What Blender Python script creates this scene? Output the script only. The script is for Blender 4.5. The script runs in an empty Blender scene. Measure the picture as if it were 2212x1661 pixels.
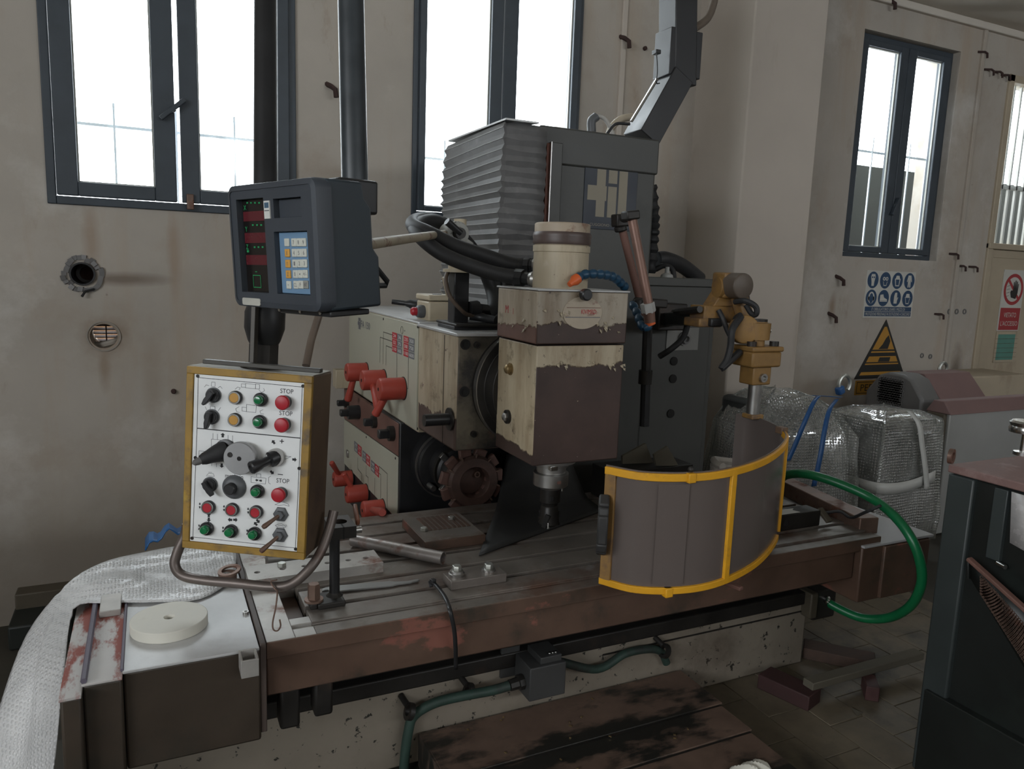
import bpy, math, random
import numpy as np
from mathutils import Vector, Matrix
random.seed(11)
sc = bpy.context.scene
COL = sc.collection

# ------------------------------------------------------------------ camera
FPX = 1628.83
YAW, PIT, ROL = math.radians(25.76), math.radians(8.6985), math.radians(2.0654)
CAM = Vector((0, 0, 1.62))
_f = Vector((math.sin(YAW) * math.cos(PIT), math.cos(YAW) * math.cos(PIT), -math.sin(PIT)))
_r0 = Vector((math.cos(YAW), -math.sin(YAW), 0))
_u0 = _r0.cross(_f)
_r = _r0 * math.cos(ROL) + _u0 * math.sin(ROL)
_u = _u0 * math.cos(ROL) - _r0 * math.sin(ROL)
cam_data = bpy.data.cameras.new('camera')
cam_data.sensor_width = 36.0
cam_data.lens = FPX / 2212 * 36.0
cam_data.clip_start = 0.02
cam = bpy.data.objects.new('camera', cam_data)
COL.objects.link(cam)
cam.matrix_world = Matrix(((_r.x, _u.x, -_f.x, CAM.x), (_r.y, _u.y, -_f.y, CAM.y), (_r.z, _u.z, -_f.z, CAM.z), (0, 0, 0, 1)))
sc.camera = cam

# ------------------------------------------------------------------ world: overcast sky, seen and let in through the openings of the hall
world = bpy.data.worlds.new('overcast_sky')
sc.world = world
world.use_nodes = True
_bg = world.node_tree.nodes['Background']
_bg.inputs['Color'].default_value = (0.90, 0.95, 1.0, 1)
_bg.inputs['Strength'].default_value = 9.0

def portal(name, loc, sx, sy, direction):
    l = bpy.data.lights.new(name, 'AREA')
    l.shape = 'RECTANGLE'
    l.size, l.size_y = sx, sy
    l.cycles.is_portal = True
    o = bpy.data.objects.new(name, l)
    COL.objects.link(o)
    o.location = loc
    o.rotation_euler = Vector(direction).to_track_quat('-Z', 'Y').to_euler()
    return o
# unseen high openings, left and behind the camera, placed and sized to steer the light: (from, to, sill, head)
LEFT_OPEN = (-4.8, .6, 2.15, 3.65)
BACK_OPEN = (1.0, 9.8, 3.05, 3.65)
portal('daylight_left', (-5.0, (LEFT_OPEN[0] + LEFT_OPEN[1]) / 2, (LEFT_OPEN[2] + LEFT_OPEN[3]) / 2), LEFT_OPEN[1] - LEFT_OPEN[0], LEFT_OPEN[3] - LEFT_OPEN[2], (1, 0, 0))
portal('daylight_behind', ((BACK_OPEN[0] + BACK_OPEN[1]) / 2, -5.5, (BACK_OPEN[2] + BACK_OPEN[3]) / 2), BACK_OPEN[1] - BACK_OPEN[0], BACK_OPEN[3] - BACK_OPEN[2], (0, 1, 0))
portal('daylight_window', (.155, 4.62, 2.77), 1.16, 1.83, (0, -1, 0))
portal('daylight_window', (1.926, 4.62, 2.80), 1.08, 1.78, (0, -1, 0))
portal('daylight_window', (5.46, 4.62, 2.66), 1.11, 1.68, (0, -1, 0))

sc.view_settings.view_transform = 'Standard'
sc.view_settings.look = 'None'
sc.view_settings.exposure = 0.28
sc.view_settings.gamma = 1.0
sc.view_settings.use_curve_mapping = False

# ------------------------------------------------------------------ helpers: points
def ray(px, py):
    return _r * ((px - 1106) / FPX) + _u * ((830.5 - py) / FPX) + _f

def P(px, py, x=None, y=None, z=None, d=None):
    """point of the photograph at a known plane of the place"""
    k = ray(px, py)
    if x is not None: t = (x - CAM.x) / k.x
    elif y is not None: t = (y - CAM.y) / k.y
    elif z is not None: t = (z - CAM.z) / k.z
    else: t = d
    return CAM + k * t

def homography(src, dst):
    A, b = [], []
    for (x, y), (u, v) in zip(src, dst):
        A.append([x, y, 1, 0, 0, 0, -u * x, -u * y]); b.append(u)
        A.append([0, 0, 0, x, y, 1, -v * x, -v * y]); b.append(v)
    h = np.linalg.solve(np.array(A, float), np.array(b, float))
    def fn(x, y):
        w = h[6] * x + h[7] * y + 1
        return ((h[0] * x + h[1] * y + h[2]) / w, (h[3] * x + h[4] * y + h[5]) / w)
    return fn

def spline(pts, n=8, closed=False):
    pts = [Vector(p) for p in pts]
    out = []
    m = len(pts)
    rng = range(m) if closed else range(m - 1)
    for i in rng:
        if closed:
            p0, p1, p2, p3 = pts[i - 1], pts[i], pts[(i + 1) % m], pts[(i + 2) % m]
        else:
            p1, p2 = pts[i], pts[i + 1]
            p0 = pts[i - 1] if i else p1 * 2 - p2
            p3 = pts[i + 2] if i + 2 < m else p2 * 2 - p1
        for k in range(n):
            t = k / n
            out.append(0.5 * ((2 * p1) + (p2 - p0) * t + (2 * p0 - 5 * p1 + 4 * p2 - p3) * t * t + (3 * p1 - p0 - 3 * p2 + p3) * t ** 3))
    if not closed: out.append(pts[-1])
    return out

# ------------------------------------------------------------------ helpers: geometry
def ring_angles(n, ax, ay, bx=None, by=None):
    """n even angles plus the four corners of a rectangle reaching (ax, bx) in +x/-x and (ay, by) in +y/-y"""
    bx = ax if bx is None else bx; by = ay if by is None else by
    c = [math.atan2(ay, ax), math.atan2(ay, -bx), math.atan2(-by, -bx) % (2 * math.pi), math.atan2(-by, ax) % (2 * math.pi)]
    return sorted({round(a % (2 * math.pi), 6) for a in [2 * math.pi * k / n for k in range(n)] + c})
class G:
    def __init__(s): s.v, s.f, s.m = [], [], []
    def add(s, vs, fs, mi=0):
        n = len(s.v)
        s.v += [Vector(a) for a in vs]
        s.f += [tuple(i + n for i in q) for q in fs]
        s.m += [mi] * len(fs)
        return s
    def __add__(s, o):
        g = G(); g.v = s.v + o.v; n = len(s.v)
        g.f = s.f + [tuple(i + n for i in q) for q in o.f]; g.m = s.m + o.m
        return g
    def xf(s, M):
        for i, a in enumerate(s.v): s.v[i] = M @ a
        return s
    def mi(s, k): s.m = [k] * len(s.f); return s

BOXF = [(0, 3, 2, 1), (4, 5, 6, 7), (0, 1, 5, 4), (1, 2, 6, 5), (2, 3, 7, 6), (3, 0, 4, 7)]
def box(x0, x1, y0, y1, z0, z1):
    return G().add([(x0, y0, z0), (x1, y0, z0), (x1, y1, z0), (x0, y1, z0), (x0, y0, z1), (x1, y0, z1), (x1, y1, z1), (x0, y1, z1)], BOXF)
def frame(axis, hint=(0, 0, 1)):
    a = Vector(axis).normalized(); h = Vector(hint)
    if abs(a.dot(h.normalized())) > .97: h = Vector((1, 0, 0)) if abs(a.x) < .9 else Vector((0, 1, 0))
    u = h.cross(a).normalized(); v = a.cross(u)
    return u, v, a
def obox(c, s, ax=(1, 0, 0), hint=(0, 0, 1)):
    """box of size s=(along ax, side, up) centred on c"""
    a = Vector(ax).normalized(); h = Vector(hint)
    sd = h.cross(a).normalized(); up = a.cross(sd)
    c = Vector(c); g = []
    for k in (-.5, .5):
        for i, j in ((-.5, -.5), (.5, -.5), (.5, .5), (-.5, .5)):
            g.append(c + a * (i * s[0]) + sd * (j * s[1]) + up * (k * s[2]))
    return G().add(g, BOXF)
def bar(a, b, w, h, hint=(0, 0, 1)):
    a, b = Vector(a), Vector(b)
    return obox((a + b) / 2, ((b - a).length, w, h), b - a, hint)
def lathe(o, axis, prof, n=24, hint=(0, 0, 1)):
    """prof: (distance along axis, radius) pairs"""
    u, v, a = frame(axis, hint); o = Vector(o); g = G(); vs, fs = [], []
    for t, r in prof:
        for k in range(n):
            th = 2 * math.pi * k / n
            vs.append(o + a * t + (u * math.cos(th) + v * math.sin(th)) * r)
    for i in range(len(prof) - 1):
        for k in range(n):
            k2 = (k + 1) % n
            fs.append((i * n + k, i * n + k2, (i + 1) * n + k2, (i + 1) * n + k))
    if prof[0][1] > 1e-5: fs.append(tuple(reversed(range(n))))
    if prof[-1][1] > 1e-5: fs.append(tuple(range((len(prof) - 1) * n, len(prof) * n)))
    return g.add(vs, fs)
def cyl(a, b, r, r2=None, n=20, hint=(0, 0, 1)):
    a, b = Vector(a), Vector(b)
    return lathe(a, b - a, [(0, r), ((b - a).length, r if r2 is None else r2)], n, hint)
def pipe(a, b, r, ri, n=20):
    a, b = Vector(a), Vector(b); L = (b - a).length
    g = lathe(a, b - a, [(0, ri), (0, r), (L, r), (L, ri), (0, ri)], n)
    g.f = [q for q in g.f if len(q) == 4]; g.m = [0] * len(g.f)
    return g
def ringdisc(o, axis, r, ri, t, n=28):
    o = Vector(o); a = Vector(axis).normalized()
    return pipe(o, o + a * t, r, ri, n)
def tube(pts, r, n=8, rr=None):
    pts = [Vector(p) for p in pts]; vs, fs = [], []
    t0 = (pts[1] - pts[0]).normalized(); u, v, _ = frame(t0)
    m = len(pts)
    for i, p in enumerate(pts):
        t = ((pts[min(i + 1, m - 1)] - pts[max(i - 1, 0)])).normalized()
        u = (u - t * u.dot(t)).normalized(); v = t.cross(u)
        rad = rr(i / (m - 1)) if rr else r
        for k in range(n):
            th = 2 * math.pi * k / n
            vs.append(p + (u * math.cos(th) + v * math.sin(th)) * rad)
    for i in range(m - 1):
        for k in range(n):
            k2 = (k + 1) % n
            fs.append((i * n + k, i * n + k2, (i + 1) * n + k2, (i + 1) * n + k))
    fs.append(tuple(reversed(range(n)))); fs.append(tuple(range((m - 1) * n, m * n)))
    return G().add(vs, fs)
def prism(poly, o, ux, uy, depth):
    """polygon in the (ux,uy) plane at o, extruded by the vector depth"""
    o, ux, uy, dp = Vector(o), Vector(ux), Vector(uy), Vector(depth)
    n = len(poly)
    a = [o + ux * p[0] + uy * p[1] for p in poly]
    fl = ux.cross(uy).dot(dp) > 0
    fs = [tuple(range(n)), tuple(reversed(range(n, 2 * n)))] + [(i, i + n, (i + 1) % n + n, (i + 1) % n) for i in range(n)]
    if fl: fs = [tuple(reversed(q)) for q in fs]
    return G().add(a + [p + dp for p in a], fs)
def quad(a, b, c, d): return G().add([a, b, c, d], [(0, 1, 2, 3)])
def hexa(o, axis, r, t, hint=(0, 0, 1)): return lathe(o, axis, [(0, r), (t * .85, r), (t, r * .88)], 6, hint)
def ball(c, r, n=12, m=8, sz=1.0):
    return lathe(Vector(c) - Vector((0, 0, r * sz)), (0, 0, 1), [(r * sz * (1 - math.cos(math.pi * k / m)), max(1e-6, r * math.sin(math.pi * k / m))) for k in range(m + 1)], n)
def surf(fn, nu, nv):
    vs = [fn(i / nu, j / nv) for j in range(nv + 1) for i in range(nu + 1)]
    fs = [(j * (nu + 1) + i, j * (nu + 1) + i + 1, (j + 1) * (nu + 1) + i + 1, (j + 1) * (nu + 1) + i) for j in range(nv) for i in range(nu)]
    return G().add(vs, fs)
def stroke(pts, w, nrm, closed=False):
    """flat printed line along pts on a surface with normal nrm"""
    pts = [Vector(p) for p in pts]; nrm = Vector(nrm).normalized(); g = G()
    seg = list(zip(pts, pts[1:] + ([pts[0]] if closed else [])))
    for a, b in seg if closed else seg[:len(pts) - 1]:
        t = (b - a)
        if t.length < 1e-7: continue
        t.normalize(); s = nrm.cross(t) * (w / 2); e = t * (w / 2)
        g.add([a - e - s, b + e - s, b + e + s, a - e + s], [(0, 1, 2, 3)])
    return g
def rrect(w, h, r, n=4):
    out = []
    for cx, cy, a0 in ((w / 2 - r, h / 2 - r, 0), (-w / 2 + r, h / 2 - r, 90), (-w / 2 + r, -h / 2 + r, 180), (w / 2 - r, -h / 2 + r, 270)):
        for k in range(n + 1):
            a = math.radians(a0 + 90 * k / n)
            out.append((cx + r * math.cos(a), cy + r * math.sin(a)))
    return out

# ------------------------------------------------------------------ helpers: objects
INV = {}
def _props(o, label=None, cat=None, group=None, kind=None):
    if label: o['label'] = label
    if cat: o['category'] = cat
    if group: o['group'] = group
    if kind: o['kind'] = kind
def mesh_of(name, g, mats, M=None):
    me = bpy.data.meshes.new(name)
    vs = [(M @ a) if M is not None else a for a in g.v]
    me.from_pydata([tuple(a) for a in vs], [], g.f)
    for m in (mats if isinstance(mats, (list, tuple)) else [mats]): me.materials.append(m)
    if any(g.m): me.polygons.foreach_set('material_index', g.m)
    me.shade_smooth()
    me.set_sharp_from_angle(angle=math.radians(34))
    me.update()
    return me
def thing(name, label, cat, M=None, group=None, kind=None):
    o = bpy.data.objects.new(name, None)
    o.empty_display_size = .05
    COL.objects.link(o)
    M = M if M is not None else Matrix.Identity(4)
    if not isinstance(M, Matrix): M = Matrix.Translation(Vector(M))
    o.matrix_world = M
    INV[o.name] = M.inverted()
    _props(o, label, cat, group, kind)
    return o
def part(name, g, mats, parent, bevel=0.0, label=None, local=False, kind=None, seg=2, solid=0.0):
    """a piece of a thing; g in world coordinates unless local"""
    inv = INV.get(parent.name)
    me = mesh_of(name, g, mats, None if local else inv)
    o = bpy.data.objects.new(name, me)
    COL.objects.link(o); o.parent = parent
    INV[o.name] = inv
    _props(o, label=label, kind=kind)
    mods(o, bevel, seg, solid)
    return o
def mods(o, bevel=0, seg=2, solid=0):
    if solid:
        s = o.modifiers.new('thickness', 'SOLIDIFY'); s.thickness = solid; s.offset = 0
    if bevel:
        b = o.modifiers.new('edges', 'BEVEL'); b.width = bevel; b.segments = seg; b.limit_method = 'ANGLE'; b.angle_limit = math.radians(40)
def solo(name, g, mats, label=None, cat=None, bevel=0.0, group=None, kind=None, seg=2, solid=0.0):
    me = mesh_of(name, g, mats)
    o = bpy.data.objects.new(name, me)
    COL.objects.link(o)
    INV[o.name] = Matrix.Identity(4)
    _props(o, label, cat, group, kind)
    mods(o, bevel, seg, solid)
    return o
def clone(o, parent, M):
    c = o.copy(); COL.objects.link(c); c.parent = parent; c.matrix_local = M
    return c
_txt = {}
def text(s, mat, parent, o, ux, uy, size, name='lettering', local=False, bold=0.0, w=None):
    """flat print; o = centre of the line, ux/uy = reading and up directions"""
    key = (s, bold)
    if key not in _txt:
        cu = bpy.data.curves.new('t', 'FONT'); cu.body = s; cu.size = 1.0; cu.align_x = 'LEFT'; cu.offset = bold; cu.resolution_u = 3
        ob = bpy.data.objects.new('t', cu)
        me = bpy.data.meshes.new_from_object(ob)
        vs = [a.co.copy() for a in me.vertices]; fs = [tuple(p.vertices) for p in me.polygons]
        bpy.data.meshes.remove(me); bpy.data.objects.remove(ob); bpy.data.curves.remove(cu)
        xs = [a.x for a in vs]; ys = [a.y for a in vs]
        cx, cy = (min(xs) + max(xs)) / 2, (min(ys) + max(ys)) / 2
        _txt[key] = ([(a.x - cx, a.y - cy) for a in vs], fs, max(xs) - min(xs), max(ys) - min(ys))
    vs, fs, tw, th = _txt[key]
    sy = size / th; sx = (w / tw) if w else sy
    o, ux, uy = Vector(o), Vector(ux).normalized(), Vector(uy).normalized()
    return part(name, G().add([o + ux * (a * sx) + uy * (b * sy) for a, b in vs], fs), mat, parent, local=local)
# ------------------------------------------------------------------ materials
def S(r, g, b):
    f = lambda c: (c / 255 / 12.92) if c <= 10 else ((c / 255 + .055) / 1.055) ** 2.4
    return (f(r), f(g), f(b))
class NT:
    def __init__(s, mat):
        s.t = mat.node_tree; s.n = s.t.nodes; s.l = s.t.links
    def node(s, t, **k):
        n = s.n.new(t)
        for a, b in k.items(): setattr(n, a, b)
        return n
    def link(s, a, b): s.l.new(a, b)
def new_mat(name):
    m = bpy.data.materials.new(name); m.use_nodes = True
    return m, NT(m), m.node_tree.nodes['Principled BSDF']
def noise(nt, src, scale, detail=5, rough=.6, stretch=None, off=0):
    mp = nt.node('ShaderNodeMapping')
    st = stretch or (1, 1, 1)
    mp.inputs['Scale'].default_value = st
    mp.inputs['Location'].default_value = (off, off * 1.7, off * .6)
    nt.link(src, mp.inputs['Vector'])
    n = nt.node('ShaderNodeTexNoise')
    n.inputs['Scale'].default_value = scale; n.inputs['Detail'].default_value = detail; n.inputs['Roughness'].default_value = rough
    nt.link(mp.outputs[0], n.inputs['Vector'])
    return n.outputs['Fac']
def ramp01(nt, src, lo, hi):
    r = nt.node('ShaderNodeMapRange'); r.clamp = True
    r.inputs['From Min'].default_value = lo; r.inputs['From Max'].default_value = hi
    nt.link(src, r.inputs['Value'])
    return r.outputs['Result']
def mixc(nt, fac, a, b):
    m = nt.node('ShaderNodeMix', data_type='RGBA')
    for sock, val in ((m.inputs['Factor'], fac), (m.inputs['A'], a), (m.inputs['B'], b)):
        if hasattr(val, 'links'): nt.link(val, sock)
        elif isinstance(val, (int, float)): sock.default_value = val
        else: sock.default_value = (*val, 1)
    return m.outputs['Result']
def mixf(nt, fac, a, b):
    m = nt.node('ShaderNodeMix', data_type='FLOAT')
    for sock, val in ((m.inputs[0], fac), (m.inputs[2], a), (m.inputs[3], b)):
        if hasattr(val, 'links'): nt.link(val, sock)
        else: sock.default_value = val
    return m.outputs[0]
_mi = [0]
def MAT(name, col, rough=.55, metal=0.0, var=.22, scale=7, patches=(), bump=0.0, bscale=60, stretch=None, spec=.5, alpha=1.0, emit=0.0, coat=0.0):
    """procedural surface: base colour with soft variation, then patches (colour, scale, lo, hi, rough, metal, stretch)"""
    m, nt, bs = new_mat(name)
    _mi[0] += 3.1
    tc = nt.node('ShaderNodeTexCoord').outputs['Object']
    n = noise(nt, tc, scale, 6, .62, stretch, _mi[0])
    f = ramp01(nt, n, .25, .75)
    c = mixc(nt, f, tuple(x * (1 - var) for x in col), tuple(min(1, x * (1 + var * .55)) for x in col))
    rg, mt = rough, metal
    for k, p in enumerate(patches):
        pc, ps, lo, hi = p[:4]
        pr = p[4] if len(p) > 4 and p[4] is not None else None
        pm = p[5] if len(p) > 5 and p[5] is not None else None
        st = p[6] if len(p) > 6 else None
        pf = ramp01(nt, noise(nt, tc, ps, 8, .65, st, _mi[0] + 7.7 * (k + 1)), lo, hi)
        c = mixc(nt, pf, c, pc)
        if pr is not None: rg = mixf(nt, pf, rg, pr)
        if pm is not None: mt = mixf(nt, pf, mt, pm)
    nt.link(c, bs.inputs['Base Color'])
    rv = mixf(nt, f, 0.0, .12)
    ad = nt.node('ShaderNodeMath', operation='ADD')
    if hasattr(rg, 'links'): nt.link(rg, ad.inputs[0])
    else: ad.inputs[0].default_value = rg
    nt.link(rv, ad.inputs[1]); nt.link(ad.outputs[0], bs.inputs['Roughness'])
    if hasattr(mt, 'links'): nt.link(mt, bs.inputs['Metallic'])
    else: bs.inputs['Metallic'].default_value = mt
    bs.inputs['Specular IOR Level'].default_value = spec
    if coat: bs.inputs['Coat Weight'].default_value = coat
    if emit:
        bs.inputs['Emission Color'].default_value = (*col, 1); bs.inputs['Emission Strength'].default_value = emit
    if bump:
        b = nt.node('ShaderNodeBump'); b.inputs['Strength'].default_value = bump; b.inputs['Distance'].default_value = .004
        nt.link(noise(nt, tc, bscale, 4, .6, stretch, 3.3), b.inputs['Height'])
        nt.link(b.outputs[0], bs.inputs['Normal'])
    if alpha < 1:
        bs.inputs['Alpha'].default_value = alpha
    return m

RUST = (.105, .038, .022); GRIME = (.045, .038, .030); BARE = (.080, .048, .038)
CREAM = (.47, .40, .285); STREAK = (.23, .16, .095)
mt_wall = MAT('dirty_plaster', (.44, .40, .347), .9, var=.14, scale=1.6, bump=.25, bscale=14, patches=(
    ((.40, .32, .24), .9, .50, .76, None, None, (3.2, 3.2, .35)), ((.36, .30, .24), 2.2, .55, .8), ((.30, .24, .18), 5, .62, .8, None, None, (1, 1, .4)), ((.64, .62, .58), 1.1, .55, .8), ((.12, .10, .08), 16, .72, .78)))
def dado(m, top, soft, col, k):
    """grime plus fading light near the floor, painted into the plaster, ragged upper edge"""
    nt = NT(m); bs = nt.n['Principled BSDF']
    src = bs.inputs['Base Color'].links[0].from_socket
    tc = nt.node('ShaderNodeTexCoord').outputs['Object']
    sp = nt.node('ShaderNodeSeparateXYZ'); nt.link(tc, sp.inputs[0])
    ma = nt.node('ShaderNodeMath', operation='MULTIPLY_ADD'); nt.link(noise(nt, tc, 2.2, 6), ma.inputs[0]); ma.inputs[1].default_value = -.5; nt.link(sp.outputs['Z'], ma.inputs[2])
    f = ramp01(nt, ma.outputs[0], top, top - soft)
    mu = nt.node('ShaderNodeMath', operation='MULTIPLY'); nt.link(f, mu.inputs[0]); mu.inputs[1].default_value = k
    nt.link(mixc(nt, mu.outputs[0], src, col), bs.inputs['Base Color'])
dado(mt_wall, .35, .5, (.17, .14, .11), .75)  # low wall coloured darker for light falling off, with some grime
def smudge(m, cx, cz, rx, rz, col, k, ns=9, amp=.9):
    """dark smear, rust or drip stain with its own place on the wall"""
    nt = NT(m); bs = nt.n['Principled BSDF']
    src = bs.inputs['Base Color'].links[0].from_socket
    tc = nt.node('ShaderNodeTexCoord').outputs['Object']
    mp_ = nt.node('ShaderNodeMapping'); mp_.vector_type = 'POINT'
    mp_.inputs['Scale'].default_value = (1 / rx, 0, 1 / rz); mp_.inputs['Location'].default_value = (-cx / rx, 0, -cz / rz)
    nt.link(tc, mp_.inputs['Vector'])
    ln = nt.node('ShaderNodeVectorMath', operation='LENGTH'); nt.link(mp_.outputs[0], ln.inputs[0])
    ma = nt.node('ShaderNodeMath', operation='MULTIPLY_ADD'); nt.link(noise(nt, tc, ns, 5), ma.inputs[0]); ma.inputs[1].default_value = amp; nt.link(ln.outputs['Value'], ma.inputs[2])
    f = ramp01(nt, ma.outputs[0], 1 + amp * .5, .25 + amp * .5)
    mu = nt.node('ShaderNodeMath', operation='MULTIPLY'); nt.link(f, mu.inputs[0]); mu.inputs[1].default_value = k
    nt.link(mixc(nt, mu.outputs[0], src, col), bs.inputs['Base Color'])
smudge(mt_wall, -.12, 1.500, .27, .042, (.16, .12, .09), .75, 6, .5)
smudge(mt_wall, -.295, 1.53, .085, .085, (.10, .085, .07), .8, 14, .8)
smudge(mt_wall, -.216, 1.215, .13, .12, (.22, .155, .105), .75, 12, .8)
smudge(mt_wall, -.22, 1.06, .035, .16, (.26, .19, .13), .6, 10, .7)
smudge(mt_wall, -.25, 1.70, .05, .22, (.30, .21, .14), .55, 7, .7)
smudge(mt_wall, .12, 1.62, .04, .26, (.30, .21, .14), .5, 7, .7)
smudge(mt_wall, .0, .95, .06, .30, (.30, .24, .18), .4, 7, .8)
smudge(mt_wall, 4.85, 1.42, .05, .13, (.25, .17, .11), .7, 9, .6)
smudge(mt_wall, 6.45, .85, .10, .30, (.12, .09, .065), .7, 9, .8)
smudge(mt_wall, 4.7, .7, .25, .22, (.28, .21, .15), .5, 7, .9)
mt_pillar = MAT('pillar_plaster', (.50, .445, .385), .9, var=.10, scale=1.3, bump=.15, bscale=12, patches=(
    ((.33, .27, .21), 1.1, .58, .85, None, None, (2, 2, .5)), ((.15, .12, .10), 22, .75, .79)))
mt_ceil = MAT('ceiling_plaster', (.60, .55, .48), .9, var=.12, scale=1.2)
mt_floor = MAT('grimy_floor', (.055, .050, .038), .62, var=.45, scale=3, patches=((GRIME, 5, .5, .7),))
mt_tile = MAT('clinker_tile', (.165, .135, .092), .52, var=.35, scale=9, patches=(((.05, .045, .035), 4, .52, .72), ((.02, .018, .015), 30, .68, .74)))
mt_frame = MAT('hazed_slate_paint', (.050, .063, .077), .42, var=.25, scale=5, patches=(((.13, .14, .14), 18, .70, .80),))  # dark frame paint, colour lifted bluish to stand for window haze
mt_glassline = MAT('glazing_bead', (.42, .42, .38), .6)
mt_outwall = MAT('outside_panel', (.018, .023, .020), .8, var=.25, scale=2)
mt_bars = MAT('outside_grille', (.80, .86, .90), .6, var=.1)
mt_hole = MAT('dark_cavity', (.018, .017, .016), .9)
mt_door = MAT('cream_door_paint', (.44, .37, .27), .55, var=.16, scale=2, patches=(((.24, .17, .11), 2.5, .56, .8, None, None, (1, 1, .6)), ((.10, .07, .05), 14, .70, .78)))
mt_cream = MAT('cream_machine_paint', CREAM, .42, var=.12, scale=4, patches=((STREAK, 3.0, .56, .80, None, None, (3, 3, .5)), ((.10, .062, .045), 26, .665, .70, .6), ((.55, .50, .40), 9, .62, .75)))
mt_creamdirty = MAT('flaking_cream_paint', (.44, .37, .265), .48, var=.18, scale=6, bump=.35, bscale=30, patches=((STREAK, 5, .50, .70, None, None, (2.5, 2.5, .6)), ((.085, .05, .038), 22, .585, .615, .55), ((.085, .055, .045), 7, .64, .67, .55)))
mt_panelcream = MAT('front_plate_paint', (.43, .42, .335), .38, var=.07, scale=3, patches=(((.33, .31, .24), 2, .6, .85),))
mt_bare = MAT('bare_brown_casting', (.056, .034, .028), .50, var=.30, scale=7, metal=.1, patches=(((.10, .055, .042), 4, .55, .8), ((.20, .16, .12), 60, .74, .78)))
mt_redbrown = MAT('red_brown_primer', (.17, .085, .065), .6, var=.25, scale=6)
mt_base = MAT('base_white_paint', (.25, .215, .17), .6, var=.18, scale=4, patches=(((.16, .13, .095), 3, .52, .78), ((.022, .020, .015), 34, .615, .64, .5), ((.10, .075, .055), 1.8, .55, .75)))
mt_table = MAT('oily_cast_iron', (.215, .190, .165), .38, metal=.40, var=.35, scale=6, bump=.08, bscale=120, patches=(((.11, .062, .042), 3.5, .50, .66, .45, .2), ((.36, .35, .34), 7, .62, .8, .3, .8), ((.02, .017, .014), 48, .70, .74)))
mt_tableface = MAT('table_side_paint', (.115, .068, .047), .42, var=.35, scale=5, metal=.1, patches=(((.22, .085, .060), 3.2, .57, .61, .6, 0, (1, 1, 1.6)), ((.050, .040, .030), 4.5, .54, .68, .35), ((.12, .070, .042), 9, .62, .8)))
mt_dark = MAT('dark_oily_steel', (.030, .027, .024), .40, metal=.35, var=.4, scale=9, patches=(((.060, .040, .030), 6, .58, .75),))
mt_black = MAT('black_paint', (.018, .018, .019), .38, var=.3, scale=8)
mt_rubber = MAT('black_rubber', (.022, .022, .023), .55, var=.3, scale=14, patches=(((.07, .065, .058), 12, .62, .85),))
mt_greycol = MAT('dark_olive_grey_paint', (.060, .060, .054), .42, var=.16, scale=2.5, patches=(((.032, .032, .029), 3, .55, .8), ((.11, .10, .085), 50, .74, .78)))
mt_bellow = MAT('bellows_cloth', (.165, .163, .162), .45, var=.28, scale=9, patches=(((.27, .265, .26), 8, .58, .8),))
mt_steel = MAT('brushed_steel', (.46, .45, .43), .28, metal=.95, var=.18, scale=12, patches=(((.14, .085, .06), 9, .64, .78, .6, .3),))
mt_chrome = MAT('bright_steel', (.62, .62, .60), .18, metal=1.0, var=.1)
mt_zinc = MAT('zinc_bolt', (.55, .56, .52), .34, metal=.9, var=.15, scale=30)
mt_rustysteel = MAT('rusty_steel', (.20, .13, .10), .45, metal=.55, var=.35, scale=14, patches=(((.14, .05, .03), 10, .54, .66, .75, .1), ((.42, .40, .38), 8, .64, .76, .3, .85)))
mt_greysteel = MAT('ground_steel_block', (.44, .42, .39), .36, metal=.4, var=.25, scale=8, patches=(((.19, .085, .055), 7, .56, .68, .6, .1), ((.52, .51, .49), 6, .62, .8, .3, .8)))
mt_sheet = MAT('galvanised_cover_sheet', (.54, .54, .535), .38, metal=.25, var=.16, scale=5, patches=(((.38, .37, .36), 3, .54, .75), ((.04, .038, .035), 46, .735, .76)))
mt_sheetred = MAT('worn_red_oxide_sheet', (.50, .48, .46), .5, metal=.15, var=.12, scale=5, patches=(((.30, .095, .075), 9, .46, .53, .7, 0, (1.4, .45, 1)),))
mt_coverface = MAT('cover_front_paint', (.050, .037, .026), .40, var=.35, scale=4, patches=(((.024, .026, .021), 3, .50, .7), ((.07, .045, .03), 6, .62, .8)))
mt_redlever = MAT('red_lever_paint', (.36, .050, .032), .42, var=.18, scale=10, patches=(((.16, .06, .05), 7, .60, .75), ((.07, .055, .05), 30, .72, .78)))
mt_yellow = MAT('yellow_paint', (.74, .36, .014), .42, var=.2, scale=8, patches=(((.30, .16, .05), 9, .57, .72), ((.10, .06, .04), 26, .66, .72)))
mt_yellowworn = MAT('worn_yellow_paint', (.27, .150, .045), .48, var=.3, scale=9, patches=(((.12, .075, .05), 8, .50, .66), ((.55, .29, .03), 12, .66, .74), ((.05, .035, .03), 22, .68, .74)))
mt_yellowrim = MAT('chipped_yellow_rim', (.34, .20, .035), .5, var=.25, scale=10, patches=(((.12, .085, .05), 11, .52, .66), ((.50, .33, .04), 9, .62, .72)))
mt_pendbody = MAT('pendant_body_paint', (.12, .080, .052), .42, var=.3, scale=7, patches=(((.06, .04, .034), 5, .50, .7), ((.30, .19, .05), 9, .68, .78)))
mt_plate = MAT('white_control_plate', (.80, .81, .80), .34, var=.05, scale=5, patches=(((.50, .44, .38), 5, .68, .9), ((.35, .25, .20), 30, .75, .8)))
mt_ink = MAT('black_print', (.018, .018, .020), .6, var=.05)
mt_greyink = MAT('grey_print', (.16, .16, .17), .6, var=.05)
mt_lineink = MAT('thin_line_print', (.11, .10, .085), .6, var=.05)
mt_redprint = MAT('red_print', (.46, .030, .040), .5, var=.08)
mt_white = MAT('white_print', (.70, .69, .65), .5, var=.06)
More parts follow.
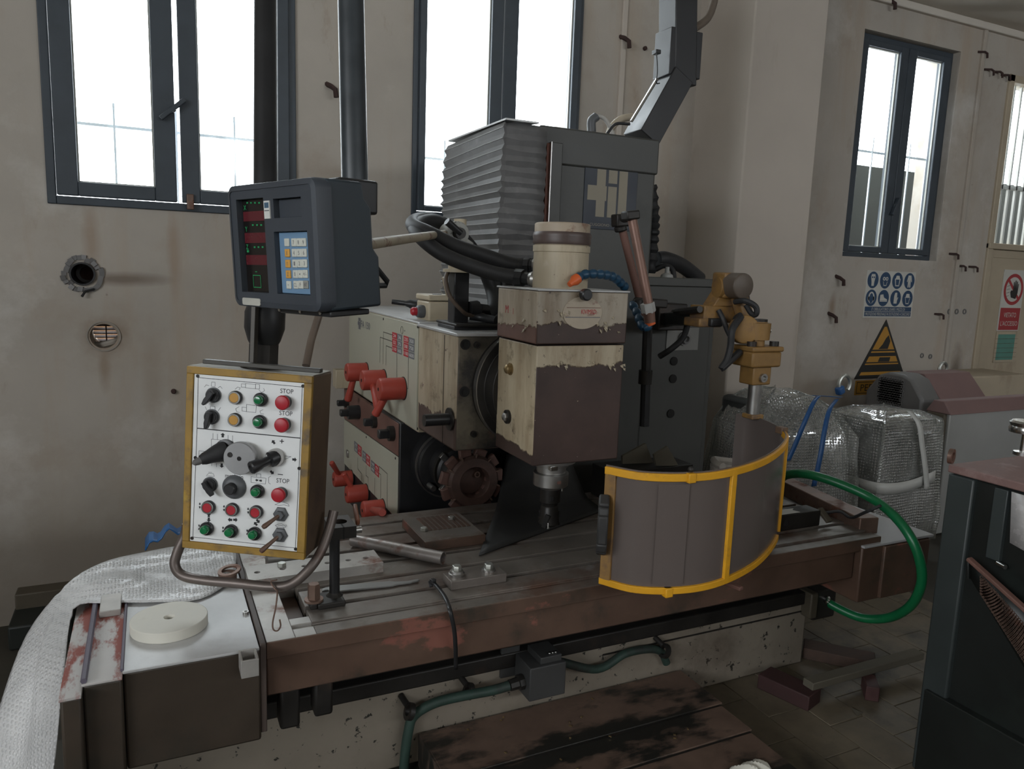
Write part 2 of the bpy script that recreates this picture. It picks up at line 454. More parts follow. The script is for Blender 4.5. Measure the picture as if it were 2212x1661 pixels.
mt_plasticblk = MAT('black_plastic', (.020, .020, .021), .32, var=.2, scale=20)
mt_plasticgry = MAT('grey_plastic', (.10, .105, .11), .4, var=.15, scale=15)
mt_green = MAT('green_lens', (.006, .17, .055), .18, var=.25, scale=60, coat=.6)
mt_red = MAT('red_button', (.42, .018, .030), .35, var=.12, scale=20)
mt_amber = MAT('amber_button', (.52, .27, .045), .35, var=.1, scale=20)
mt_dro = MAT('slate_blue_housing', (.050, .058, .070), .42, var=.10, scale=7, bump=.06, bscale=220)
mt_drobody = MAT('blue_grey_housing', (.030, .042, .052), .40, var=.14, scale=5)
mt_drodisp = MAT('smoked_display', (.012, .010, .009), .16, var=.1)
mt_redbar = MAT('dark_red_display', (.11, .016, .022), .22, var=.1)
mt_greenled = MAT('green_display_print', (.02, .30, .10), .4, var=.05)
mt_keypad = MAT('blue_keypad', (.165, .285, .43), .45, var=.06, scale=5)
mt_key = MAT('ivory_key', (.62, .63, .56), .45, var=.06)
mt_keyamber = MAT('orange_key', (.70, .36, .07), .45, var=.1)
mt_keygrey = MAT('grey_key', (.33, .33, .29), .5, var=.1)
mt_logo = MAT('navy_logo_plate', (.016, .022, .034), .4, var=.12)
mt_logotan = MAT('tan_logo_print', (.27, .24, .18), .5, var=.1)
mt_orange = MAT('orange_plastic', (.70, .13, .03), .4, var=.1)
mt_bluehose = MAT('blue_plastic_hose', (.012, .055, .105), .35, var=.2, scale=20)
mt_copper = MAT('coated_copper_pipe', (.22, .125, .095), .40, metal=.35, var=.25, scale=9, patches=(((.12, .05, .035), 9, .55, .72),))
mt_greenhose = MAT('green_garden_hose', (.008, .16, .055), .28, var=.25, scale=6, patches=(((.004, .07, .03), 5, .55, .75),))
mt_greycable = MAT('grey_cable', (.30, .27, .23), .55, var=.2, scale=15)
mt_conduit = MAT('green_conduit', (.030, .060, .047), .5, var=.3, scale=9, patches=(((.022, .022, .02), 7, .5, .7),))
mt_tray = MAT('rusty_floor_cover', (.165, .108, .080), .55, var=.3, scale=8, metal=.15, patches=(((.028, .026, .022), 2.4, .47, .56, .32, .2, (1, 2.2, 1)), ((.35, .28, .2), 70, .76, .79)))
mt_board = MAT('brown_board', (.13, .115, .085), .8, var=.2, scale=6)
mt_ptfe = MAT('white_nylon', (.70, .68, .60), .5, var=.08, scale=7, patches=(((.50, .45, .36), 7, .64, .85), ((.15, .12, .1), 60, .76, .8)))
mt_bluebag = MAT('blue_plastic', (.02, .12, .32), .4, var=.2)
mt_brass = MAT('dull_brass', (.33, .24, .12), .35, metal=.8, var=.2)
mt_pinktop = MAT('dusty_red_oxide_top', (.23, .14, .125), .55, var=.2, scale=9, patches=(((.33, .23, .21), 14, .56, .75),))
mt_cab = MAT('dark_cabinet_paint', (.014, .0165, .015), .36, var=.25, scale=3, patches=(((.024, .034, .028), 2, .56, .8),))
mt_cabpost = MAT('grey_green_post', (.040, .049, .048), .38, var=.2, scale=4)
mt_mauve = MAT('dusty_mauve_hood', (.20, .125, .115), .6, var=.14, scale=4)
mt_hoodgrey = MAT('grey_hood', (.165, .16, .155), .45, var=.22, scale=4, patches=(((.09, .085, .08), 4, .55, .75),))
mt_olive = MAT('olive_drab_side', (.085, .070, .048), .55, var=.25, scale=3)
mt_wrapinner = MAT('dark_wrapped_machine', (.040, .042, .040), .5, var=.3, scale=5)
mt_tape = MAT('white_packing_tape', (.50, .50, .47), .35, var=.1)
mt_strap = MAT('blue_strap', (.018, .085, .24), .4, var=.2, scale=20)
mt_signwhite = MAT('sign_white', (.56, .55, .50), .5, var=.08, scale=4)
mt_signblue = MAT('sign_blue', (.022, .060, .125), .45, var=.1)
mt_signyellow = MAT('sign_yellow', (.46, .235, .035), .45, var=.12)
mt_signblack = MAT('sign_black', (.020, .020, .018), .5, var=.1)
mt_signred = MAT('sign_red', (.36, .040, .045), .45, var=.1)
mt_teal = MAT('teal_card', (.10, .26, .21), .5, var=.12)
mt_wood = MAT('old_wood', (.075, .045, .032), .7, var=.3, scale=5, stretch=(1, 8, 8))

def glassy(name, tint, k, rough=.05):
    """thin clear sheet: lets the light through with a tint and reflects a little"""
    m, nt, bs = new_mat(name)
    nt.n.remove(bs)
    tr = nt.node('ShaderNodeBsdfTransparent'); tr.inputs[0].default_value = (*tint, 1)
    gl = nt.node('ShaderNodeBsdfGlossy'); gl.inputs['Roughness'].default_value = rough; gl.inputs[0].default_value = (.9, .9, .9, 1)
    df = nt.node('ShaderNodeBsdfDiffuse'); df.inputs[0].default_value = (*k[1], 1)
    lw = nt.node('ShaderNodeLayerWeight'); lw.inputs[0].default_value = .5
    pw = nt.node('ShaderNodeMath', operation='POWER'); pw.inputs[1].default_value = 5; nt.link(lw.outputs['Facing'], pw.inputs[0])
    fr = nt.node('ShaderNodeMath', operation='MULTIPLY_ADD'); fr.inputs[1].default_value = .8; fr.inputs[2].default_value = .035; nt.link(pw.outputs[0], fr.inputs[0])
    m1 = nt.node('ShaderNodeMixShader'); m2 = nt.node('ShaderNodeMixShader')
    m1.inputs[0].default_value = k[0]
    nt.link(tr.outputs[0], m1.inputs[1]); nt.link(df.outputs[0], m1.inputs[2])
    nt.link(fr.outputs[0], m2.inputs[0]); nt.link(m1.outputs[0], m2.inputs[1]); nt.link(gl.outputs[0], m2.inputs[2])
    nt.link(m2.outputs[0], nt.n['Material Output'].inputs[0])
    return m
mt_glass = glassy('window_glass', (.93, .95, .95), (.05, (.5, .5, .5)))
mt_guardsheet = glassy('smoked_plastic_sheet', (.31, .28, .265), (.62, (.205, .168, .152)), .22)

def bubble(name, opacity, col, scale, dist, rgh=.12):
    m, nt, bs = new_mat(name)
    tc = nt.node('ShaderNodeTexCoord').outputs['Object']
    vo = nt.node('ShaderNodeTexVoronoi'); vo.inputs['Scale'].default_value = scale; vo.inputs['Randomness'].default_value = .25
    nt.link(tc, vo.inputs['Vector'])
    h = ramp01(nt, vo.outputs['Distance'], .55, .1)
    b = nt.node('ShaderNodeBump'); b.inputs['Strength'].default_value = .9; b.inputs['Distance'].default_value = dist
    nt.link(h, b.inputs['Height']); nt.link(b.outputs[0], bs.inputs['Normal'])
    n = ramp01(nt, noise(nt, tc, 4, 5), .3, .7)
    nt.link(mixc(nt, n, tuple(x * .75 for x in col), col), bs.inputs['Base Color'])
    bs.inputs['Roughness'].default_value = rgh
    a = mixf(nt, n, max(0, opacity - .14), min(1, opacity + .14))
    nt.link(a, bs.inputs['Alpha'])
    return m
mt_bubble = bubble('white_bubble_wrap', .92, (.76, .76, .755), 110, .003, .28)
def bubble_clear(name, milk, scale, dist):
    m, nt, bs = new_mat(name); nt.n.remove(bs)
    tc = nt.node('ShaderNodeTexCoord').outputs['Object']
    vo = nt.node('ShaderNodeTexVoronoi'); vo.inputs['Scale'].default_value = scale; vo.inputs['Randomness'].default_value = .2
    nt.link(tc, vo.inputs['Vector'])
    b = nt.node('ShaderNodeBump'); b.inputs['Strength'].default_value = 1; b.inputs['Distance'].default_value = dist
    nt.link(ramp01(nt, vo.outputs['Distance'], .55, .1), b.inputs['Height'])
    tr = nt.node('ShaderNodeBsdfTransparent'); tr.inputs[0].default_value = (.86, .87, .85, 1)
    df = nt.node('ShaderNodeBsdfDiffuse'); df.inputs[0].default_value = (.72, .72, .69, 1)
    gl = nt.node('ShaderNodeBsdfGlossy'); gl.inputs['Roughness'].default_value = .10; gl.inputs[0].default_value = (1, 1, 1, 1)
    lw = nt.node('ShaderNodeLayerWeight'); lw.inputs[0].default_value = .5
    pw = nt.node('ShaderNodeMath', operation='POWER'); pw.inputs[1].default_value = 3; nt.link(lw.outputs['Facing'], pw.inputs[0])
    fr = nt.node('ShaderNodeMath', operation='MULTIPLY_ADD'); fr.inputs[1].default_value = .7; fr.inputs[2].default_value = .10; nt.link(pw.outputs[0], fr.inputs[0])
    for n_ in (lw, gl): nt.link(b.outputs[0], n_.inputs['Normal'])
    m1 = nt.node('ShaderNodeMixShader'); m2 = nt.node('ShaderNodeMixShader')
    n2 = ramp01(nt, noise(nt, tc, 4, 5), .35, .75)
    nt.link(mixf(nt, n2, milk * .4, milk * 1.9), m1.inputs[0])
    nt.link(tr.outputs[0], m1.inputs[1]); nt.link(df.outputs[0], m1.inputs[2])
    nt.link(fr.outputs[0], m2.inputs[0]); nt.link(m1.outputs[0], m2.inputs[1]); nt.link(gl.outputs[0], m2.inputs[2])
    nt.link(m2.outputs[0], nt.n['Material Output'].inputs[0])
    return m
mt_bubbleclear = bubble_clear('clear_bubble_wrap', .14, 60, .006)

def peel(name, axis_split, amp, cream=CREAM, bare=(.056, .034, .028), flip=1, zscale=9, invert=False):
    """cream paint with a ragged flaking edge at a height of the casting; below it the bare brown metal"""
    m, nt, bs = new_mat(name)
    tc = nt.node('ShaderNodeTexCoord').outputs['Object']
    sp = nt.node('ShaderNodeSeparateXYZ'); nt.link(tc, sp.inputs[0])
    n1 = noise(nt, tc, zscale, 7, .68, (1, 1, .7), 5.1)
    ma = nt.node('ShaderNodeMath', operation='MULTIPLY_ADD'); nt.link(n1, ma.inputs[0]); ma.inputs[1].default_value = amp; nt.link(sp.outputs['Z'], ma.inputs[2])
    f = ramp01(nt, ma.outputs[0], axis_split + amp * .5 - .002, axis_split + amp * .5 + .003)
    if invert:
        iv = nt.node('ShaderNodeMath', operation='SUBTRACT'); iv.inputs[0].default_value = 1; nt.link(f, iv.inputs[1]); f = iv.outputs[0]
    st = ramp01(nt, noise(nt, tc, 6, 6, .65, (2.5, 2.5, .5), 1.2), .42, .72)
    cc = mixc(nt, st, cream, tuple(x * y for x, y in zip(cream, (.60, .52, .44))))
    cc = mixc(nt, ramp01(nt, noise(nt, tc, 11, 7, .7, None, 4.4), .56, .66), cc, tuple(x * y for x, y in zip(cream, (.50, .47, .43))))
    sp2 = ramp01(nt, noise(nt, tc, 40, 4, .6, None, 8.2), .68, .71)
    cc = mixc(nt, sp2, cc, bare)
    bb = mixc(nt, ramp01(nt, noise(nt, tc, 7, 6, .6, None, 2.2), .3, .75), tuple(x * .75 for x in bare), tuple(x * 1.35 for x in bare))
    sp3 = ramp01(nt, noise(nt, tc, 55, 3, .5, None, 9.1), .74, .76)
    bb = mixc(nt, sp3, bb, cream)
    nt.link(mixc(nt, f, bb, cc), bs.inputs['Base Color'])
    bs.inputs['Roughness'].default_value = .48
    b = nt.node('ShaderNodeBump'); b.inputs['Strength'].default_value = .8; b.inputs['Distance'].default_value = .003
    nt.link(f, b.inputs['Height']); nt.link(b.outputs[0], bs.inputs['Normal'])
    return m
mt_peel_top = peel('flaking_paint_upper_front', 1.452, .085, cream=(.37, .32, .25))
mt_peel_topside = peel('flaking_paint_upper_side', 1.437, .075, cream=(.50, .43, .33), bare=(.16, .085, .065), zscale=7)
mt_peel_nose = peel('flaking_paint_nose', 1.075, .20, cream=(.45, .38, .275), bare=(.10, .066, .055), zscale=7)
mt_peel_low = peel('flaking_paint_lower_front', 1.318, .07)
mt_peel_lowside = peel('flaking_paint_lower_side', 1.035, .08, cream=(.50, .42, .29), zscale=6)
# ------------------------------------------------------------------ the hall
WY = WALLY = 4.3     # inner face of the window wall
CEIL = 3.753
WIN = [(-.426, .735, 1.852, 3.68), (1.383, 2.468, 1.904, 3.68), (4.905, 6.02, 1.8135, 3.495)]
DOORX0, DOORX1, DOORTOP = 6.661, 7.74, 3.41
HOLES = [(-.296, 1.521, .050), (-.216, 1.213, .062)]
solo('floor', box(-5, 11, -5.5, 2.75, -.36, -.012) + box(-.2, 11, 2.75, WY + 1.3, -.36, -.012) + box(-5, -.2, 2.75, WY + 1.3, -.34, -.25), mt_floor, kind='structure')
floor = bpy.data.objects['floor']
_tm = None
for ci in range(15):                                   # clinker tiles, half-bond, in the part of the floor that shows
    x0 = 1.00 + .1725 * ci
    for ri in range(9):
        y0 = .86 + .262 * ri + (.131 if ci % 2 else 0)
        if x0 < 1.6 and y0 > 1.2: continue
        g = box(x0 + .0018, x0 + .1707, y0 + .0018, y0 + .2602, -.02, random.uniform(-.0015, .0015))
        part('tile', g, mt_tile, floor, bevel=.0009, seg=1)

def wall_cells(x0, x1, z0, z1, y0, y1, openings):
    xs = sorted({x0, x1, *[o[0] for o in openings], *[o[1] for o in openings]})
    zs = sorted({z0, z1, *[o[2] for o in openings], *[o[3] for o in openings]})
    g = G()
    for i in range(len(xs) - 1):
        for j in range(len(zs) - 1):
            cx, cz = (xs[i] + xs[i + 1]) / 2, (zs[j] + zs[j + 1]) / 2
            if any(o[0] < cx < o[1] and o[2] < cz < o[3] for o in openings): continue
            g = g + box(xs[i], xs[i + 1], y0, y1, zs[j], zs[j + 1])
    return g
ops = [tuple(w) for w in WIN] + [(DOORX0, DOORX1, -.3, DOORTOP)] + [(hx - .11, hx + .11, hz - .11, hz + .11) for hx, hz, hr in HOLES]
gw = wall_cells(-5, 11, -.3, CEIL, WY, WY + .3, ops)
for hx, hz, hr in HOLES:                               # square of plaster with a round hole through it
    n = 32; vs = []; fs = []
    for k in range(n):
        a = 2 * math.pi * k / n; c, s = math.cos(a), math.sin(a); q = .11 / max(abs(c), abs(s))
        vs += [(hx + hr * c, WY, hz + hr * s), (hx + q * c, WY, hz + q * s), (hx + hr * c, WY + .3, hz + hr * s)]
    for k in range(n):
        a, b = 3 * k, 3 * ((k + 1) % n)
        fs += [(a, a + 1, b + 1, b), (a, b, b + 2, a + 2)]
    gw.add(vs, fs)
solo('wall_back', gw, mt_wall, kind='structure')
solo('ceiling', box(-5, 11, -5.5, WY + .3, CEIL, CEIL + .2), mt_ceil, kind='structure')
solo('wall_right', box(11, 11.2, -5.5, WY + .3, 0, CEIL), mt_wall, kind='structure')  # unseen end wall, added to keep light out from the right
gl_ = wall_cells(-5.5, WY + .3, -.3, CEIL, 0, .2, [LEFT_OPEN])
gl_.xf(Matrix(((0, 1, 0, -5.2), (1, 0, 0, 0), (0, 0, 1, 0), (0, 0, 0, 1))))
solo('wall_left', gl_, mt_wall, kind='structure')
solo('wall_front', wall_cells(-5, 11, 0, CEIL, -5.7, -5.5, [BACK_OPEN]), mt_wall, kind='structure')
# pillar: wide shaft standing proud of the wall
pil = solo('wall_pillar', box(3.371, 3.975, 3.78, WY + .05, 0, CEIL), mt_pillar, kind='structure', bevel=.012)
# narrow render bands and an old chase in the wall
solo('trim_1', box(2.752, 2.79, WY - .016, WY + .01, 1.2, CEIL), mt_pillar, kind='structure', bevel=.004)
solo('trim_2', box(6.26, 6.303, WY - .02, WY + .01, .5, CEIL), mt_wall, kind='structure', bevel=.005)
solo('trim_3', box(4.2, 11, WY - .04, WY + .01, CEIL - .055, CEIL), mt_ceil, kind='structure', bevel=.01)

# windows
def bars_frame(x0, x1, z0, z1, w, y0, y1):
    return box(x0, x0 + w, y0, y1, z0, z1) + box(x1 - w, x1, y0, y1, z0, z1) + box(x0 + w, x1 - w, y0, y1, z0, z0 + w) + box(x0 + w, x1 - w, y0, y1, z1 - w, z1)
def window(n, x0, x1, z0, z1, fw, sashes, mid, handle, off=0.0):
    WY = WALLY + off
    w = thing('window_%d' % n, None, None, ((x0 + x1) / 2, WY, z0), kind='structure')
    part('frame', bars_frame(x0, x1, z0, z1, fw, WY - .015, WY + .07), mt_frame, w, bevel=.004)
    for a, b, l, r, bt in sashes:
        ztop = z1 - fw - .004; zb = z0 + fw + .004
        g = box(a, a + l, WY - .035, WY + .03, zb, ztop) + box(b - r, b, WY - .035, WY + .03, zb, ztop) + box(a + l, b - r, WY - .035, WY + .03, zb, zb + bt) + box(a + l, b - r, WY - .035, WY + .03, ztop - bt, ztop)
        sa = part('sash', g, mt_frame, w, bevel=.004)
        part('glazing_bead', bars_frame(a + l - .006, b - r + .006, zb + bt - .006, ztop - bt + .006, .013, WY - .010, WY + .004), mt_glassline, sa)
        part('pane', box(a + l - .002, b - r + .002, WY - .004, WY + .001, zb + bt - .002, ztop - bt + .002), mt_glass, sa)
    if handle:
        (hx, hz), a = handle
        d = Vector((math.sin(a), 0, math.cos(a)))
        c = Vector((hx, WY - .055, hz))
        part('handle', obox(c, (.15, .022, .030), d, (0, 1, 0)) + cyl(c, c + Vector((0, .03, 0)), .016), mt_frame, w, bevel=.003)
    return w
window(1, *WIN[0], .039, [(-.383, .142, .090, .099, .065), (.165, .697, .086, .086, .065)], .18, ((.133, 2.342), math.radians(48)))
window(2, *WIN[1], .030, [(1.415, 1.922, .039, .073, .026), (1.929, 2.442, .090, .047, .026)], 2.24, None)
window(3, *WIN[2], .039, [(4.948, 5.470, .071, .084, .045), (5.476, 5.978, .091, .083, .045)], 5.4, ((5.478, 2.231), math.radians(24)), .08)
wf = bpy.data.objects['window_1']
part('hinge', box(.185, .219, WY - .052, WY - .03, 1.861, 1.938), mt_rustysteel, wf, bevel=.004)
# outside: window grilles and, beyond the right-hand windows, a high dark panel
def grille(x0, x1, z0, z1, zbar, step, label):
    t = thing('window_grille', label, 'grille', ((x0 + x1) / 2, WY + .2, z0))
    for zz in zbar: part('crossbar', box(x0, x1, WY + .20, WY + .22, zz, zz + .014), mt_bars, t)
    n = int((x1 - x0) / step)
    for i in range(n + 1):
        xx = x0 + (x1 - x0) * i / n
        part('upright', box(xx - .005, xx + .005, WY + .192, WY + .204, z0, zbar[-1] + .12), mt_bars, t)
grille(-.424, .733, 1.854, 3.67, (2.26,), .26, 'pale metal grille behind the left window with the latch')
grille(1.385, 2.466, 1.906, 3.67, (2.26,), .26, 'pale metal grille behind the window above the bellows')
grille(4.907, 6.018, 1.815, 3.49, (2.66,), .2, 'pale metal grille behind the narrow window over the signs')
solo('outside_panel', box(4.4, 10.9, WY + 1.0, WY + 1.1, -.012, P(1900, 362, y=WY + 1.0).z), mt_outwall, 'dark greenish panel standing outside behind the right-hand windows', 'panel')

# door with a barred light over it
dr = thing('door_1', None, None, (DOORX0, WY, 0), kind='structure')
part('frame', box(DOORX0, DOORX0 + .07, WY - .02, WY + .1, 0, DOORTOP) + box(DOORX1 - .05, DOORX1, WY - .02, WY + .1, 0, DOORTOP) + box(DOORX0, DOORX1, WY - .02, WY + .1, DOORTOP - .06, DOORTOP) + box(DOORX0, DOORX1, WY - .03, WY + .1, 1.947, 1.998), mt_door, dr, bevel=.006)
part('leaf', box(DOORX0 + .075, DOORX1 - .055, WY + .01, WY + .06, 0.0, 1.942), mt_door, dr, bevel=.004)
part('leaf_panel', bars_frame(DOORX0 + .10, DOORX1 - .08, 0.76, 1.895, .02, WY + .002, WY + .012), mt_door, dr, bevel=.003)
part('leaf_moulding', box(DOORX0 + .08, DOORX1 - .06, WY - .004, WY + .012, .704, .743), mt_door, dr, bevel=.004)
part('leaf_moulding', box(DOORX0 + .08, DOORX1 - .06, WY - .002, WY + .012, .652, .674), mt_door, dr, bevel=.004)
part('pane', box(DOORX0 + .07, DOORX1 - .05, WY + .04, WY + .045, 1.998, DOORTOP - .06), mt_glass, dr)
for i in range(10):
    xx = DOORX0 + .086 + i * .103
    part('bar', box(xx, xx + .022, WY + .055, WY + .075, 1.998, DOORTOP - .06), mt_white, dr)
part('bar_rail', box(DOORX0 + .07, DOORX1 - .05, WY + .055, WY + .078, 2.48, 2.515), mt_white, dr)

# holes through the wall
hx, hz, hr = HOLES[0]
t = thing('wall_pipe_hole', 'broken plaster hole with dark pipe end in the wall under the left window', 'pipe', (hx, WY, hz))
g = G()
for k in range(26):                                    # ragged plaster lip
    a = 2 * math.pi * k / 26; rr = .073 + random.uniform(-.004, .014)
    g = g + obox((hx + rr * math.cos(a), WY - .001, hz + rr * math.sin(a)), (.024, .022, random.uniform(.008, .022)), (-math.sin(a), random.uniform(-.4, .4), math.cos(a)), (0, 1, 0))
part('plaster_lip', g, mt_hoodgrey, t)
part('pipe', pipe((hx, WY - .012, hz), (hx, WY + .28, hz), .057, .049, 28), mt_black, t)
part('flange', ringdisc((hx + .012, WY + .14, hz), (0, 1, 0), .049, .034, .02), mt_dark, t)
part('backing', cyl((hx, WY + .26, hz), (hx, WY + .27, hz), .05), mt_redbrown, t)
part('hook', tube([(hx + .05, WY - .012, hz - .072), (hx + .01, WY - .02, hz - .085), (hx - .005, WY - .03, hz - .11)], .006), mt_black, t)
hx, hz, hr = HOLES[1]
solo('outside_board', box(-.75, .3, WY + .9, WY + .95, -.25, 1.75), MAT('sunlit_tan_board', (.16, .095, .055), .8, var=.15), 'tan boarding outside seen through the round wall vent', 'boarding')
t = thing('wall_vent', 'round vent hole with lit louvre slats in the wall below the pipe hole', 'vent', (hx, WY, hz))
part('rim', ringdisc((hx, WY - .006, hz), (0, 1, 0), .077, .071, .30), mt_greycable, t)
for k in range(7):
    zz = hz + .055 - k * .0205
    part('louvre_slat', obox((hx, WY + .27, zz), (.14, .022, .004), (1, 0, 0), (0, -.55, 1)), mt_wood, t)
part('louvre_post', box(hx - .003, hx + .003, WY + .255, WY + .262, hz - .065, hz + .065), mt_wood, t)
part('bundle', tube(spline([(hx - .06, WY + .10, hz - .055), (hx - .01, WY + .06, hz - .05), (hx + .05, WY + .05, hz - .03), (hx + .065, WY + .12, hz - .02)], 5), .016), mt_greycable, t)
part('bundle', tube(spline([(hx - .05, WY + .07, hz - .062), (hx, WY + .09, hz - .045), (hx + .06, WY + .09, hz - .05)], 5), .013), mt_rubber, t)

# hooks, nails and broken bolts left in the plaster
mt_stub = MAT('rusted_iron', (.050, .026, .022), .8, var=.4, scale=40)
def stub(px, py, y, kind, label):
    c = P(px, py, y=WY)
    if kind == 'hook':
        g = tube([c, c + Vector((.05, -.03, .0)), c + Vector((.075, -.035, -.01)), c + Vector((.08, -.035, -.045))], .009, 7)
    elif kind == 'peg':
        g = tube([c + Vector((-.02, .02, .02)), c + Vector((0, -.03, 0)), c + Vector((.02, -.05, -.02)), c + Vector((.025, -.05, -.06))], .014, 7)
    else:
        g = lathe(c + Vector((0, .01, 0)), (0, -1, 0), [(0, .014), (.025, .013), (.03, .008)], 10)
    solo('wall_stub', g, mt_stub, label, 'wall hook', group='old iron left in the wall')
stub(2050, 548, 5, 'hook', 'rusty hook on the wall right of the small window corner')
stub(2066, 574, 5, 'hook', 'leftmost of two rusty hooks side by side beside the door frame')
stub(2092, 576, 5, 'hook', 'rusty hook nearest the door frame below the single hook')
stub(2018, 678, 5, 'hook', 'rusty hook on the wall right of the blue safety sign')
stub(2112, 112, 5, 'hook', 'single rusty hook high above the row of three')
stub(2126, 150, 5, 'hook', 'left hook of the high row of three')
stub(2145, 155, 5, 'hook', 'middle hook of the high row of three')
stub(2162, 162, 5, 'hook', 'right hook of the high row of three')
stub(1808, 600, 5, 'peg', 'bent peg on the wall left of the blue safety sign')
stub(1792, 680, 5, 'peg', 'bent peg on the wall below and left of the blue sign')
stub(712, 188, 5, 'peg', 'bent peg in the wall between the two tall windows')
stub(1344, 85, 5, 'peg', 'bent peg in the wall behind the slanting duct')
stub(1392, 105, 5, 'nail', 'nail in the wall behind the slanting duct')
stub(1533, 411, 4.99, 'nail', 'left one of two rusty nails beside the pillar')
stub(1553, 409, 4.99, 'nail', 'right one of two rusty nails beside the pillar')
stub(1918, 5, 5, 'peg', 'dark bracket above the narrow window near the ceiling')
stub(375, 845, 5, 'nail', 'small nail in the wall left of the control pendant')
for k, (px, py) in enumerate(((2050, 673), (2066, 673), (2083, 673))):
    c = P(px, py, y=WY)
    solo('wall_plug', ringdisc(c + Vector((0, .004, 0)), (0, -1, 0), .024, .014, .01), mt_hoodgrey, ('left', 'middle', 'right')[k] + ' one of three round plugs in a row beside the door', 'wall plug', group='round plugs beside the door')
for k, (px, py) in enumerate(((1991, 768), (2009, 770))):
    c = P(px, py, y=WY)
    solo('wall_plug', ringdisc(c + Vector((0, .004, 0)), (0, -1, 0), .022, .012, .01), mt_hoodgrey, ('left', 'right')[k] + ' one of two round plugs above the grey hood', 'wall plug', group='round plugs above the grey hood')
# ------------------------------------------------------------------ the milling machine
TZ = .668
mach = thing('milling_machine', 'large cream and dark grey bed milling machine with long slotted table', 'machine', (1.3, 2.8, 0))
def mp(name, g, m, bevel=0, parent=None, **k): return part(name, g, m, parent or mach, bevel, **k)

# base
base = mp('base', box(-.12, 2.465, 2.16, 3.3, .0, .275), mt_base, .008)
mp('base_rail', box(-.10, 2.46, 2.145, 3.25, .275, .33), mt_dark, .006)
mp('base_seam', box(1.45, 2.462, 2.156, 2.17, .238, .243), mt_dark, parent=base)
mp('bed_way', box(.0, 2.44, 2.22, 2.65, .33, .512), mt_dark, .005)
gb = box(2.43, 2.47, 2.11, 2.2, .225, .335)
mp('end_bracket', gb, mt_olive, .006)
mp('end_block', box(2.47, 2.60, 2.13, 2.30, .20, .335), mt_dark, .01)
mp('end_bolt', lathe((2.535, 2.13, .29), (0, -1, 0), [(0, .016), (.012, .016), (.014, .010), (.010, .009)], 16), mt_chrome)

# table: lip, slots and body as one profile run along x
prof = [(1.86, .626), (1.86, TZ), (1.905, TZ), (1.905, TZ - .008), (1.93, TZ - .008), (1.93, TZ)]
for ys in (2.02, 2.145, 2.27, 2.395, 2.512, 2.628):
    prof += [(ys - .011, TZ), (ys - .011, TZ - .022), (ys - .02, TZ - .022), (ys - .02, TZ - .04), (ys + .02, TZ - .04), (ys + .02, TZ - .022), (ys + .011, TZ - .022), (ys + .011, TZ)]
prof += [(2.72, TZ), (2.72, .626)]
tab = mp('table', prism(prof, (.362, 0, 0), (0, 1, 0), (0, 0, 1), (2.476 - .362, 0, 0)), mt_table, .0015)
g = box(.236, .308, 1.86, 2.72, .626, TZ) + box(.308, .362, 1.86, 1.905, .626, TZ) + box(.308, .362, 1.905, 1.93, .626, TZ - .008) + box(.308, .362, 1.93, 1.968, .626, TZ) + box(.308, .362, 1.968, 2.72, .60, .615) + box(.308, .362, 2.2, 2.72, .615, TZ)
mp('table_end', g, mt_greysteel, .0015, parent=tab)
g = box(.236, 2.476, 1.858, 1.866, .622, TZ - .001) 
mp('table_lip', g, mt_tableface, .002, parent=tab)
mp('table_body', box(.238, 2.36, 1.875, 2.70, .512, .626), mt_tableface, .004, parent=tab)
for x0, x1, z0 in ((P(604, 1500, y=1.89).x, P(648, 1500, y=1.89).x, .400), (P(674, 1490, y=1.92).x, P(714, 1490, y=1.92).x, .415)):
    mp('stop_block', box(x0, x1, 1.885, 1.95, z0, .515), mt_dark, .008, parent=tab)
mp('under_strip', box(.24, 2.3, 1.93, 2.16, .478, .513), mt_dark, .003, parent=tab)

# way covers at both ends of the table
cv = mp('way_cover', box(-.085, .219, 1.842, 2.44, .415, TZ - .006), [mt_coverface], .006)
mp('cover_top', box(-.086, .217, 1.838, 2.44, TZ - .007, TZ), mt_sheet, .0015, parent=cv)
mp('cover_step', box(-.166, -.086, 1.822, 2.42, .405, TZ - .009), mt_coverface, .006, parent=cv)
mp('step_top', box(-.168, -.086, 1.818, 2.42, TZ - .010, TZ - .004), mt_sheetred, .0015, parent=cv)
mp('cover_step', box(-.208, -.166, 1.79, 2.42, .40, TZ - .018), mt_coverface, .006, parent=cv)
mp('step_top', box(-.21, -.166, 1.786, 2.42, TZ - .02, TZ - .012), mt_sheetred, .0015, parent=cv)
mp('rubber_wiper', tube([(-.163, 1.822, TZ + .002), (-.163, 2.3, TZ + .002)], .007, 6), MAT('mauve_wiper', (.13, .115, .15), .5), parent=cv)
mp('rubber_wiper', tube([(-.087, 1.842, TZ + .002), (-.087, 2.3, TZ + .002)], .004, 6), MAT('mauve_wiper_thin', (.13, .115, .15), .5), parent=cv)
mp('joint_strip', box(.2195, .2345, 1.85, 2.62, .43, TZ + .003), MAT('dull_brown_strip', (.085, .062, .052), .5), .002, parent=cv)
for px, py in ((512, 1228), (531, 1327)):
    c = P(px, py, z=TZ)
    mp('socket_screw', lathe(c, (0, 0, 1), [(0, .008), (.009, .008), (.009, .005), (.004, .004)], 12), mt_steel, parent=cv)
# keeper plate lying on the cover step
cr = mp('way_cover', box(2.37, 2.745, 1.85, 2.6, .42, TZ - .03), mt_tableface, .006)
mp('cover_top', box(2.37, 2.76, 1.843, 2.6, TZ - .031, TZ - .022), MAT('dull_sheet', (.42, .42, .42), .45, var=.1), .0015, parent=cr)
mp('cover_face', box(2.48, 2.735, 1.838, 1.86, .425, TZ - .035), mt_tableface, .004, parent=cr)

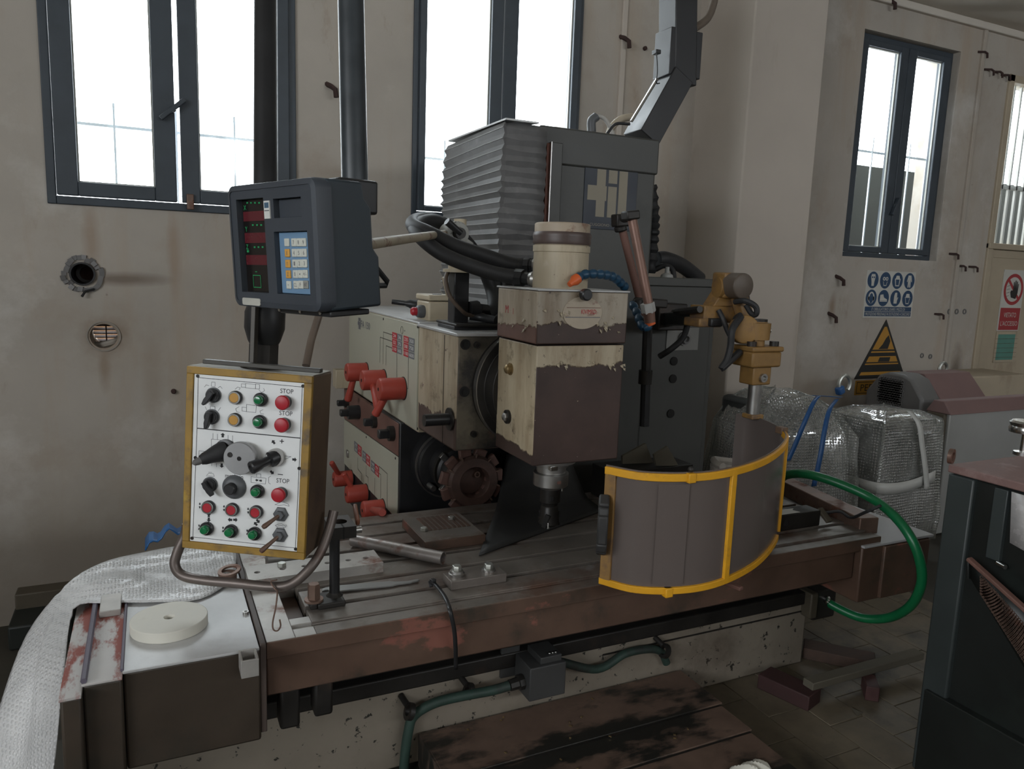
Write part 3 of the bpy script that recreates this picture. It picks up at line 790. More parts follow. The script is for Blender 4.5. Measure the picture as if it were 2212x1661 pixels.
# ---------------- headstock: gearbox that rides on the column
XL = .978
gear = mp('gearbox', box(XL + .006, 1.56, 2.92, 4.12, .935, 1.385), mt_cream, .006)
mp('gearbox_top', box(XL + .004, 1.56, 2.92, 4.13, 1.385, 1.393), mt_sheet, .002, parent=gear)
pl = mp('speed_plate', box(XL, XL + .008, 2.925, 4.10, .945, 1.382), mt_panelcream, .002, parent=gear)
nose = mp('nose_block', box(XL + .004, 1.52, 2.5, 2.918, .955, 1.378), [mt_peel_nose], .008)
mp('nose_seam', box(XL + .003, XL + .006, 2.622, 2.626, .958, 1.37), mt_dark, parent=nose)
mp('nose_front', box(XL + .010, 1.52, 2.494, 2.502, .96, 1.374), MAT('oily_worn_front', (.17, .145, .105), .45, var=.35, scale=5, patches=(((.022, .02, .018), 3.5, .42, .60), ((.10, .06, .045), 9, .58, .7))), .003, parent=nose)
mp('nose_cap', box(XL - .002, 1.525, 2.49, 2.93, 1.376, 1.388), mt_sheet, .003, parent=nose)
for px, py in ((1005, 744), (1003, 846)):
    c = P(px, py, y=2.494)
    mp('bolt_recess', lathe(c, (0, -1, 0), [(0, .019), (.004, .019), (.004, .013), (.001, .012)], 20), mt_hole, parent=nose)
for px, py in ((1029, 745), (1022, 937)):
    c = P(px, py, y=2.494)
    mp('socket_screw', lathe(c, (0, -1, 0), [(0, .012), (.012, .012), (.012, .007), (.006, .006)], 14), mt_dark, parent=nose)
# swivel flange between nose block and cutter head
mp('swivel_flange', lathe((1.257, 2.5, 1.19), (0, -1, 0), [(0, .215), (.05, .215), (.052, .185), (.115, .18)], 56), mt_dark, .002)
mp('flange_ring', ringdisc((1.257, 2.476, 1.19), (0, -1, 0), .2165, .20, .026, 56), mt_steel)

# lever hubs on the plates
def lever(cx, cy, xp, r, L, tip, hr=.018):
    """hub centre in the picture on plane xp, handle towards a second picture point"""
    b = P(cx, cy, x=xp)
    e = b - Vector((L, 0, 0))
    o = mp('lever', lathe(b, (-1, 0, 0), [(0, r), (L - .008, r), (L - .002, r * .93), (L, r * .84)], 28), mt_redlever)
    mp('set_screw', lathe(e, (-1, 0, 0), [(0, .008), (.0015, .008), (.0015, .006), (-.002, .005)], 12), mt_dark, parent=o)
    mid = b - Vector((L * .55, 0, 0))
    q = P(tip[0], tip[1], x=xp - L * .55 - tip[2])
    mp('handle', lathe(mid, q - mid, [(0, hr * .8), ((q - mid).length * .5, hr * .9), ((q - mid).length * .96, hr * 1.05), ((q - mid).length, hr * .8)], 14), mt_redlever, parent=o)
    mp('hub_plate', lathe(b + Vector((.001, 0, 0)), (-1, 0, 0), [(0, r * 1.07), (.004, r * 1.07)], 28), mt_dark, parent=o)
    return o
mp('gearbox_tail', obox(P(742, 817, y=4.06), (.10, .08, .10), (1, 0, 0)), mt_cream, .004, parent=gear)
lever(792, 803, XL, .046, .105, (751, 866, .03))
lever(830, 820, XL, .047, .108, (817, 884, .02))
lever(872, 839, XL, .048, .112, (810, 897, .05))
# square shafts and knobs below the plate
def shaft(cx, cy, xp, r, L, rr, collar=False):
    b = P(cx, cy, x=xp)
    o = mp('square_shaft', obox(b - Vector((L / 2, 0, 0)), (L, r * 1.7, r * 1.7), (-1, 0, 0)), mt_plasticblk, .004)
    mp('shaft_collar', lathe(b, (-1, 0, 0), [(0, rr), (L * .35, rr), (L * .35, rr * .7)], 18), mt_dark, parent=o)
    if collar: mp('shaft_sleeve', lathe(b, (-1, 0, 0), [(0, rr * 1.2), (L * .6, rr * 1.2)], 18), mt_black, parent=o)
    return o

# lower gearbox behind the table
XQ = .96
low = mp('feed_box', box(XQ + .006, 1.6, 3.12, 4.15, .30, .93), mt_black, .004)
fp = mp('feed_plate', prism([(3.12, .50), (3.12, .785), (4.14, .755), (4.14, .50)], (XQ, 0, 0), (0, 1, 0), (0, 0, 1), (.008, 0, 0)), mt_panelcream, .002, parent=low)
mp('shaft_strip', prism([(3.12, .79), (3.12, .935), (4.14, .935), (4.14, .76)], (XQ, 0, 0), (0, 1, 0), (0, 0, 1), (.02, 0, 0)), mt_redbrown, .002, parent=low)
shaft(850, 936, XQ, .022, .07, .034)
shaft(812, 911, XQ, .020, .06, .030)
shaft(776, 890, XQ, .020, .10, .030, True)
shaft(752, 870, XQ, .018, .06, .026)
lever(760, 1032, XQ, .042, .10, (716, 999, .07), .014)
lever(792, 1064, XQ, .044, .105, (742, 1022, .06), .014)
lever(828, 1098, XQ, .044, .10, (826, 1107, .13), .018)
mp('plate_hinge', box(XQ - .008, XQ, 4.02, 4.06, .56, .60), mt_steel, .003, parent=low)
# column face under the gearbox, horizontal spindle and face cutter
mp('column_face', box(XQ + .004, 2.16, 3.10, 3.6, .28, .94), mt_black, .004)
cc = Vector((1.125, 2.66, .798))
cc = P(1022, 1040, y=2.74)
mp('horizontal_spindle', lathe((cc.x, 3.1, cc.z), (0, -1, 0), [(0, .150), (.07, .150), (.075, .140), (.10, .138), (.105, .100), (.19, .098), (.20, .085), (.31, .08)], 48), mt_black)
mp('spindle_ring', ringdisc((cc.x, 3.032, cc.z), (0, -1, 0), .1515, .144, .008, 48), mt_steel)
sr_ = mp('drive_ring', ringdisc((cc.x, 2.93, cc.z), (0, -1, 0), .106, .085, .022, 40), mt_dark)
for k in range(4):
    a = .8 + k * math.pi / 2
    mp('drive_key', obox((cc.x + .098 * math.cos(a), 2.90, cc.z + .098 * math.sin(a)), (.026, .03, .022), (-math.sin(a), 0, math.cos(a)), (0, 1, 0)), mt_steel, .002, parent=sr_)
rc = MAT('rusty_cutter', (.088, .050, .040), .5, metal=.2, var=.35, scale=16, patches=(((.05, .032, .026), 6, .52, .68),))
CY0 = 2.80
ct = mp('face_cutter', lathe((cc.x, CY0, cc.z), (0, -1, 0), [(0, .088), (.012, .106), (.066, .109), (.078, .100), (.080, .066), (.074, .062), (.028, .060), (.028, .02), (.028, .001)], 48), rc)
for k in range(11):                                     # chip pockets and cartridges round the rim
    a = 2 * math.pi * k / 11 + .15
    dr_ = Vector((math.cos(a), 0, math.sin(a))); tg = Vector((-math.sin(a), 0, math.cos(a)))
    c = Vector((cc.x, CY0 - .04, cc.z)) + dr_ * .099
    mp('cartridge', obox(c, (.050, .076, .026), tg + dr_ * .16, (0, 1, 0)), MAT('cartridge_rust_%d' % k, (.135, .070, .055), .5, var=.3, scale=14), .004, parent=ct)
    mp('cutting_insert', obox(c + tg * .023 + dr_ * .006 + Vector((0, -.026, 0)), (.006, .022, .020), tg, (0, 1, 0)), mt_rustysteel, .002, parent=ct)
    mp('cartridge_screw', lathe(c + dr_ * .012 + Vector((0, .01, 0)), dr_, [(0, .006), (.003, .006), (.003, .003), (.001, .002)], 10), mt_hole, parent=ct)
c = Vector((cc.x + .026, CY0 - .028, cc.z + .022))
mp('cutter_bolt', ringdisc(c, (0, -1, 0), .013, .008, .014), mt_rustysteel, parent=ct)
mp('arbor_stud', cyl((cc.x - .10, 2.99, cc.z - .075), (cc.x - .10, 2.93, cc.z - .075), .012), mt_steel)

# ---------------- cutter head
HX0, HX1, HY0, HY1 = 1.092, 1.424, 2.10, 2.392
def boxm(x0, x1, y0, y1, z0, z1, ms):
    g = box(x0, x1, y0, y1, z0, z1); g.m = ms; return g      # face order: bottom, top, front(-y), right, back, left
hd = mp('cutter_head', boxm(HX0 + .004, HX1, HY0, HY1, .992, 1.384, [2, 2, 0, 2, 2, 1]), [mt_peel_low, mt_peel_lowside, mt_bare], .005)
hu = mp('head_cap', boxm(HX0 - .004, HX1 + .002, HY0 - .006, HY1, 1.388, 1.556, [2, 2, 0, 2, 2, 1]), [mt_peel_top, mt_peel_topside, mt_bare], .005)
mp('cap_lid', box(HX0 - .006, HX1 + .006, HY0 - .01, HY1 + .01, 1.556, 1.562), mt_sheet, .002, parent=hu)
for px, py in ((1103, 797), (1098, 900)):
    c = P(px, py, x=HX0 + .004)
    mp('oil_plug', lathe(c, (-1, 0, 0), [(0, .021), (.004, .021), (.004, .016), (.016, .0155), (.021, .010), (.023, .001)], 6 if py > 850 else 18), mt_brass if py < 850 else mt_steel, parent=hd)
    if py > 850: mp('plug_ring', ringdisc(c, (-1, 0, 0), .024, .017, .009), mt_dark, parent=hd)
c = P(1258, 636, y=HY0 - .006)
mp('filler_knob', lathe(c, (0, -1, 0), [(0, .012), (.01, .012), (.012, .019), (.03, .019), (.034, .015)], 20), mt_plasticblk, parent=hu)
c = P(1258, 676, y=HY0 - .006)
ov = mp('oval_plate', prism([(.073 * math.cos(a * math.pi / 24), .052 * math.sin(a * math.pi / 24)) for a in range(48)], c, (1, 0, 0), (0, 0, 1), (0, -.003, 0)), MAT('scuffed_oval_plate', (.46, .39, .30), .5, var=.15, scale=12, patches=(((.22, .10, .085), 14, .56, .66, None, None, (1, 1, 2.2)), ((.25, .22, .18), 20, .62, .7))), .001, parent=hu)
text('KIVIMRD:', mt_redprint, ov, c + Vector((.023, -.0038, .004)), (1, 0, 0), (0, 0, 1), .015, w=.058)
mp('oval_bar', box(c.x - .064, c.x + .066, c.y - .0036, c.y - .0031, c.z - .015, c.z - .0125), mt_greyink, parent=ov)
mp('oval_bar', box(c.x - .06, c.x + .066, c.y - .0036, c.y - .0031, c.z + .016, c.z + .0178), mt_redbrown, parent=ov)
c = P(1098, 668, x=HX0 - .004)
text('M', mt_redprint, hu, c + Vector((-.0006, .01, 0)), (0, -1, 0), (0, 0, 1), .026)
text('1', mt_redprint, hu, c + Vector((-.0006, -.04, -.004)), (0, -1, 0), (0, 0, 1), .020)
# curled paint flakes along the torn edges
random.seed(5)
def flake(px, py, nrm, pl):
    c = P(px, py, **pl); n = Vector(nrm)
    s = random.uniform(.006, .013)
    t = Vector((n.y, -n.x, 0)); up = Vector((0, 0, 1)); k = random.uniform(-.6, .6)
    a, b = t * s + up * (s * k), up * s * random.uniform(.6, 1.3) - t * s * k * .5
    mp('paint_flake', G().add([c + a * .5, c - a * .5, c - a * .3 - b * .6 + n * s * .35, c - b + n * s * .75, c + a * .35 - b * .5 + n * s * .3], [(0, 1, 2, 4), (2, 3, 4)]), mt_cream, parent=hu, solid=.0008)
for k in range(9): flake(random.uniform(1168, 1235), random.uniform(668, 704), (0, -1, 0), {'y': HY0 - .0065})
for k in range(9): flake(random.uniform(1285, 1352), random.uniform(684, 722), (0, -1, 0), {'y': HY0 - .0065})
for k in range(12): flake(random.uniform(1200, 1350), random.uniform(775, 796), (0, -1, 0), {'y': HY0 - .0005})
for k in range(6): flake(random.uniform(1082, 1155), random.uniform(680, 712), (-1, 0, 0), {'x': HX0 - .0045})
# spindle nose and end mill
sx, sy = 1.250, 2.25
sp = mp('vertical_spindle', lathe((sx, sy, .992), (0, 0, -1), [(0, .085), (.028, .085), (.03, .062), (.045, .06), (.047, .052), (.062, .052)], 36), mt_steel)
mp('drive_key', box(sx - .04, sx - .012, sy - .07, sy - .05, .945, .962), mt_chrome, .002, parent=sp)
th = mp('tool_holder', lathe((sx, sy, .932), (0, 0, -1), [(0, .05), (.008, .05), (.010, .062), (.054, .062), (.058, .055), (.06, .042), (.068, .038)], 36), mt_steel, .001)
mp('holder_mark', box(sx - .008, sx + .006, sy - .0628, sy - .0618, .895, .905), mt_redbrown, parent=th)
mp('lock_pin', cyl((sx + .03, sy - .03, .872), (sx + .03, sy - .03, .858), .004), mt_chrome, parent=th)
em = mp('end_mill', lathe((sx, sy, .868), (0, 0, -1), [(0, .036), (.052, .036), (.056, .030), (.066, .028), (.07, .031), (.11, .033), (.13, .038), (.138, .030)], 30), mt_dark)
for k in range(3):
    a = k * 2.1 + 3.9
    d = Vector((math.cos(a), math.sin(a), 0))
    mp('flute', obox(Vector((sx, sy, .752)) + d * .031, (.02, .018, .05), d, (.3 * -d.y, .3 * d.x, 1)), mt_hole, .003, parent=em)
    mp('insert', obox(Vector((sx, sy, .738)) + d * .034 + Vector((-d.y, d.x, 0)) * .010, (.012, .006, .022), d), mt_chrome, .001, parent=em)
mp('holder_slot', obox(Vector((sx - .012, sy - .034, .835)), (.016, .01, .02), (1, 0, 0)), mt_hole, .003, parent=em)
# motor on top of the head
mx, my = 1.252, 2.25
mo = mp('spindle_motor', lathe((mx, my, 1.562), (0, 0, 1), [(0, .093), (.118, .093), (.12, .096), (.14, .096), (.142, .091), (.152, .091), (.17, .093)], 44), mt_cream)
mp('tape_band', lathe((mx, my, 1.706), (0, 0, 1), [(0, .0955), (.008, .098), (.016, .0965), (.026, .0985), (.036, .097), (.04, .0945)], 44), MAT('brown_tape', (.085, .058, .050), .35, var=.3, scale=20), parent=mo)
mp('motor_cap', lathe((mx, my, 1.742), (0, 0, 1), [(0, .093), (.03, .093), (.034, .088), (.034, .01)], 44), MAT('rust_spotted_cream', (.42, .34, .25), .5, var=.15, patches=(((.18, .075, .045), 14, .57, .68),)), parent=mo)

# ---------------- column, bellows and cabinets
CY = 3.0
col = mp('column', box(1.50, 2.155, CY, 4.05, .28, 2.232), mt_greycol, .012)
mp('column_cap', box(1.535, 2.16, CY - .010, CY + .01, P(1300, 366, y=CY).z, 2.236), mt_greycol, .008, parent=col)
mp('way_gib', box(P(1178, 400, y=CY - .03).x, P(1186, 400, y=CY - .03).x, CY - .03, CY + .02, 1.45, 2.16), MAT('rusty_gib', (.17, .060, .036), .5, var=.25), .002, parent=col)
mp('guide_rail', box(P(1187, 400, y=CY - .04).x, P(1213, 400, y=CY - .04).x, CY - .04, CY + .02, 1.45, 2.165), mt_greycol, .004, parent=col)
mp('rail_edge', box(P(1187, 400, y=CY - .042).x, P(1189, 400, y=CY - .042).x, CY - .044, CY - .03, 1.45, 2.165), mt_steel, parent=col)
lc = P(1319, 430, y=CY - .004)
lw, lh = .282, .275
lp = mp('logo_plate', box(lc.x - lw / 2, lc.x + lw / 2, CY - .0045, CY + .001, lc.z - lh / 2, lc.z + lh / 2), mt_logo, .001, parent=col)
def logo(parent, c, ux, uz, s, m, n):
    """block letter mark: crossed f, short and long bars"""
    c, ux, uz = Vector(c), Vector(ux), Vector(uz)
    for a, b, e, f in ((-.27, -.08, -.45, .45), (-.46, -.27, -.14, .14), (-.08, -.05, -.14, .14), (-.02, .17, .20, .45), (-.02, .17, -.45, .14), (.21, .40, -.45, .45)):
        q = [c + ux * (i * s) + uz * (j * s * .95) for i, j in ((a, e), (b, e), (b, f), (a, f))]
        part('logo_block', G().add(q, [(0, 1, 2, 3)]), m, parent)
logo(lp, (lc.x - .012, CY - .0055, lc.z + .022), (1, 0, 0), (0, 0, 1), .245, mt_logotan, None)
text('CUGGIONO - MI', mt_logotan, lp, (lc.x - .035, CY - .0055, lc.z - .118), (1, 0, 0), (0, 0, 1), .012, w=.14)
# bellows: folded cloth round the left and front of the column ways
XB, YN, YFAR = 1.335, 2.93, 3.60
random.seed(3)
NP = 19
zt, zb_ = 2.215, 1.40
rows = []
for k in range(2 * NP + 1):
    t = k / (2 * NP)
    z = zt + (zb_ - zt) * t
    out = (.008 if k % 2 else -.004)
    jit = random.uniform(-.006, .006)
    dz = random.uniform(-.006, .006)
    # the upper folds hang askew: the far corner sags, then closes up again half way down
    sag = -.030 * max(0, 1 - abs(t - .16) / .26) * (1 if t < .5 else .3)
    row = []
    bulge = .008 * math.sin(math.pi * min(1, t * 2.4)) if t < .42 else 0
    xl = XB - out - jit * .6 - .012 * math.sin(math.pi * t) + random.uniform(-.003, .003)
    for yy, ff in ((YFAR + out + bulge * 2.4, 1.0), (3.36, .55), (3.10, .15), (YN - out * .5 - .006, 0)):
        row.append(Vector((xl + random.uniform(-.003, .003), yy, z + sag * ff + dz * ff)))
    yf = YN - out - jit * .6
    for xx in (XB - out * .5 + .012, 1.41, 1.47, 1.535):
        row.append(Vector((xx, yf + random.uniform(-.003, .003), z + random.uniform(-.004, .004))))
    rows.append(row)
vs = [p for r_ in rows for p in r_]; w_ = len(rows[0])
fs = [(j * w_ + i, j * w_ + i + 1, (j + 1) * w_ + i + 1, (j + 1) * w_ + i) for j in range(len(rows) - 1) for i in range(w_ - 1)]
be = mp('bellows', G().add(vs, fs), mt_bellow, solid=.002)
be.data.set_sharp_from_angle(angle=math.radians(12))
fe = MAT('rubbed_fold_edge', (.36, .355, .35), .5, var=.35, scale=16)
for j in range(1, len(rows), 2):
    mp('fold_edge', tube([p + Vector((-.0015, 0, 0)) for p in rows[j][:4]], .0022, 5), fe, parent=be)
mp('bellows_lid', prism([(XB + .002, 3.585), (XB + .002, YN - .012), (1.49, YN - .012), (1.44, 3.03), (1.52, 3.60)], (0, 0, 2.222), (1, 0, 0), (0, 1, 0), (0, 0, .008)), mt_sheet, .001, parent=be)
mp('bellows_core', box(XB + .06, 1.56, YN + .06, 3.56, 1.39, 2.21), mt_black, parent=be)
# machine part under the bellows beside the motor
mp('slide_cover', box(1.34, 1.60, 2.80, 2.94, 1.388, 1.60), mt_black, .008)
# electric cabinet to the right of the column
ec = mp('side_cabinet', box(2.16, 2.565, 3.02, 3.75, .25, 1.60), mt_greycol, .008)
mp('cabinet_lid', box(2.155, 2.57, 3.005, 3.76, 1.565, 1.606), mt_greycol, .004, parent=ec)
mp('cabinet_wing', box(2.565, 2.62, 3.06, 3.75, .25, 1.59), mt_greycol, .004, parent=ec)
c0, c1 = P(1441, 708, y=3.018), P(1506, 756, y=3.018)
sk = mp('socket_plate', box(c0.x, c1.x, 3.014, 3.02, c1.z, c0.z), MAT('pale_grey_plate', (.20, .195, .18), .45, var=.12), .001, parent=ec)
c = P(1476, 731, y=3.014)
mp('socket', lathe(c, (0, -1, 0), [(0, .034), (.012, .034), (.012, .027), (.03, .024), (.032, .014), (.016, .012)], 24), mt_hoodgrey, parent=sk)
for px, py in ((1455, 780), (1453, 818), (1448, 893)):
    mp('blind_plug', lathe(P(px, py, y=3.02), (0, -1, 0), [(0, .022), (.006, .022), (.008, .016)], 18), mt_hole, parent=ec)
mp('cable_bundle', tube(spline([P(1404, 400, y=3.3), P(1410, 470, y=3.3), P(1408, 520, y=3.3), P(1402, 590, y=3.3)], 10), .05, 10, rr=lambda t: .035 + .006 * math.sin(t * 60)), mt_rubber)
# lower flex and post in front of the column
mp('conduit', tube([P(1400, 690, y=2.7), P(1397, 760, y=2.7), P(1392, 920, y=2.7)], .022, 10), mt_black)
mp('conduit_joint', lathe(P(1395, 800, y=2.7), (0, 0, -1), [(0, .03), (.06, .03)], 12), mt_dark)

# ---------------- hoses to the spindle motor
random.seed(8)
def hose(pts, r, m, name='hose', n=16, seg=10): return mp(name, tube(spline(pts, seg), r, max(n, 12)), m)
pa = [P(1150, 573, y=2.40), P(1105, 571, y=2.42), P(1045, 552, y=2.44), P(985, 532, y=2.47), P(925, 503, y=2.52), P(893, 488, y=2.62), P(898, 476, y=2.76), P(930, 474, y=2.86), P(975, 492, y=2.92), P(1015, 530, y=2.93), P(1040, 570, y=2.93), P(1066, 602, y=2.9), P(1072, 640, y=2.84), P(1066, 668, y=2.8)]
hose(pa, .026, mt_rubber)
pb = [P(1135, 600, y=2.36), P(1075, 592, y=2.38), P(1010, 572, y=2.40), P(955, 548, y=2.44), P(915, 518, y=2.5), P(896, 494, y=2.6), P(905, 482, y=2.72), P(940, 478, y=2.8), P(985, 502, y=2.86), P(1022, 545, y=2.88), P(1045, 585, y=2.88), P(1062, 630, y=2.86), P(1066, 665, y=2.78), P(1050, 680, y=2.74)]
hose(pb, .025, mt_rubber)
hose([P(1150, 590, y=2.42), P(1090, 584, y=2.6), P(1060, 590, y=2.8)], .016, mt_rubber)
for a, b in ((P(1133, 574, y=2.4), P(1160, 574, y=2.37)), (P(1112, 599, y=2.37), P(1160, 604, y=2.3))):
    h = mp('hose_union', lathe(a, b - a, [(0, .03), ((b - a).length * .4, .03), ((b - a).length * .42, .022), ((b - a).length, .02)], 8), mt_plasticblk)
    mp('union_nut', lathe(a + (b - a) * .7, b - a, [(0, .024), (.012, .028), (.024, .024), (.036, .028), (.048, .02)], 12), mt_steel, parent=h)
hose([P(968, 585, y=2.72), P(963, 605, y=2.68), P(972, 640, y=2.66), P(995, 668, y=2.66), P(1012, 680, y=2.68), P(1045, 680, y=2.7)], .008, MAT('brown_cable', (.13, .095, .07), .5), 'cable', 8)
mp('cable_plug', lathe(P(1012, 668, y=2.7), (1, .2, 0), [(0, .03), (.04, .034), (.05, .022), (.09, .018)], 12), mt_black)
hose([P(1015, 682, y=2.7), P(1040, 686, y=2.68), P(1072, 692, y=2.62)], .016, mt_black)

# post and clamp on top of the gearbox that carries the readout arm
pst = P(990, 690, y=2.72)
po = mp('arm_post', box(pst.x - .03, pst.x + .03, 2.69, 2.76, 1.388, 1.60), mt_black, .004)
mp('post_foot', box(pst.x - .055, pst.x + .33, 2.62, 2.80, 1.388, 1.402), mt_black, .003, parent=po)
mp('post_foot', box(pst.x - .055, pst.x + .33, 2.60, 2.82, 1.402, 1.412), mt_dark, .003, parent=po)
mp('post_plate', lathe((pst.x, 2.725, 1.60), (0, 0, 1), [(0, .062), (.012, .062), (.014, .03)], 28), mt_cream, parent=po)
mp('post_sleeve', lathe((pst.x, 2.725, 1.612), (0, 0, 1), [(0, .042), (.045, .042), (.047, .03), (.06, .027)], 24), mt_cream, parent=po)
mp('post_stem', cyl((pst.x, 2.725, 1.66), (pst.x, 2.725, 1.80), .024), mt_cream, parent=po)
cl = P(980, 505, y=2.70)
k_ = mp('arm_clamp', lathe(cl + Vector((0, .045, 0)), (0, -1, 0), [(0, .045), (.09, .045), (.095, .036), (.095, .022), (.06, .020)], 24) + obox(cl + Vector((.03, 0, -.045)), (.05, .08, .06), (1, 0, -.6)), MAT('flaky_white_clamp', (.42, .42, .39), .5, var=.25, patches=(((.12, .11, .1), 40, .58, .64),)), .003)
mp('clamp_bolt', cyl(cl + Vector((0, -.02, 0)), cl + Vector((0, -.075, 0)), .02), mt_dark, parent=k_)
mp('clamp_handle', cyl(cl + Vector((0, -.07, 0)), P(965, 478, y=2.62), .012, .014), mt_plasticblk, parent=k_)
mp('cable_bracket', bar(P(958, 598, y=2.72), P(968, 640, y=2.72), .02, .01) + bar(P(968, 640, y=2.72), P(985, 646, y=2.72), .02, .01), mt_cream, .002)
# switch box with a red push button
b0 = P(905, 692, x=XL + .02)
sb = mp('switch_box', box(P(926, 670, y=2.98).x, P(985, 670, y=2.98).x, 2.98, 3.14, 1.392, 1.475), mt_cream, .008)
x0_, x1_ = P(926, 670, y=2.98).x, P(985, 670, y=2.98).x
mp('box_lid', box(x0_ - .003, x1_ + .003, 2.975, 3.145, 1.478, 1.502), mt_cream, .006, parent=sb)
mp('lid_slot', lathe((x0_ + .06, 3.05, 1.502), (0, 0, 1), [(0, .02), (.002, .02)], 16), mt_dark, parent=sb)
c = Vector((x0_, 3.04, 1.43))
pbn = mp('push_button', lathe(c, (-1, 0, 0), [(0, .026), (.012, .028), (.03, .025), (.034, .02)], 20), mt_plasticgry, parent=sb)
mp('button_cap', lathe(c - Vector((.03, 0, 0)), (-1, 0, 0), [(0, .018), (.02, .018), (.026, .013)], 18), mt_red, parent=pbn)
mp('cable_gland', lathe((x0_ + .02, 3.16, 1.45), (-1, .4, .1), [(0, .02), (.04, .02), (.06, .012), (.12, .011)], 10), mt_black, parent=sb)
# short handle shaft on the nose block
c = P(972, 905, x=XL)
ns = mp('crank_stub', cyl(c + Vector((.02, 0, 0)), c - Vector((.10, 0, 0)), .022), mt_plasticblk)
mp('stub_flange', ringdisc(c, (-1, 0, 0), .042, .02, .006), mt_dark, parent=ns)
mp('stub_knob', hexa(P(944, 905, x=XL) , (-1, 0, 0), .022, .045), mt_plasticblk, parent=ns)

# ---------------- prints on the two plates
NX = Vector((-1, 0, 0)); FY = Vector((0, -1, 0)); UP = Vector((0, 0, 1))
def print_plate(parent, xp, cells, lines):
    for (px0, py0), (px1, py1), m, s in cells:
        a, b = P(px0, py0, x=xp), P(px1, py1, x=xp)
        y0, y1, z0, z1 = a.y, b.y, min(a.z, b.z), max(a.z, b.z)
        o = part('speed_cell', G().add([(xp, y0, z0), (xp, y1, z0), (xp, y1, z1), (xp, y0, z1)], [(0, 1, 2, 3)]), m, parent)
        if s: text(s, mt_white, o, (xp - .0006, (y0 + y1) / 2, (z0 + z1) / 2), FY, UP, (z1 - z0) * .52, w=abs(y1 - y0) * (.2 + .14 * len(s)))
    for pts in lines:
        q = [P(px, py, x=xp) for px, py in pts]
        for i in range(1, len(q)):                       # keep the leaders square to the plate
            if abs(pts[i][0] - pts[i - 1][0]) < 2: q[i].y = q[i - 1].y
            else: q[i].z = q[i - 1].z
        part('leader_line', stroke(q, .0035, NX), mt_lineink, parent)
xp = XL - .0008
def zat(px, py): return P(px, py, x=xp)
g0 = zat(847, 717); yL = g0.y
ys_ = [zat(847.3, 720).y, zat(858, 720).y, zat(869, 720).y, zat(872, 720).y, zat(883, 720).y, zat(896, 720).y]
z0_ = zat(848, 717).z; ch = (z0_ - zat(848, 760).z) / 3
num = [['24', '36', '235', '350'], ['52', '75', '500', '750'], ['110', '165', '1100', '1600']]
for r_ in range(3):
    for k in range(4):
        a, b = [(0, 1), (1, 2), (3, 4), (4, 5)][k]
        y0, y1 = ys_[a], ys_[b]; zz1 = z0_ - r_ * ch; zz0 = zz1 - ch * .93
        o = part('speed_cell', G().add([(xp, y0, zz0), (xp, y1 + .003, zz0), (xp, y1 + .003, zz1), (xp, y0, zz1)], [(0, 1, 2, 3)]), mt_redprint if k % 2 == 0 else mt_greyink, pl)
        text(num[r_][k], mt_white, o, (xp - .0006, (y0 + y1) / 2, (zz0 + zz1) / 2), FY, UP, ch * .48, w=abs(y1 - y0) * (.16 + .17 * len(num[r_][k])))
def leader(parent, xq, pts):
    part('leader_line', stroke([Vector((xq, y, z)) for y, z in pts], .004, NX), mt_lineink, parent)
zr = [z0_ - ch * (k + .45) for k in range(3)]
ya, yb, yc = zat(828, 720).y, zat(821, 730).y, zat(834, 750).y
leader(pl, xp, [(ys_[0], zr[0]), (ya, zr[0]), (ya, 1.16)])
leader(pl, xp, [(ys_[0], zr[1]), (yb, zr[1]), (yb, 1.16)])
leader(pl, xp, [(ys_[0], zr[2]), (yc, zr[2]), (yc, 1.16)])
zlow = z0_ - 3 * ch
leader(pl, xp, [(ys_[1], zlow), (ys_[1], zlow - .11), (ys_[1] - .03, zlow - .115), (ys_[1] - .03, 1.10)])
leader(pl, xp, [(ys_[4], zlow), (ys_[4], zlow - .13), (ys_[4] + .03, zlow - .135), (ys_[4] + .03, 1.08)])
c = zat(789, 702)
text('FA 150', mt_greyink, pl, (xp, c.y, c.z), FY, UP, .036, w=.175, bold=.012)
c = zat(777, 699)
logo(pl, (xp, c.y + .01, c.z), FY, UP, .070, mt_greyink, None)
c = zat(868, 713)
part('dial_ring', ringdisc(Vector((xp + .0006, c.y, c.z)), (-1, 0, 0), .017, .0155, .0012), mt_lineink, pl)
text('min', mt_lineink, pl, (xp, zat(874, 714).y, zat(874, 714).z), FY, UP, .008)
for px, py in ((828, 689), (902, 706), (902, 926)):
    q = zat(px, py)
    part('plate_screw', lathe((XL, q.y, q.z), (-1, 0, 0), [(0, .006), (.002, .005)], 10), mt_dark, pl)
# feed plate prints
xf = XQ - .0008
def zaf(px, py): return P(px, py, x=xf)
fy = [zaf(765, 960).y, zaf(773, 960).y, zaf(781, 960).y, zaf(783, 970).y, zaf(791, 970).y, zaf(799.5, 970).y, zaf(801.5, 985).y, zaf(810, 985).y, zaf(819, 985).y]
zt_ = zaf(765.5, 952).z; hh = zaf(765.5, 952).z - zaf(765.5, 974).z
fn_ = [['25', '50', '100', '80', '160', '450'], ['200', '400', '630', '500', '800', '1250']]
for r_ in range(2):
    for k in range(6):
        i = (k // 2) * 3 + k % 2
        y0, y1 = fy[i], fy[i + 1]; zz1 = zt_ - r_ * hh / 2 - .010 * (k // 2); zz0 = zz1 - hh / 2 * .93
        o = part('feed_cell', G().add([(xf, y0, zz0), (xf, y1, zz0), (xf, y1, zz1), (xf, y0, zz1)], [(0, 1, 2, 3)]), mt_greyink if k % 2 == 0 else mt_redprint, fp)
        text(fn_[r_][k], mt_white, o, (xf - .0006, (y0 + y1) / 2, (zz0 + zz1) / 2), FY, UP, hh * .22, w=abs(y1 - y0) * .6)
zf = zt_ - hh - .02
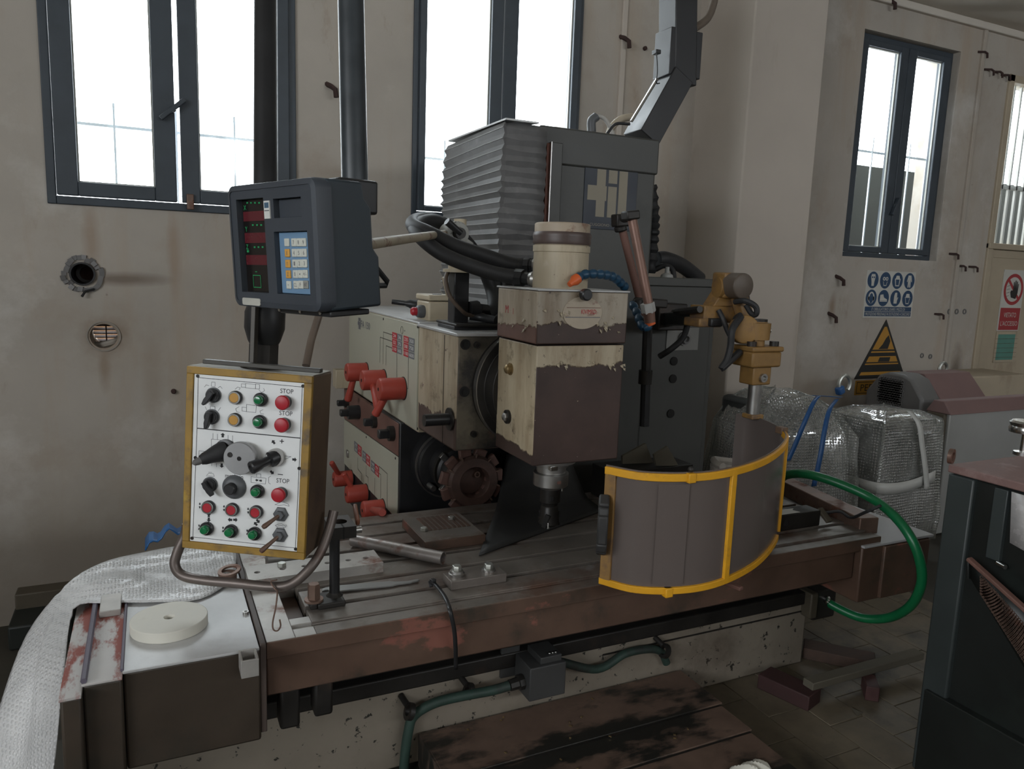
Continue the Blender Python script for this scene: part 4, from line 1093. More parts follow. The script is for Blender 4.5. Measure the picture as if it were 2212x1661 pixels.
leader(fp, xf, [(fy[1], zf), (fy[1], zf - .06), (fy[1] - .08, zf - .065), (fy[1] - .08, zf - .18)])
leader(fp, xf, [(fy[4], zf), (fy[4], zf - .05), (fy[4] - .04, zf - .05), (fy[4] - .04, zf - .18)])
leader(fp, xf, [(fy[7], zf - .02), (fy[7], zf - .16)])
leader(fp, xf, [(fy[8], zt_ - hh * .3), (fy[8] - .14, zt_ - hh * .3), (fy[8] - .14, zf - .16)])
leader(fp, xf, [(fy[8], zt_ - hh * .9), (fy[8] - .03, zt_ - hh * .9), (fy[8] - .03, zf - .16)])
for px, py in ((791, 944), (854, 990)):
    q = zaf(px, py)
    part('plate_screw', lathe((XQ, q.y, q.z), (-1, 0, 0), [(0, .006), (.002, .005)], 10), mt_dark, fp)

# ---------------- black cable duct rising from the column, with cables
dy = 3.35
def duct(a, b, w, d): return bar(a, b, d, w, (0, 1, 0))
a = P(1387, 300, y=dy); b = P(1445, 180, y=dy); c_ = P(1470, 165, y=dy)
d1 = mp('cable_duct', bar(P(1384, 302, y=dy), P(1458, 168, y=dy), .13, .16, (0, 1, 0)), mt_black, .004)
d2 = mp('cable_duct', bar(P(1463, 190, y=dy), P(1466, -120, y=dy), .135, .145, (0, 1, 0)), mt_black, .006)
mp('duct_joint', box(P(1430, 120, y=dy).x, P(1497, 120, y=dy).x, dy - .07, dy + .07, P(1460, 172, y=dy).z, P(1460, 70, y=dy).z), mt_black, .004)
mp('duct_tab', obox(P(1418, 113, y=dy - .02), (.03, .04, .02), (1, 0, 0)), mt_black, .003)
mp('duct_wire', tube(spline([P(1418, 116, y=dy - .08), P(1420, 150, y=dy - .08), P(1418, 178, y=dy - .08), P(1425, 180, y=dy - .08)], 5), .003, 6), mt_black)
mp('duct_bead', tube([P(1420, 170, y=dy - .07), P(1364, 262, y=dy - .075)], .008, 6), mt_chrome)
hose([P(1500, 62, y=dy + .02), P(1528, 40, y=dy + .04), P(1542, 5, y=dy + .05), P(1548, -40, y=dy + .05)], .020, MAT('tan_corrugated', (.16, .125, .095), .5, var=.3), 'corrugated_conduit')
hose([P(1366, 252, y=dy), P(1340, 258, y=dy), P(1322, 275, y=dy), P(1315, 292, y=dy)], .018, MAT('cream_corrugated', (.42, .36, .27), .5, var=.2), 'corrugated_conduit')
hose([P(1278, 285, y=3.3), P(1278, 262, y=3.3), P(1288, 252, y=3.3)], .022, mt_plasticgry, 'cable_gland')
hose([P(1288, 250, y=3.3), P(1305, 256, y=3.3), P(1318, 275, y=3.3), P(1325, 294, y=3.3)], .010, MAT('pale_cable', (.50, .48, .44), .5), 'cable')
hose([P(1360, 268, y=3.2), P(1330, 268, y=3.2), P(1312, 288, y=3.2)], .007, mt_black, 'cable')
# cables leaving the right flank of the column over the cabinet
hose([P(1420, 560, y=3.3), P(1440, 560, y=3.3), P(1475, 575, y=3.35), P(1510, 602, y=3.4)], .04, mt_rubber)
hose([P(1416, 582, y=3.28), P(1435, 574, y=3.25), P(1452, 582, y=3.22), P(1456, 602, y=3.2)], .014, mt_rubber, 'cable')
mp('cable_gland', lathe(P(1440, 602, y=3.2), (0, 0, 1), [(0, .035), (.02, .03), (.03, .012), (.06, .011)], 14), MAT('pale_gland', (.4, .4, .38), .5))

# coolant pipes at the right of the head
ya_ = 2.22
hose_u = [P(1341, 483, y=2.62), P(1352, 540, y=2.62), P(1378, 640, y=2.6)]
mp('coolant_pipe', tube([P(1342, 487, y=2.6), P(1390, 680, y=2.6)], .016, 12), mt_redbrown)
pc_ = mp('coolant_pipe', tube([P(1366, 475, y=2.3), P(1402, 662, y=2.24)], .017, 14), mt_copper)
mp('pipe_elbow', obox(P(1340, 476, y=2.6), (.06, .05, .05), (1, 0, .1)) + cyl(P(1340, 488, y=2.6), P(1342, 500, y=2.6), .026), mt_dark, .006)
mp('pipe_elbow', cyl(P(1348, 470, y=2.55), P(1364, 466, y=2.36), .020) + obox(P(1362, 465, y=2.3), (.055, .045, .032), (1, 0, .15)), mt_dark, .006)
mp('pipe_nut', hexa(P(1398, 655, y=2.24), (P(1402, 676, y=2.24) - P(1398, 655, y=2.24)), .026, .036), MAT('pale_fitting', (.50, .50, .48), .35), parent=pc_)
mp('pipe_socket', cyl(P(1401, 672, y=2.24), P(1404, 696, y=2.24), .022, .02), mt_copper, parent=pc_)
mp('pipe_seal', cyl(P(1403, 693, y=2.24), P(1405, 701, y=2.24), .019), mt_orange, parent=pc_)
mp('pipe_clamp', bar(P(1375, 652, y=2.45), P(1435, 656, y=2.45), .05, .035) + cyl(P(1378, 645, y=2.42), P(1378, 670, y=2.42), .02), mt_dark, .006)
def modular(pts, r, m, tip=None):
    """ball-and-socket coolant hose: a string of small cups"""
    q = spline(pts, 10); L = [0]
    for i in range(1, len(q)): L.append(L[-1] + (q[i] - q[i - 1]).length)
    n = max(3, int(L[-1] / (r * 1.9))); prev = None; g = G()
    o = None
    pos = []
    for k in range(n + 1):
        s = L[-1] * k / n; i = min(len(q) - 2, next((j for j in range(len(L) - 1) if L[j + 1] >= s), len(q) - 2))
        f_ = (s - L[i]) / max(1e-6, L[i + 1] - L[i]); pos.append(q[i].lerp(q[i + 1], f_))
    root = None
    for k in range(n):
        ax = pos[k + 1] - pos[k]; l = ax.length
        gg = lathe(pos[k], ax, [(0, r * .72), (l * .25, r * 1.0), (l * .6, r * 1.05), (l * 1.08, r * .66)], 12)
        if root is None: root = mp('coolant_hose', gg, m)
        else: mp('hose_segment', gg, m, parent=root)
    return root, pos
r1, ps = modular([P(1352, 622, y=2.2), P(1325, 598, y=2.16), P(1290, 592, y=2.14), P(1262, 592, y=2.14), P(1244, 604, y=2.13)], .0155, mt_bluehose)
mp('hose_nozzle', lathe(ps[-1], P(1231, 614, y=2.125) - ps[-1], [(-.01, .017), (.006, .018), (.02, .011), (.032, .009)], 12), mt_orange, parent=r1)
modular([P(1405, 702, y=2.24), P(1398, 712, y=2.24), P(1385, 705, y=2.26), P(1378, 680, y=2.3), P(1365, 655, y=2.35)], .0155, mt_bluehose)
hose([P(1488, 690, y=2.6), P(1476, 728, y=2.6), P(1452, 752, y=2.6), P(1425, 770, y=2.65)], .013, mt_rubber, 'cable')
# ------------------------------------------------------------------ hanging control pendant
def rot(yaw, pitch, roll):
    return Matrix.Rotation(yaw, 3, 'Z') @ Matrix.Rotation(pitch, 3, 'X') @ Matrix.Rotation(roll, 3, 'Y')
PW, PH, PD = .3566, .5188, .165
KP = .92
PM = Matrix.Translation(CAM + (Vector((.2268, 2.154, 1.0585)) - CAM) * KP) @ rot(math.radians(-30.46), math.radians(-2.55), math.radians(1.98)).to_4x4() @ Matrix.Scale(KP, 4)
pen = thing('control_pendant', 'yellow-edged control box with white button plate hanging over the table', 'control panel', PM)
def lp_(name, g, m, bevel=0, parent=None, **k): return part(name, g, m, parent or pen, bevel, local=True, **k)
hp = homography([(195, 100), (1030, 165), (170, 1300), (975, 1375)], [(-PW / 2, PH / 2), (PW / 2, PH / 2), (-PW / 2, -PH / 2), (PW / 2, -PH / 2)])
LN = Vector((0, -1, 0)); LU = Vector((1, 0, 0)); LV = Vector((0, 0, 1))
YP = .0012                                            # plane of the white plate, a little behind the rim
def pp(cx, cy, y=None):
    u, v = hp(cx, cy); return Vector((u, YP if y is None else y, v))
lp_('box', box(-PW / 2, PW / 2, .004, PD, -PH / 2, PH / 2), mt_pendbody, .006)
rw = .020
rim = box(-PW / 2, PW / 2, -.003, .012, PH / 2 - rw, PH / 2) + box(-PW / 2, PW / 2, -.003, .012, -PH / 2, -PH / 2 + rw) + box(-PW / 2, -PW / 2 + rw, -.003, .012, -PH / 2 + rw, PH / 2 - rw) + box(PW / 2 - rw * 1.1, PW / 2, -.003, .012, -PH / 2 + rw, PH / 2 - rw)
lp_('rim', rim, mt_yellowrim, .002)
plate = lp_('button_plate', box(-PW / 2 + rw + .001, PW / 2 - rw * 1.1 - .001, YP, YP + .004, -PH / 2 + rw + .001, PH / 2 - rw - .001), mt_plate, .0005)
def ink(pts, w=.0012, closed=False, m=None, name='printed_line'):
    lp_(name, stroke([Vector((p[0], YP - .0004, p[1])) for p in [hp(*q) for q in pts]], w, LN, closed), m or mt_ink, parent=plate)
ink([(268, 178), (960, 236), (948, 574), (262, 513)], .0014, True)
ink([(262, 516), (948, 577), (915, 1298), (238, 1232)], .0014, True)
def word(s, cx, cy, h, m=mt_ink, bold=.004, w=None):
    u, v = hp(cx, cy); text(s, m, plate, (u, YP - .0005, v), LU, LV, h, local=True, bold=bold, w=w)
for cx, cy in ((858, 265), (852, 412), (832, 858)): word('STOP', cx, cy, .0125, bold=.0, w=.037)
word('mm/min', 510, 830, .0125, bold=0, w=.052)
word('+', 825, 597, .012); 
ink([(800, 815), (830, 818)], .002)
# six plate screws
for cx, cy in ((265, 168), (965, 230), (252, 710), (940, 775), (233, 1240), (917, 1305)):
    sc_ = lp_('plate_screw', lathe(pp(cx, cy), LN, [(0, .0048), (.0012, .0048), (.0012, .0025), (.0002, .002)], 16), mt_dark, parent=plate)
# block arrows
def arrow(cx, cy, ang, s=.0075):
    u, v = hp(cx, cy); c, sn = math.cos(ang), math.sin(ang)
    q = [(.9, 0), (.1, .9), (.1, .42), (-.8, .42), (-.8, -.42), (.1, -.42), (.1, -.9)]
    lp_('printed_arrow', G().add([Vector((u + s * (a * c - b * sn), YP - .0005, v + s * (a * sn + b * c))) for a, b in q], [(0, 1, 2, 3, 4, 5, 6)]), mt_ink, parent=plate)
R_ = math.radians
for cx, cy, a in ((433, 560, 90), (427, 760, -90), (770, 603, 130), (908, 717, 0), (760, 803, -40), (343, 1087, 90), (343, 1117, -90), (484, 1117, 180), (518, 1117, 0), (668, 1124, -45), (653, 1142, 135)): arrow(cx, cy, R_(a))
for cx, cy in ((283, 1014), (443, 1030), (603, 1045)): arrow(cx, cy, R_(-90), .004); arrow(cx, cy + 22, R_(90), .004)
for cx, cy in ((279, 1157), (437, 1170), (597, 1187)): arrow(cx, cy, R_(90), .004); arrow(cx, cy + 22, R_(-90), .004)
for cx, cy in ((660, 855), (685, 858)): arrow(cx, cy, R_(180 if cx < 670 else 0), .005)
# pictograms in thin line
for pts, cl_ in (([(355, 235), (380, 237), (380, 208), (358, 207)], True), ([(310, 240), (322, 226), (340, 232)], False), ([(428, 250), (415, 235), (400, 246)], False),
                 ([(556, 218), (583, 220), (583, 242), (556, 240)], True), ([(583, 215), (650, 222), (650, 250), (583, 244)], True), ([(650, 218), (676, 222), (676, 252), (650, 250)], True),
                 ([(514, 255), (530, 240), (548, 244), (540, 258)], False), ([(672, 258), (690, 275), (710, 262), (704, 248)], False),
                 ([(348, 392), (380, 394), (380, 370), (350, 368)], True), ([(315, 372), (326, 392)], False), ([(418, 376), (402, 398)], False),
                 ([(560, 372), (590, 375), (590, 402), (560, 398)], True), ([(590, 355), (655, 362), (652, 408), (590, 402)], True), ([(540, 370), (518, 384), (526, 405), (545, 408)], False), ([(700, 388), (680, 398), (684, 414), (705, 418)], False),
                 ([(358, 640), (358, 586), (502, 600), (502, 660)], False), ([(368, 586), (368, 548)], False), ([(398, 588), (398, 552)], False), ([(468, 594), (468, 560)], False), ([(498, 598), (498, 562)], False),
                 ([(318, 668), (276, 664), (274, 728), (300, 732)], False), ([(360, 735), (360, 762)], False), ([(392, 748), (392, 770)], False), ([(462, 745), (460, 772)], False),
                 ([(822, 690), (886, 698), (850, 714), (830, 718)], True), ([(328, 824), (342, 812), (372, 815), (378, 830)], False), ([(340, 805), (362, 806)], False), ([(325, 830), (378, 832)], False),
                 ([(622, 832), (720, 842), (717, 880), (622, 870)], True), ([(658, 832), (658, 812), (686, 814), (686, 836)], False), ([(752, 828), (738, 836), (738, 872), (750, 880)], False),
                 ([(780, 1015), (806, 1004), (822, 996), (846, 1002), (868, 1010), (874, 1024), (840, 1016), (808, 1020), (780, 1015)], False), ([(812, 1000), (828, 988), (842, 996)], False),
                 ([(782, 1152), (800, 1142), (824, 1140), (844, 1150), (852, 1162), (826, 1166), (796, 1162), (782, 1152)], False), ([(842, 1150), (856, 1148), (858, 1158)], False), ([(796, 1162), (790, 1172)], False), ([(834, 1164), (840, 1172)], False), ([(800, 1150), (836, 1154)], False)):
    ink(pts, .0011, cl_, mt_greyink)

# controls
def collar(cx, cy, r, t, m=mt_plasticblk, name='bezel', parent=None):
    return lp_(name, lathe(pp(cx, cy), LN, [(0, r), (t * .7, r), (t, r * .9)], 22), m, parent=parent)
def selector(cx, cy, ang, flat=False):
    k = lp_('selector_switch', lathe(pp(cx, cy), LN, [(0, .0185), (.012, .0185), (.016, .016)], 24), mt_plasticblk)
    lp_('bezel_ring', ringdisc(pp(cx, cy), LN, .0215, .0185, .004), mt_plasticgry, parent=k)
    c = pp(cx, cy) + LN * .021
    d = Vector((math.cos(ang), 0, math.sin(ang)))
    lp_('pointer', prism([(-.014, -.006), (-.014, .006), (.016, .007), (.031, .0035), (.031, -.0035), (.016, -.007)], c + LN * -.006, d, LN.cross(d), LN * .016), mt_plasticblk, .0015, parent=k)
    return k
selector(372, 293, R_(-125)); selector(362, 437, R_(-100)); selector(352, 885, R_(-55))
def push(cx, cy, m):
    k = lp_('push_button', lathe(pp(cx, cy), LN, [(0, .019), (.008, .019), (.012, .0165)], 24), mt_plasticblk)
    lp_('bezel_ring', ringdisc(pp(cx, cy) + LN * .009, LN, .017, .0135, .005), mt_chrome, parent=k)
    lp_('button_cap', lathe(pp(cx, cy) + LN * .010, LN, [(0, .0132), (.003, .0132), (.004, .0122)], 22), m, parent=k)
push(520, 308, mt_amber); push(517, 455, mt_amber)
push(345, 1033, mt_red); push(502, 1047, mt_red); push(660, 1062, mt_red)
def lamp(cx, cy):
    k = lp_('indicator_lamp', lathe(pp(cx, cy), LN, [(0, .019), (.01, .019), (.013, .0165), (.013, .012)], 24), mt_plasticblk)
    lp_('lens', lathe(pp(cx, cy) + LN * .010, LN, [(0, .0125), (.013, .0122), (.017, .0095), (.018, .004)], 22), mt_green, parent=k)
for cx, cy in ((688, 320), (682, 467), (668, 925), (335, 1173), (495, 1188), (650, 1203)): lamp(cx, cy)
def mush(cx, cy):
    k = lp_('stop_button', lathe(pp(cx, cy), LN, [(0, .0185), (.014, .0185), (.014, .013)], 24), mt_plasticblk)
    lp_('mushroom_cap', lathe(pp(cx, cy) + LN * .013, LN, [(0, .013), (.004, .0195), (.010, .0205), (.015, .018), (.017, .011), (.0175, .001)], 26), mt_red, parent=k)
mush(848, 335); mush(843, 483); mush(822, 940)
# joystick with rubber boot
b = pp(455, 655); tip = pp(300, 722, -.060)
js = lp_('joystick', lathe(b, tip - b, [(0, .026), (.012, .027), (.03, .024), (.05, .019), (.062, .017), (.072, .013)], 20), mt_rubber)
dj = (tip - b).normalized(); L_ = (tip - b).length
lp_('joystick_grip', lathe(b + dj * .068, dj, [(0, .010), (L_ - .085, .0105), (L_ - .075, .008), (L_ - .07, .002)], 16), mt_hoodgrey, parent=js)
lp_('joystick_base', lathe(b, LN, [(0, .03), (.006, .03), (.008, .025)], 24), mt_plasticblk, parent=js)
# handwheel disc with crank
hc = pp(580, 697)
hw = lp_('hand_wheel', lathe(hc, LN, [(0, .02), (.02, .02), (.02, .0455), (.034, .0455), (.036, .044), (.036, .006), (.033, .0055), (.033, .0005)], 44), MAT('turned_aluminium', (.36, .36, .36), .32, metal=.6, var=.15, scale=6))
lp_('wheel_screw', lathe(pp(520, 672) + LN * .0362, LN, [(0, .0075), (.002, .007), (.002, .004), (.0005, .003)], 14), mt_dark, parent=hw)
lp_('wheel_bore', lathe(hc + LN * .0362, LN, [(0, .0062), (.0004, .0062)], 18), mt_hole, parent=hw)
c = pp(790, 700); e = pp(675, 748, -.055)
jy = lp_('crank_handle', lathe(c, e - c, [(0, .022), (.02, .022), (.022, .012), (.045, .013), (.055, .017), ((e - c).length - .004, .0185), ((e - c).length, .016), ((e - c).length, .009), ((e - c).length - .004, .008)], 20), mt_plasticblk)
lp_('crank_ring', ringdisc(c, LN, .025, .017, .012), mt_steel, parent=jy)
# speed dial
c = pp(512, 900)
dl = lp_('speed_dial', lathe(c, LN, [(0, .034), (.004, .034), (.012, .030), (.018, .021), (.018, .016)], 32), mt_plasticgry)
lp_('dial_knob', lathe(c + LN * .016, LN, [(0, .0165), (.018, .0155), (.020, .0135)], 26), mt_plasticblk, parent=dl)
# toggles
def toggle(cx, cy, tx, ty):
    b = pp(cx, cy)
    k = lp_('toggle_switch', lathe(b, LN, [(0, .0225), (.006, .021), (.008, .013), (.016, .012)], 6), mt_plasticgry)
    e = pp(tx, ty, -.045)
    lp_('toggle_lever', lathe(b + LN * .01, e - b, [(0, .005), ((e - b).length * .45, .0055), ((e - b).length * .9, .0075), ((e - b).length, .006)], 14), mt_rustysteel, parent=k)
toggle(820, 1077, 755, 1127); toggle(815, 1213, 740, 1282)
# bent tube handle under the box
def hpnt(cx, cy, y): u, v = hp(cx, cy); return Vector((u, y, v))
hpts = [hpnt(165, 1170, .03), hpnt(150, 1250, .028), hpnt(118, 1335, .02), hpnt(106, 1425, .012), hpnt(160, 1492, .01), hpnt(300, 1522, .01), hpnt(520, 1540, .01), hpnt(760, 1562, .012), hpnt(880, 1545, .02), hpnt(975, 1465, .04), hpnt(1030, 1370, .07), hpnt(1062, 1240, .10), hpnt(1078, 1130, .12)]
lp_('handle_bar', tube(spline(hpts, 6), .0140, 16), MAT('rubbed_handle_tube', (.17, .14, .125), .36, metal=.5, var=.3, scale=8, patches=(((.12, .07, .055), 7, .55, .7),)))
# top flange, arm bar and jointed hanger
tp = Vector((-.0, PD * .55, PH / 2))
hg = lp_('hanger_flange', lathe(tp, LV, [(0, .062), (.006, .062), (.008, .045), (.012, .045)], 32), mt_dark)
lp_('hanger_bar', box(-.125, .205, -.02, .004, PH / 2 + .012, PH / 2 + .024), MAT('olive_flat_bar', (.060, .055, .046), .45, var=.3), .002)
lp_('box_top', box(-PW / 2 + .002, PW / 2 - .002, .008, PD - .002, PH / 2, PH / 2 + .0015), MAT('dusty_top', (.34, .32, .27), .7, var=.2))
lp_('hanger_strap', box(-.006, .006, .01, .035, PH / 2 + .012, PH / 2 + .20), MAT('dark_strap_steel', (.075, .068, .058), .4, metal=.3, var=.3), .001, parent=hg)
lp_('clamp_cup', lathe(tp + LV * .01, LV, [(0, .043), (.06, .043), (.062, .03)], 8), mt_dark, parent=hg)
lp_('swivel_joint', lathe(tp + LV * .06, LV, [(0, .034), (.02, .045), (.055, .056), (.10, .056), (.13, .046), (.165, .036)], 24), mt_black, .001)
# pole from the ceiling down to the joint
top_w = P(574, 0, d=2.17); j_w = PM @ (tp + LV * .20)
jl = PM.inverted() @ Vector((top_w.x, top_w.y, top_w.z)); 
dirp = (top_w - j_w).normalized(); end_w = j_w + dirp * ((CEIL - j_w.z) / dirp.z)
part('hanger_pole', cyl(j_w - dirp * .02, end_w, .032, n=28), mt_black, pen)

part('cable_conduit', tube([P(689, 680, d=2.24), P(672, 735, d=2.22), P(661, 790, d=2.18)], .0115, 12), MAT('brown_conduit', (.16, .12, .09), .4, var=.3), pen)
# wire hook on the handle
c = P(598, 1262, d=1.94)
hk = [c + Vector((0, 0, .012)), c + Vector((-.012, .02, .0)), c + Vector((-.002, .01, -.018)), c + Vector((.001, 0, -.02)), P(596, 1310, d=1.93), P(589, 1345, d=1.925), P(591, 1360, d=1.92), P(600, 1362, d=1.92), P(606, 1352, d=1.92), P(604, 1338, d=1.92)]
solo('wire_hook', tube(spline(hk, 5), .0021, 6), mt_rustysteel, 'thin rusty wire hook hanging from the pendant handle', 'hook')

# ------------------------------------------------------------------ digital readout
DW, DH = .3733, .2943
KD = .93
DM = Matrix.Translation(CAM + (Vector((.2701, 1.8634, 1.6531)) - CAM) * KD) @ rot(math.radians(-66.42), math.radians(2.68), math.radians(-.8)).to_4x4() @ Matrix.Scale(KD, 4)
dro = thing('digital_readout', 'slate blue digital readout box with keypad and red display strips', 'readout', DM)
def dp(name, g, m, bevel=0, parent=None, **k): return part(name, g, m, parent or dro, bevel, local=True, **k)
hd_ = homography([(72, 166), (777, 83), (116, 1066), (795, 1141)], [(-DW / 2, DH / 2), (DW / 2, DH / 2), (-DW / 2, -DH / 2), (DW / 2, -DH / 2)])
def dd(cx, cy, y=0.0): u, v = hd_(cx, cy); return Vector((u, y, v))
# bezel with window cut-outs: ribs between the recesses
W2, H2 = DW / 2, DH / 2
def rect_of(a, b, c, d): 
    us = [hd_(*q)[0] for q in (a, b, c, d)]; vs = [hd_(*q)[1] for q in (a, b, c, d)]
    return (us[0] + us[3]) / 2, (us[1] + us[2]) / 2, (vs[2] + vs[3]) / 2, (vs[0] + vs[1]) / 2
disp = rect_of((140, 268), (360, 256), (376, 975), (178, 965))
rec = rect_of((432, 262), (655, 246), (657, 400), (440, 412))
kpd = rect_of((432, 520), (695, 503), (708, 1005), (448, 985))
body_prof = [(.02, H2 - .002), (.118, H2 - .004), (.124, H2 - .04), (.142, H2 - .062), (.144, -.005), (.160, -.026), (.162, -H2 + .006), (.02, -H2 + .002)]
dp('housing', prism(body_prof, (-W2 + .004, 0, 0), (0, 1, 0), (0, 0, 1), (DW - .008, 0, 0)), mt_drobody, .006)
cells = wall_cells(-W2, W2, -H2, H2, -.012, .022, [disp, rec, kpd])
dp('bezel', wall_cells(-W2 + .012, W2 - .012, -H2 + .012, H2 - .012, -.010, .022, [disp, rec, kpd]), mt_dro)
ro = rrect(DW, DH, .024, 6); ri_ = rrect(DW - .03, DH - .03, .012, 6); n_ = len(ro)
gv = [Vector((a, .03, b)) for a, b in ro] + [Vector((a, .002, b)) for a, b in ro] + [Vector((a * .985, -.009, b * .985)) for a, b in ro] + [Vector((a, -.0125, b)) for a, b in ri_] + [Vector((a, -.009, b)) for a, b in ri_]
gf = []
for r_ in range(4):
    for k in range(n_): gf.append((r_ * n_ + k, r_ * n_ + (k + 1) % n_, (r_ + 1) * n_ + (k + 1) % n_, (r_ + 1) * n_ + k))
dp('bezel_edge', G().add(gv, gf), mt_dro)
ds = dp('display', box(disp[0], disp[1], .006, .014, disp[2], disp[3]), mt_drodisp)
ul, ur = disp[0], disp[1]
def vrow(cy): return hd_(260, cy)[1]
for ya_, yb_ in ((355, 430), (520, 598), (690, 765)):
    dp('display_strip', box(ul + .004, ur - .001, .0045, .0062, vrow(yb_), vrow(ya_)), mt_redbar, parent=ds)
for s, cx, cy in (('X', 160, 330), ('Y', 168, 492), ('Z', 172, 628)):
    u, v = hd_(cx, cy); text(s, mt_greenled, ds, (u + .004, .0052, v), LU, LV, .0115, local=True, bold=.01)
for cy, xs in ((292, (186, 215, 246, 278)), (462, (225, 258, 290)), (630, (235, 265, 297))):
    for cx in xs:
        u, v = hd_(cx, cy); dp('display_mark', box(u - .0035, u + .0035, .0050, .0060, v - .002, v + .002), mt_greenled, parent=ds)
u, v = hd_(182, 660); dp('display_mark', box(u - .004, u + .005, .0050, .0060, v - .003, v + .003), mt_greenled, parent=ds)
a0, a1 = hd_(218, 842), hd_(278, 936)
dp('display_square', stroke([Vector((a0[0], .0052, a0[1])), Vector((a1[0], .0052, a0[1])), Vector((a1[0], .0052, a1[1])), Vector((a0[0], .0052, a1[1]))], .0018, LN, True), mt_greenled, parent=ds)
u, v = hd_(242, 816); dp('display_mark', box(u - .004, u + .004, .0050, .0060, v - .001, v + .001), mt_greenled, parent=ds)
dp('blank_window', box(rec[0], rec[1], .004, .014, rec[2], rec[3]), mt_dro, .002)
kp = dp('keypad', box(kpd[0] + .001, kpd[1] - .001, .002, .014, kpd[2] + .001, kpd[3] - .001), mt_keypad, .002)
keys = [['', '7', '8', '9'], ['X', '4', '5', '6'], ['Y', '1', '2', '3'], ['Z', '0', '.', '+/-'], ['=', 'CL', 'F', 'ENT']]
for r_ in range(5):
    for k in range(4):
        cx = (502, 558, 597, 636)[k] + r_ * 1.7; cy = 597 + r_ * 81
        u, v = hd_(cx, cy)
        m = mt_keyamber if (k == 0 and 0 < r_ < 4) else (mt_keygrey if (r_ == 4 and k == 3) else mt_key)
        ko = dp('key', box(u - .0095, u + .0095, -.0012, .003, v - .0092, v + .0092), m, .0015, parent=kp)
        s = keys[r_][k]
        if s: text(s, mt_greyink, kp, (u, -.0016, v), LU, LV, .009 if s not in '.=' else .003, local=True, name='key_print', w=(.005 if len(s) == 1 else .012))
sk_ = rect_of((364, 280), (408, 276), (416, 412), (372, 418))
st = dp('sticker', box(sk_[0], sk_[1], -.0128, -.0098, sk_[2], sk_[3]), mt_white)
dp('sticker_print', box(sk_[0] + .003, sk_[1] - .003, -.0132, -.0127, (sk_[2] + sk_[3]) / 2 + .004, sk_[3] - .004), MAT('sticker_blue', (.07, .14, .21), .5), parent=st)
dp('sticker_print', box(sk_[0] + .002, sk_[1] - .002, -.0132, -.0127, sk_[2] + .017, sk_[2] + .0195), mt_greyink, parent=st)
nm = rect_of((183, 1008), (318, 1015), (320, 1070), (185, 1062))
dp('name_plate', prism(rrect(nm[1] - nm[0], nm[3] - nm[2], .005), ((nm[0] + nm[1]) / 2, -.0105, (nm[2] + nm[3]) / 2), (1, 0, 0), (0, 0, 1), (0, -.003, 0)), MAT('cream_name_plate', (.55, .54, .48), .4), .0006)
br = dp('bracket', box(-.03, W2 - .01, .02, .13, -H2 - .012, -H2 + .001), mt_black, .003)
for u in (-.028, .06, .14): dp('bracket_screw', lathe((u, .018, -H2 - .004), LN, [(0, .0045), (.002, .004)], 12), mt_chrome, parent=br)
# loop bracket at the back
dp('cable_loop', tube([Vector((.15, .155, -.03)), Vector((.16, .20, -.085)), Vector((.155, .20, -.095)), Vector((.14, .15, -.095))], .007, 8), mt_black)
# arm rod back to the clamp on the machine
pa_ = P(805, 517, d=2.05); 
part('support_rod', cyl(DM @ Vector((.12, .14, .0)), cl + Vector((-.03, .0, 0)), .0135, n=14), MAT('flaky_cream_rod', (.34, .29, .21), .5, var=.3, patches=(((.14, .06, .04), 20, .56, .64),)), dro)
# hanging pole behind the box
pt_, pb_ = P(758, 0, d=2.07), P(767, 420, d=2.07)
dv = (pt_ - pb_).normalized(); e_ = pb_ + dv * ((CEIL - pb_.z) / dv.z)
part('hanger_pole', cyl(pb_, e_, .0358, n=30), MAT('dark_slate_pole', (.042, .050, .056), .28, var=.3, scale=10, spec=.6), dro)
part('pole_cap', obox(pb_ + Vector((-.02, -.02, -.01)), (.12, .10, .09), (1, .3, 0)), mt_black, dro, bevel=.008)
part('mount_arm', bar(pb_ + Vector((0, 0, -.02)), DM @ Vector((-.02, .13, .06)), .05, .04), mt_black, dro, bevel=.004)
# ------------------------------------------------------------------ swing-out splash guard on its yellow arm
GT, GB = 1.07, .715
gtop = [(1310, 1006), (1390, 1020), (1490, 1022), (1570, 1013), (1640, 992), (1680, 968), (1697, 945), (1690, 930), (1665, 915), (1625, 900), (1590, 895)]
plan = [P(px, py, z=GT) for px, py in gtop]
pl2 = spline([Vector((p.x, p.y, 0)) for p in plan], 6)
NF = 7 * 6                                             # the yellow frame runs along the first seven spans
gd = thing('splash_guard', 'curved smoked splash guard in a yellow frame on a jointed arm', 'guard', (plan[2].x, plan[2].y, 0))
def gp(name, g, m, bevel=0, parent=None, **k): return part(name, g, m, parent or gd, bevel, **k)
def ribbon(pts, z0, z1, t, out):
    """curved flat bar following pts"""
    vs, fs = [], []
    n = len(pts)
    for i, p in enumerate(pts):
        d = (pts[min(i + 1, n - 1)] - pts[max(i - 1, 0)]).normalized(); nr = Vector((d.y, -d.x, 0))
        for o, z in ((out, z0), (out, z1), (out - t, z1), (out - t, z0)): vs.append(p + nr * o + Vector((0, 0, z)))
    for i in range(n - 1):
        for k in range(4):
            k2 = (k + 1) % 4; fs.append((i * 4 + k, i * 4 + k2, (i + 1) * 4 + k2, (i + 1) * 4 + k))
    fs += [(3, 2, 1, 0), tuple((n - 1) * 4 + k for k in range(4))]
    return G().add(vs, fs)
fr = pl2[:NF + 1]
gp('frame_rail', ribbon(fr, GT - .022, GT, .014, .011), mt_yellow, .002)
gp('frame_rail', ribbon(fr[:-8], GB, GB + .020, .014, .011), mt_yellow, .002)
sh = gp('sheet', ribbon(pl2, GB + .004, GT + .004, .003, .002), mt_guardsheet)
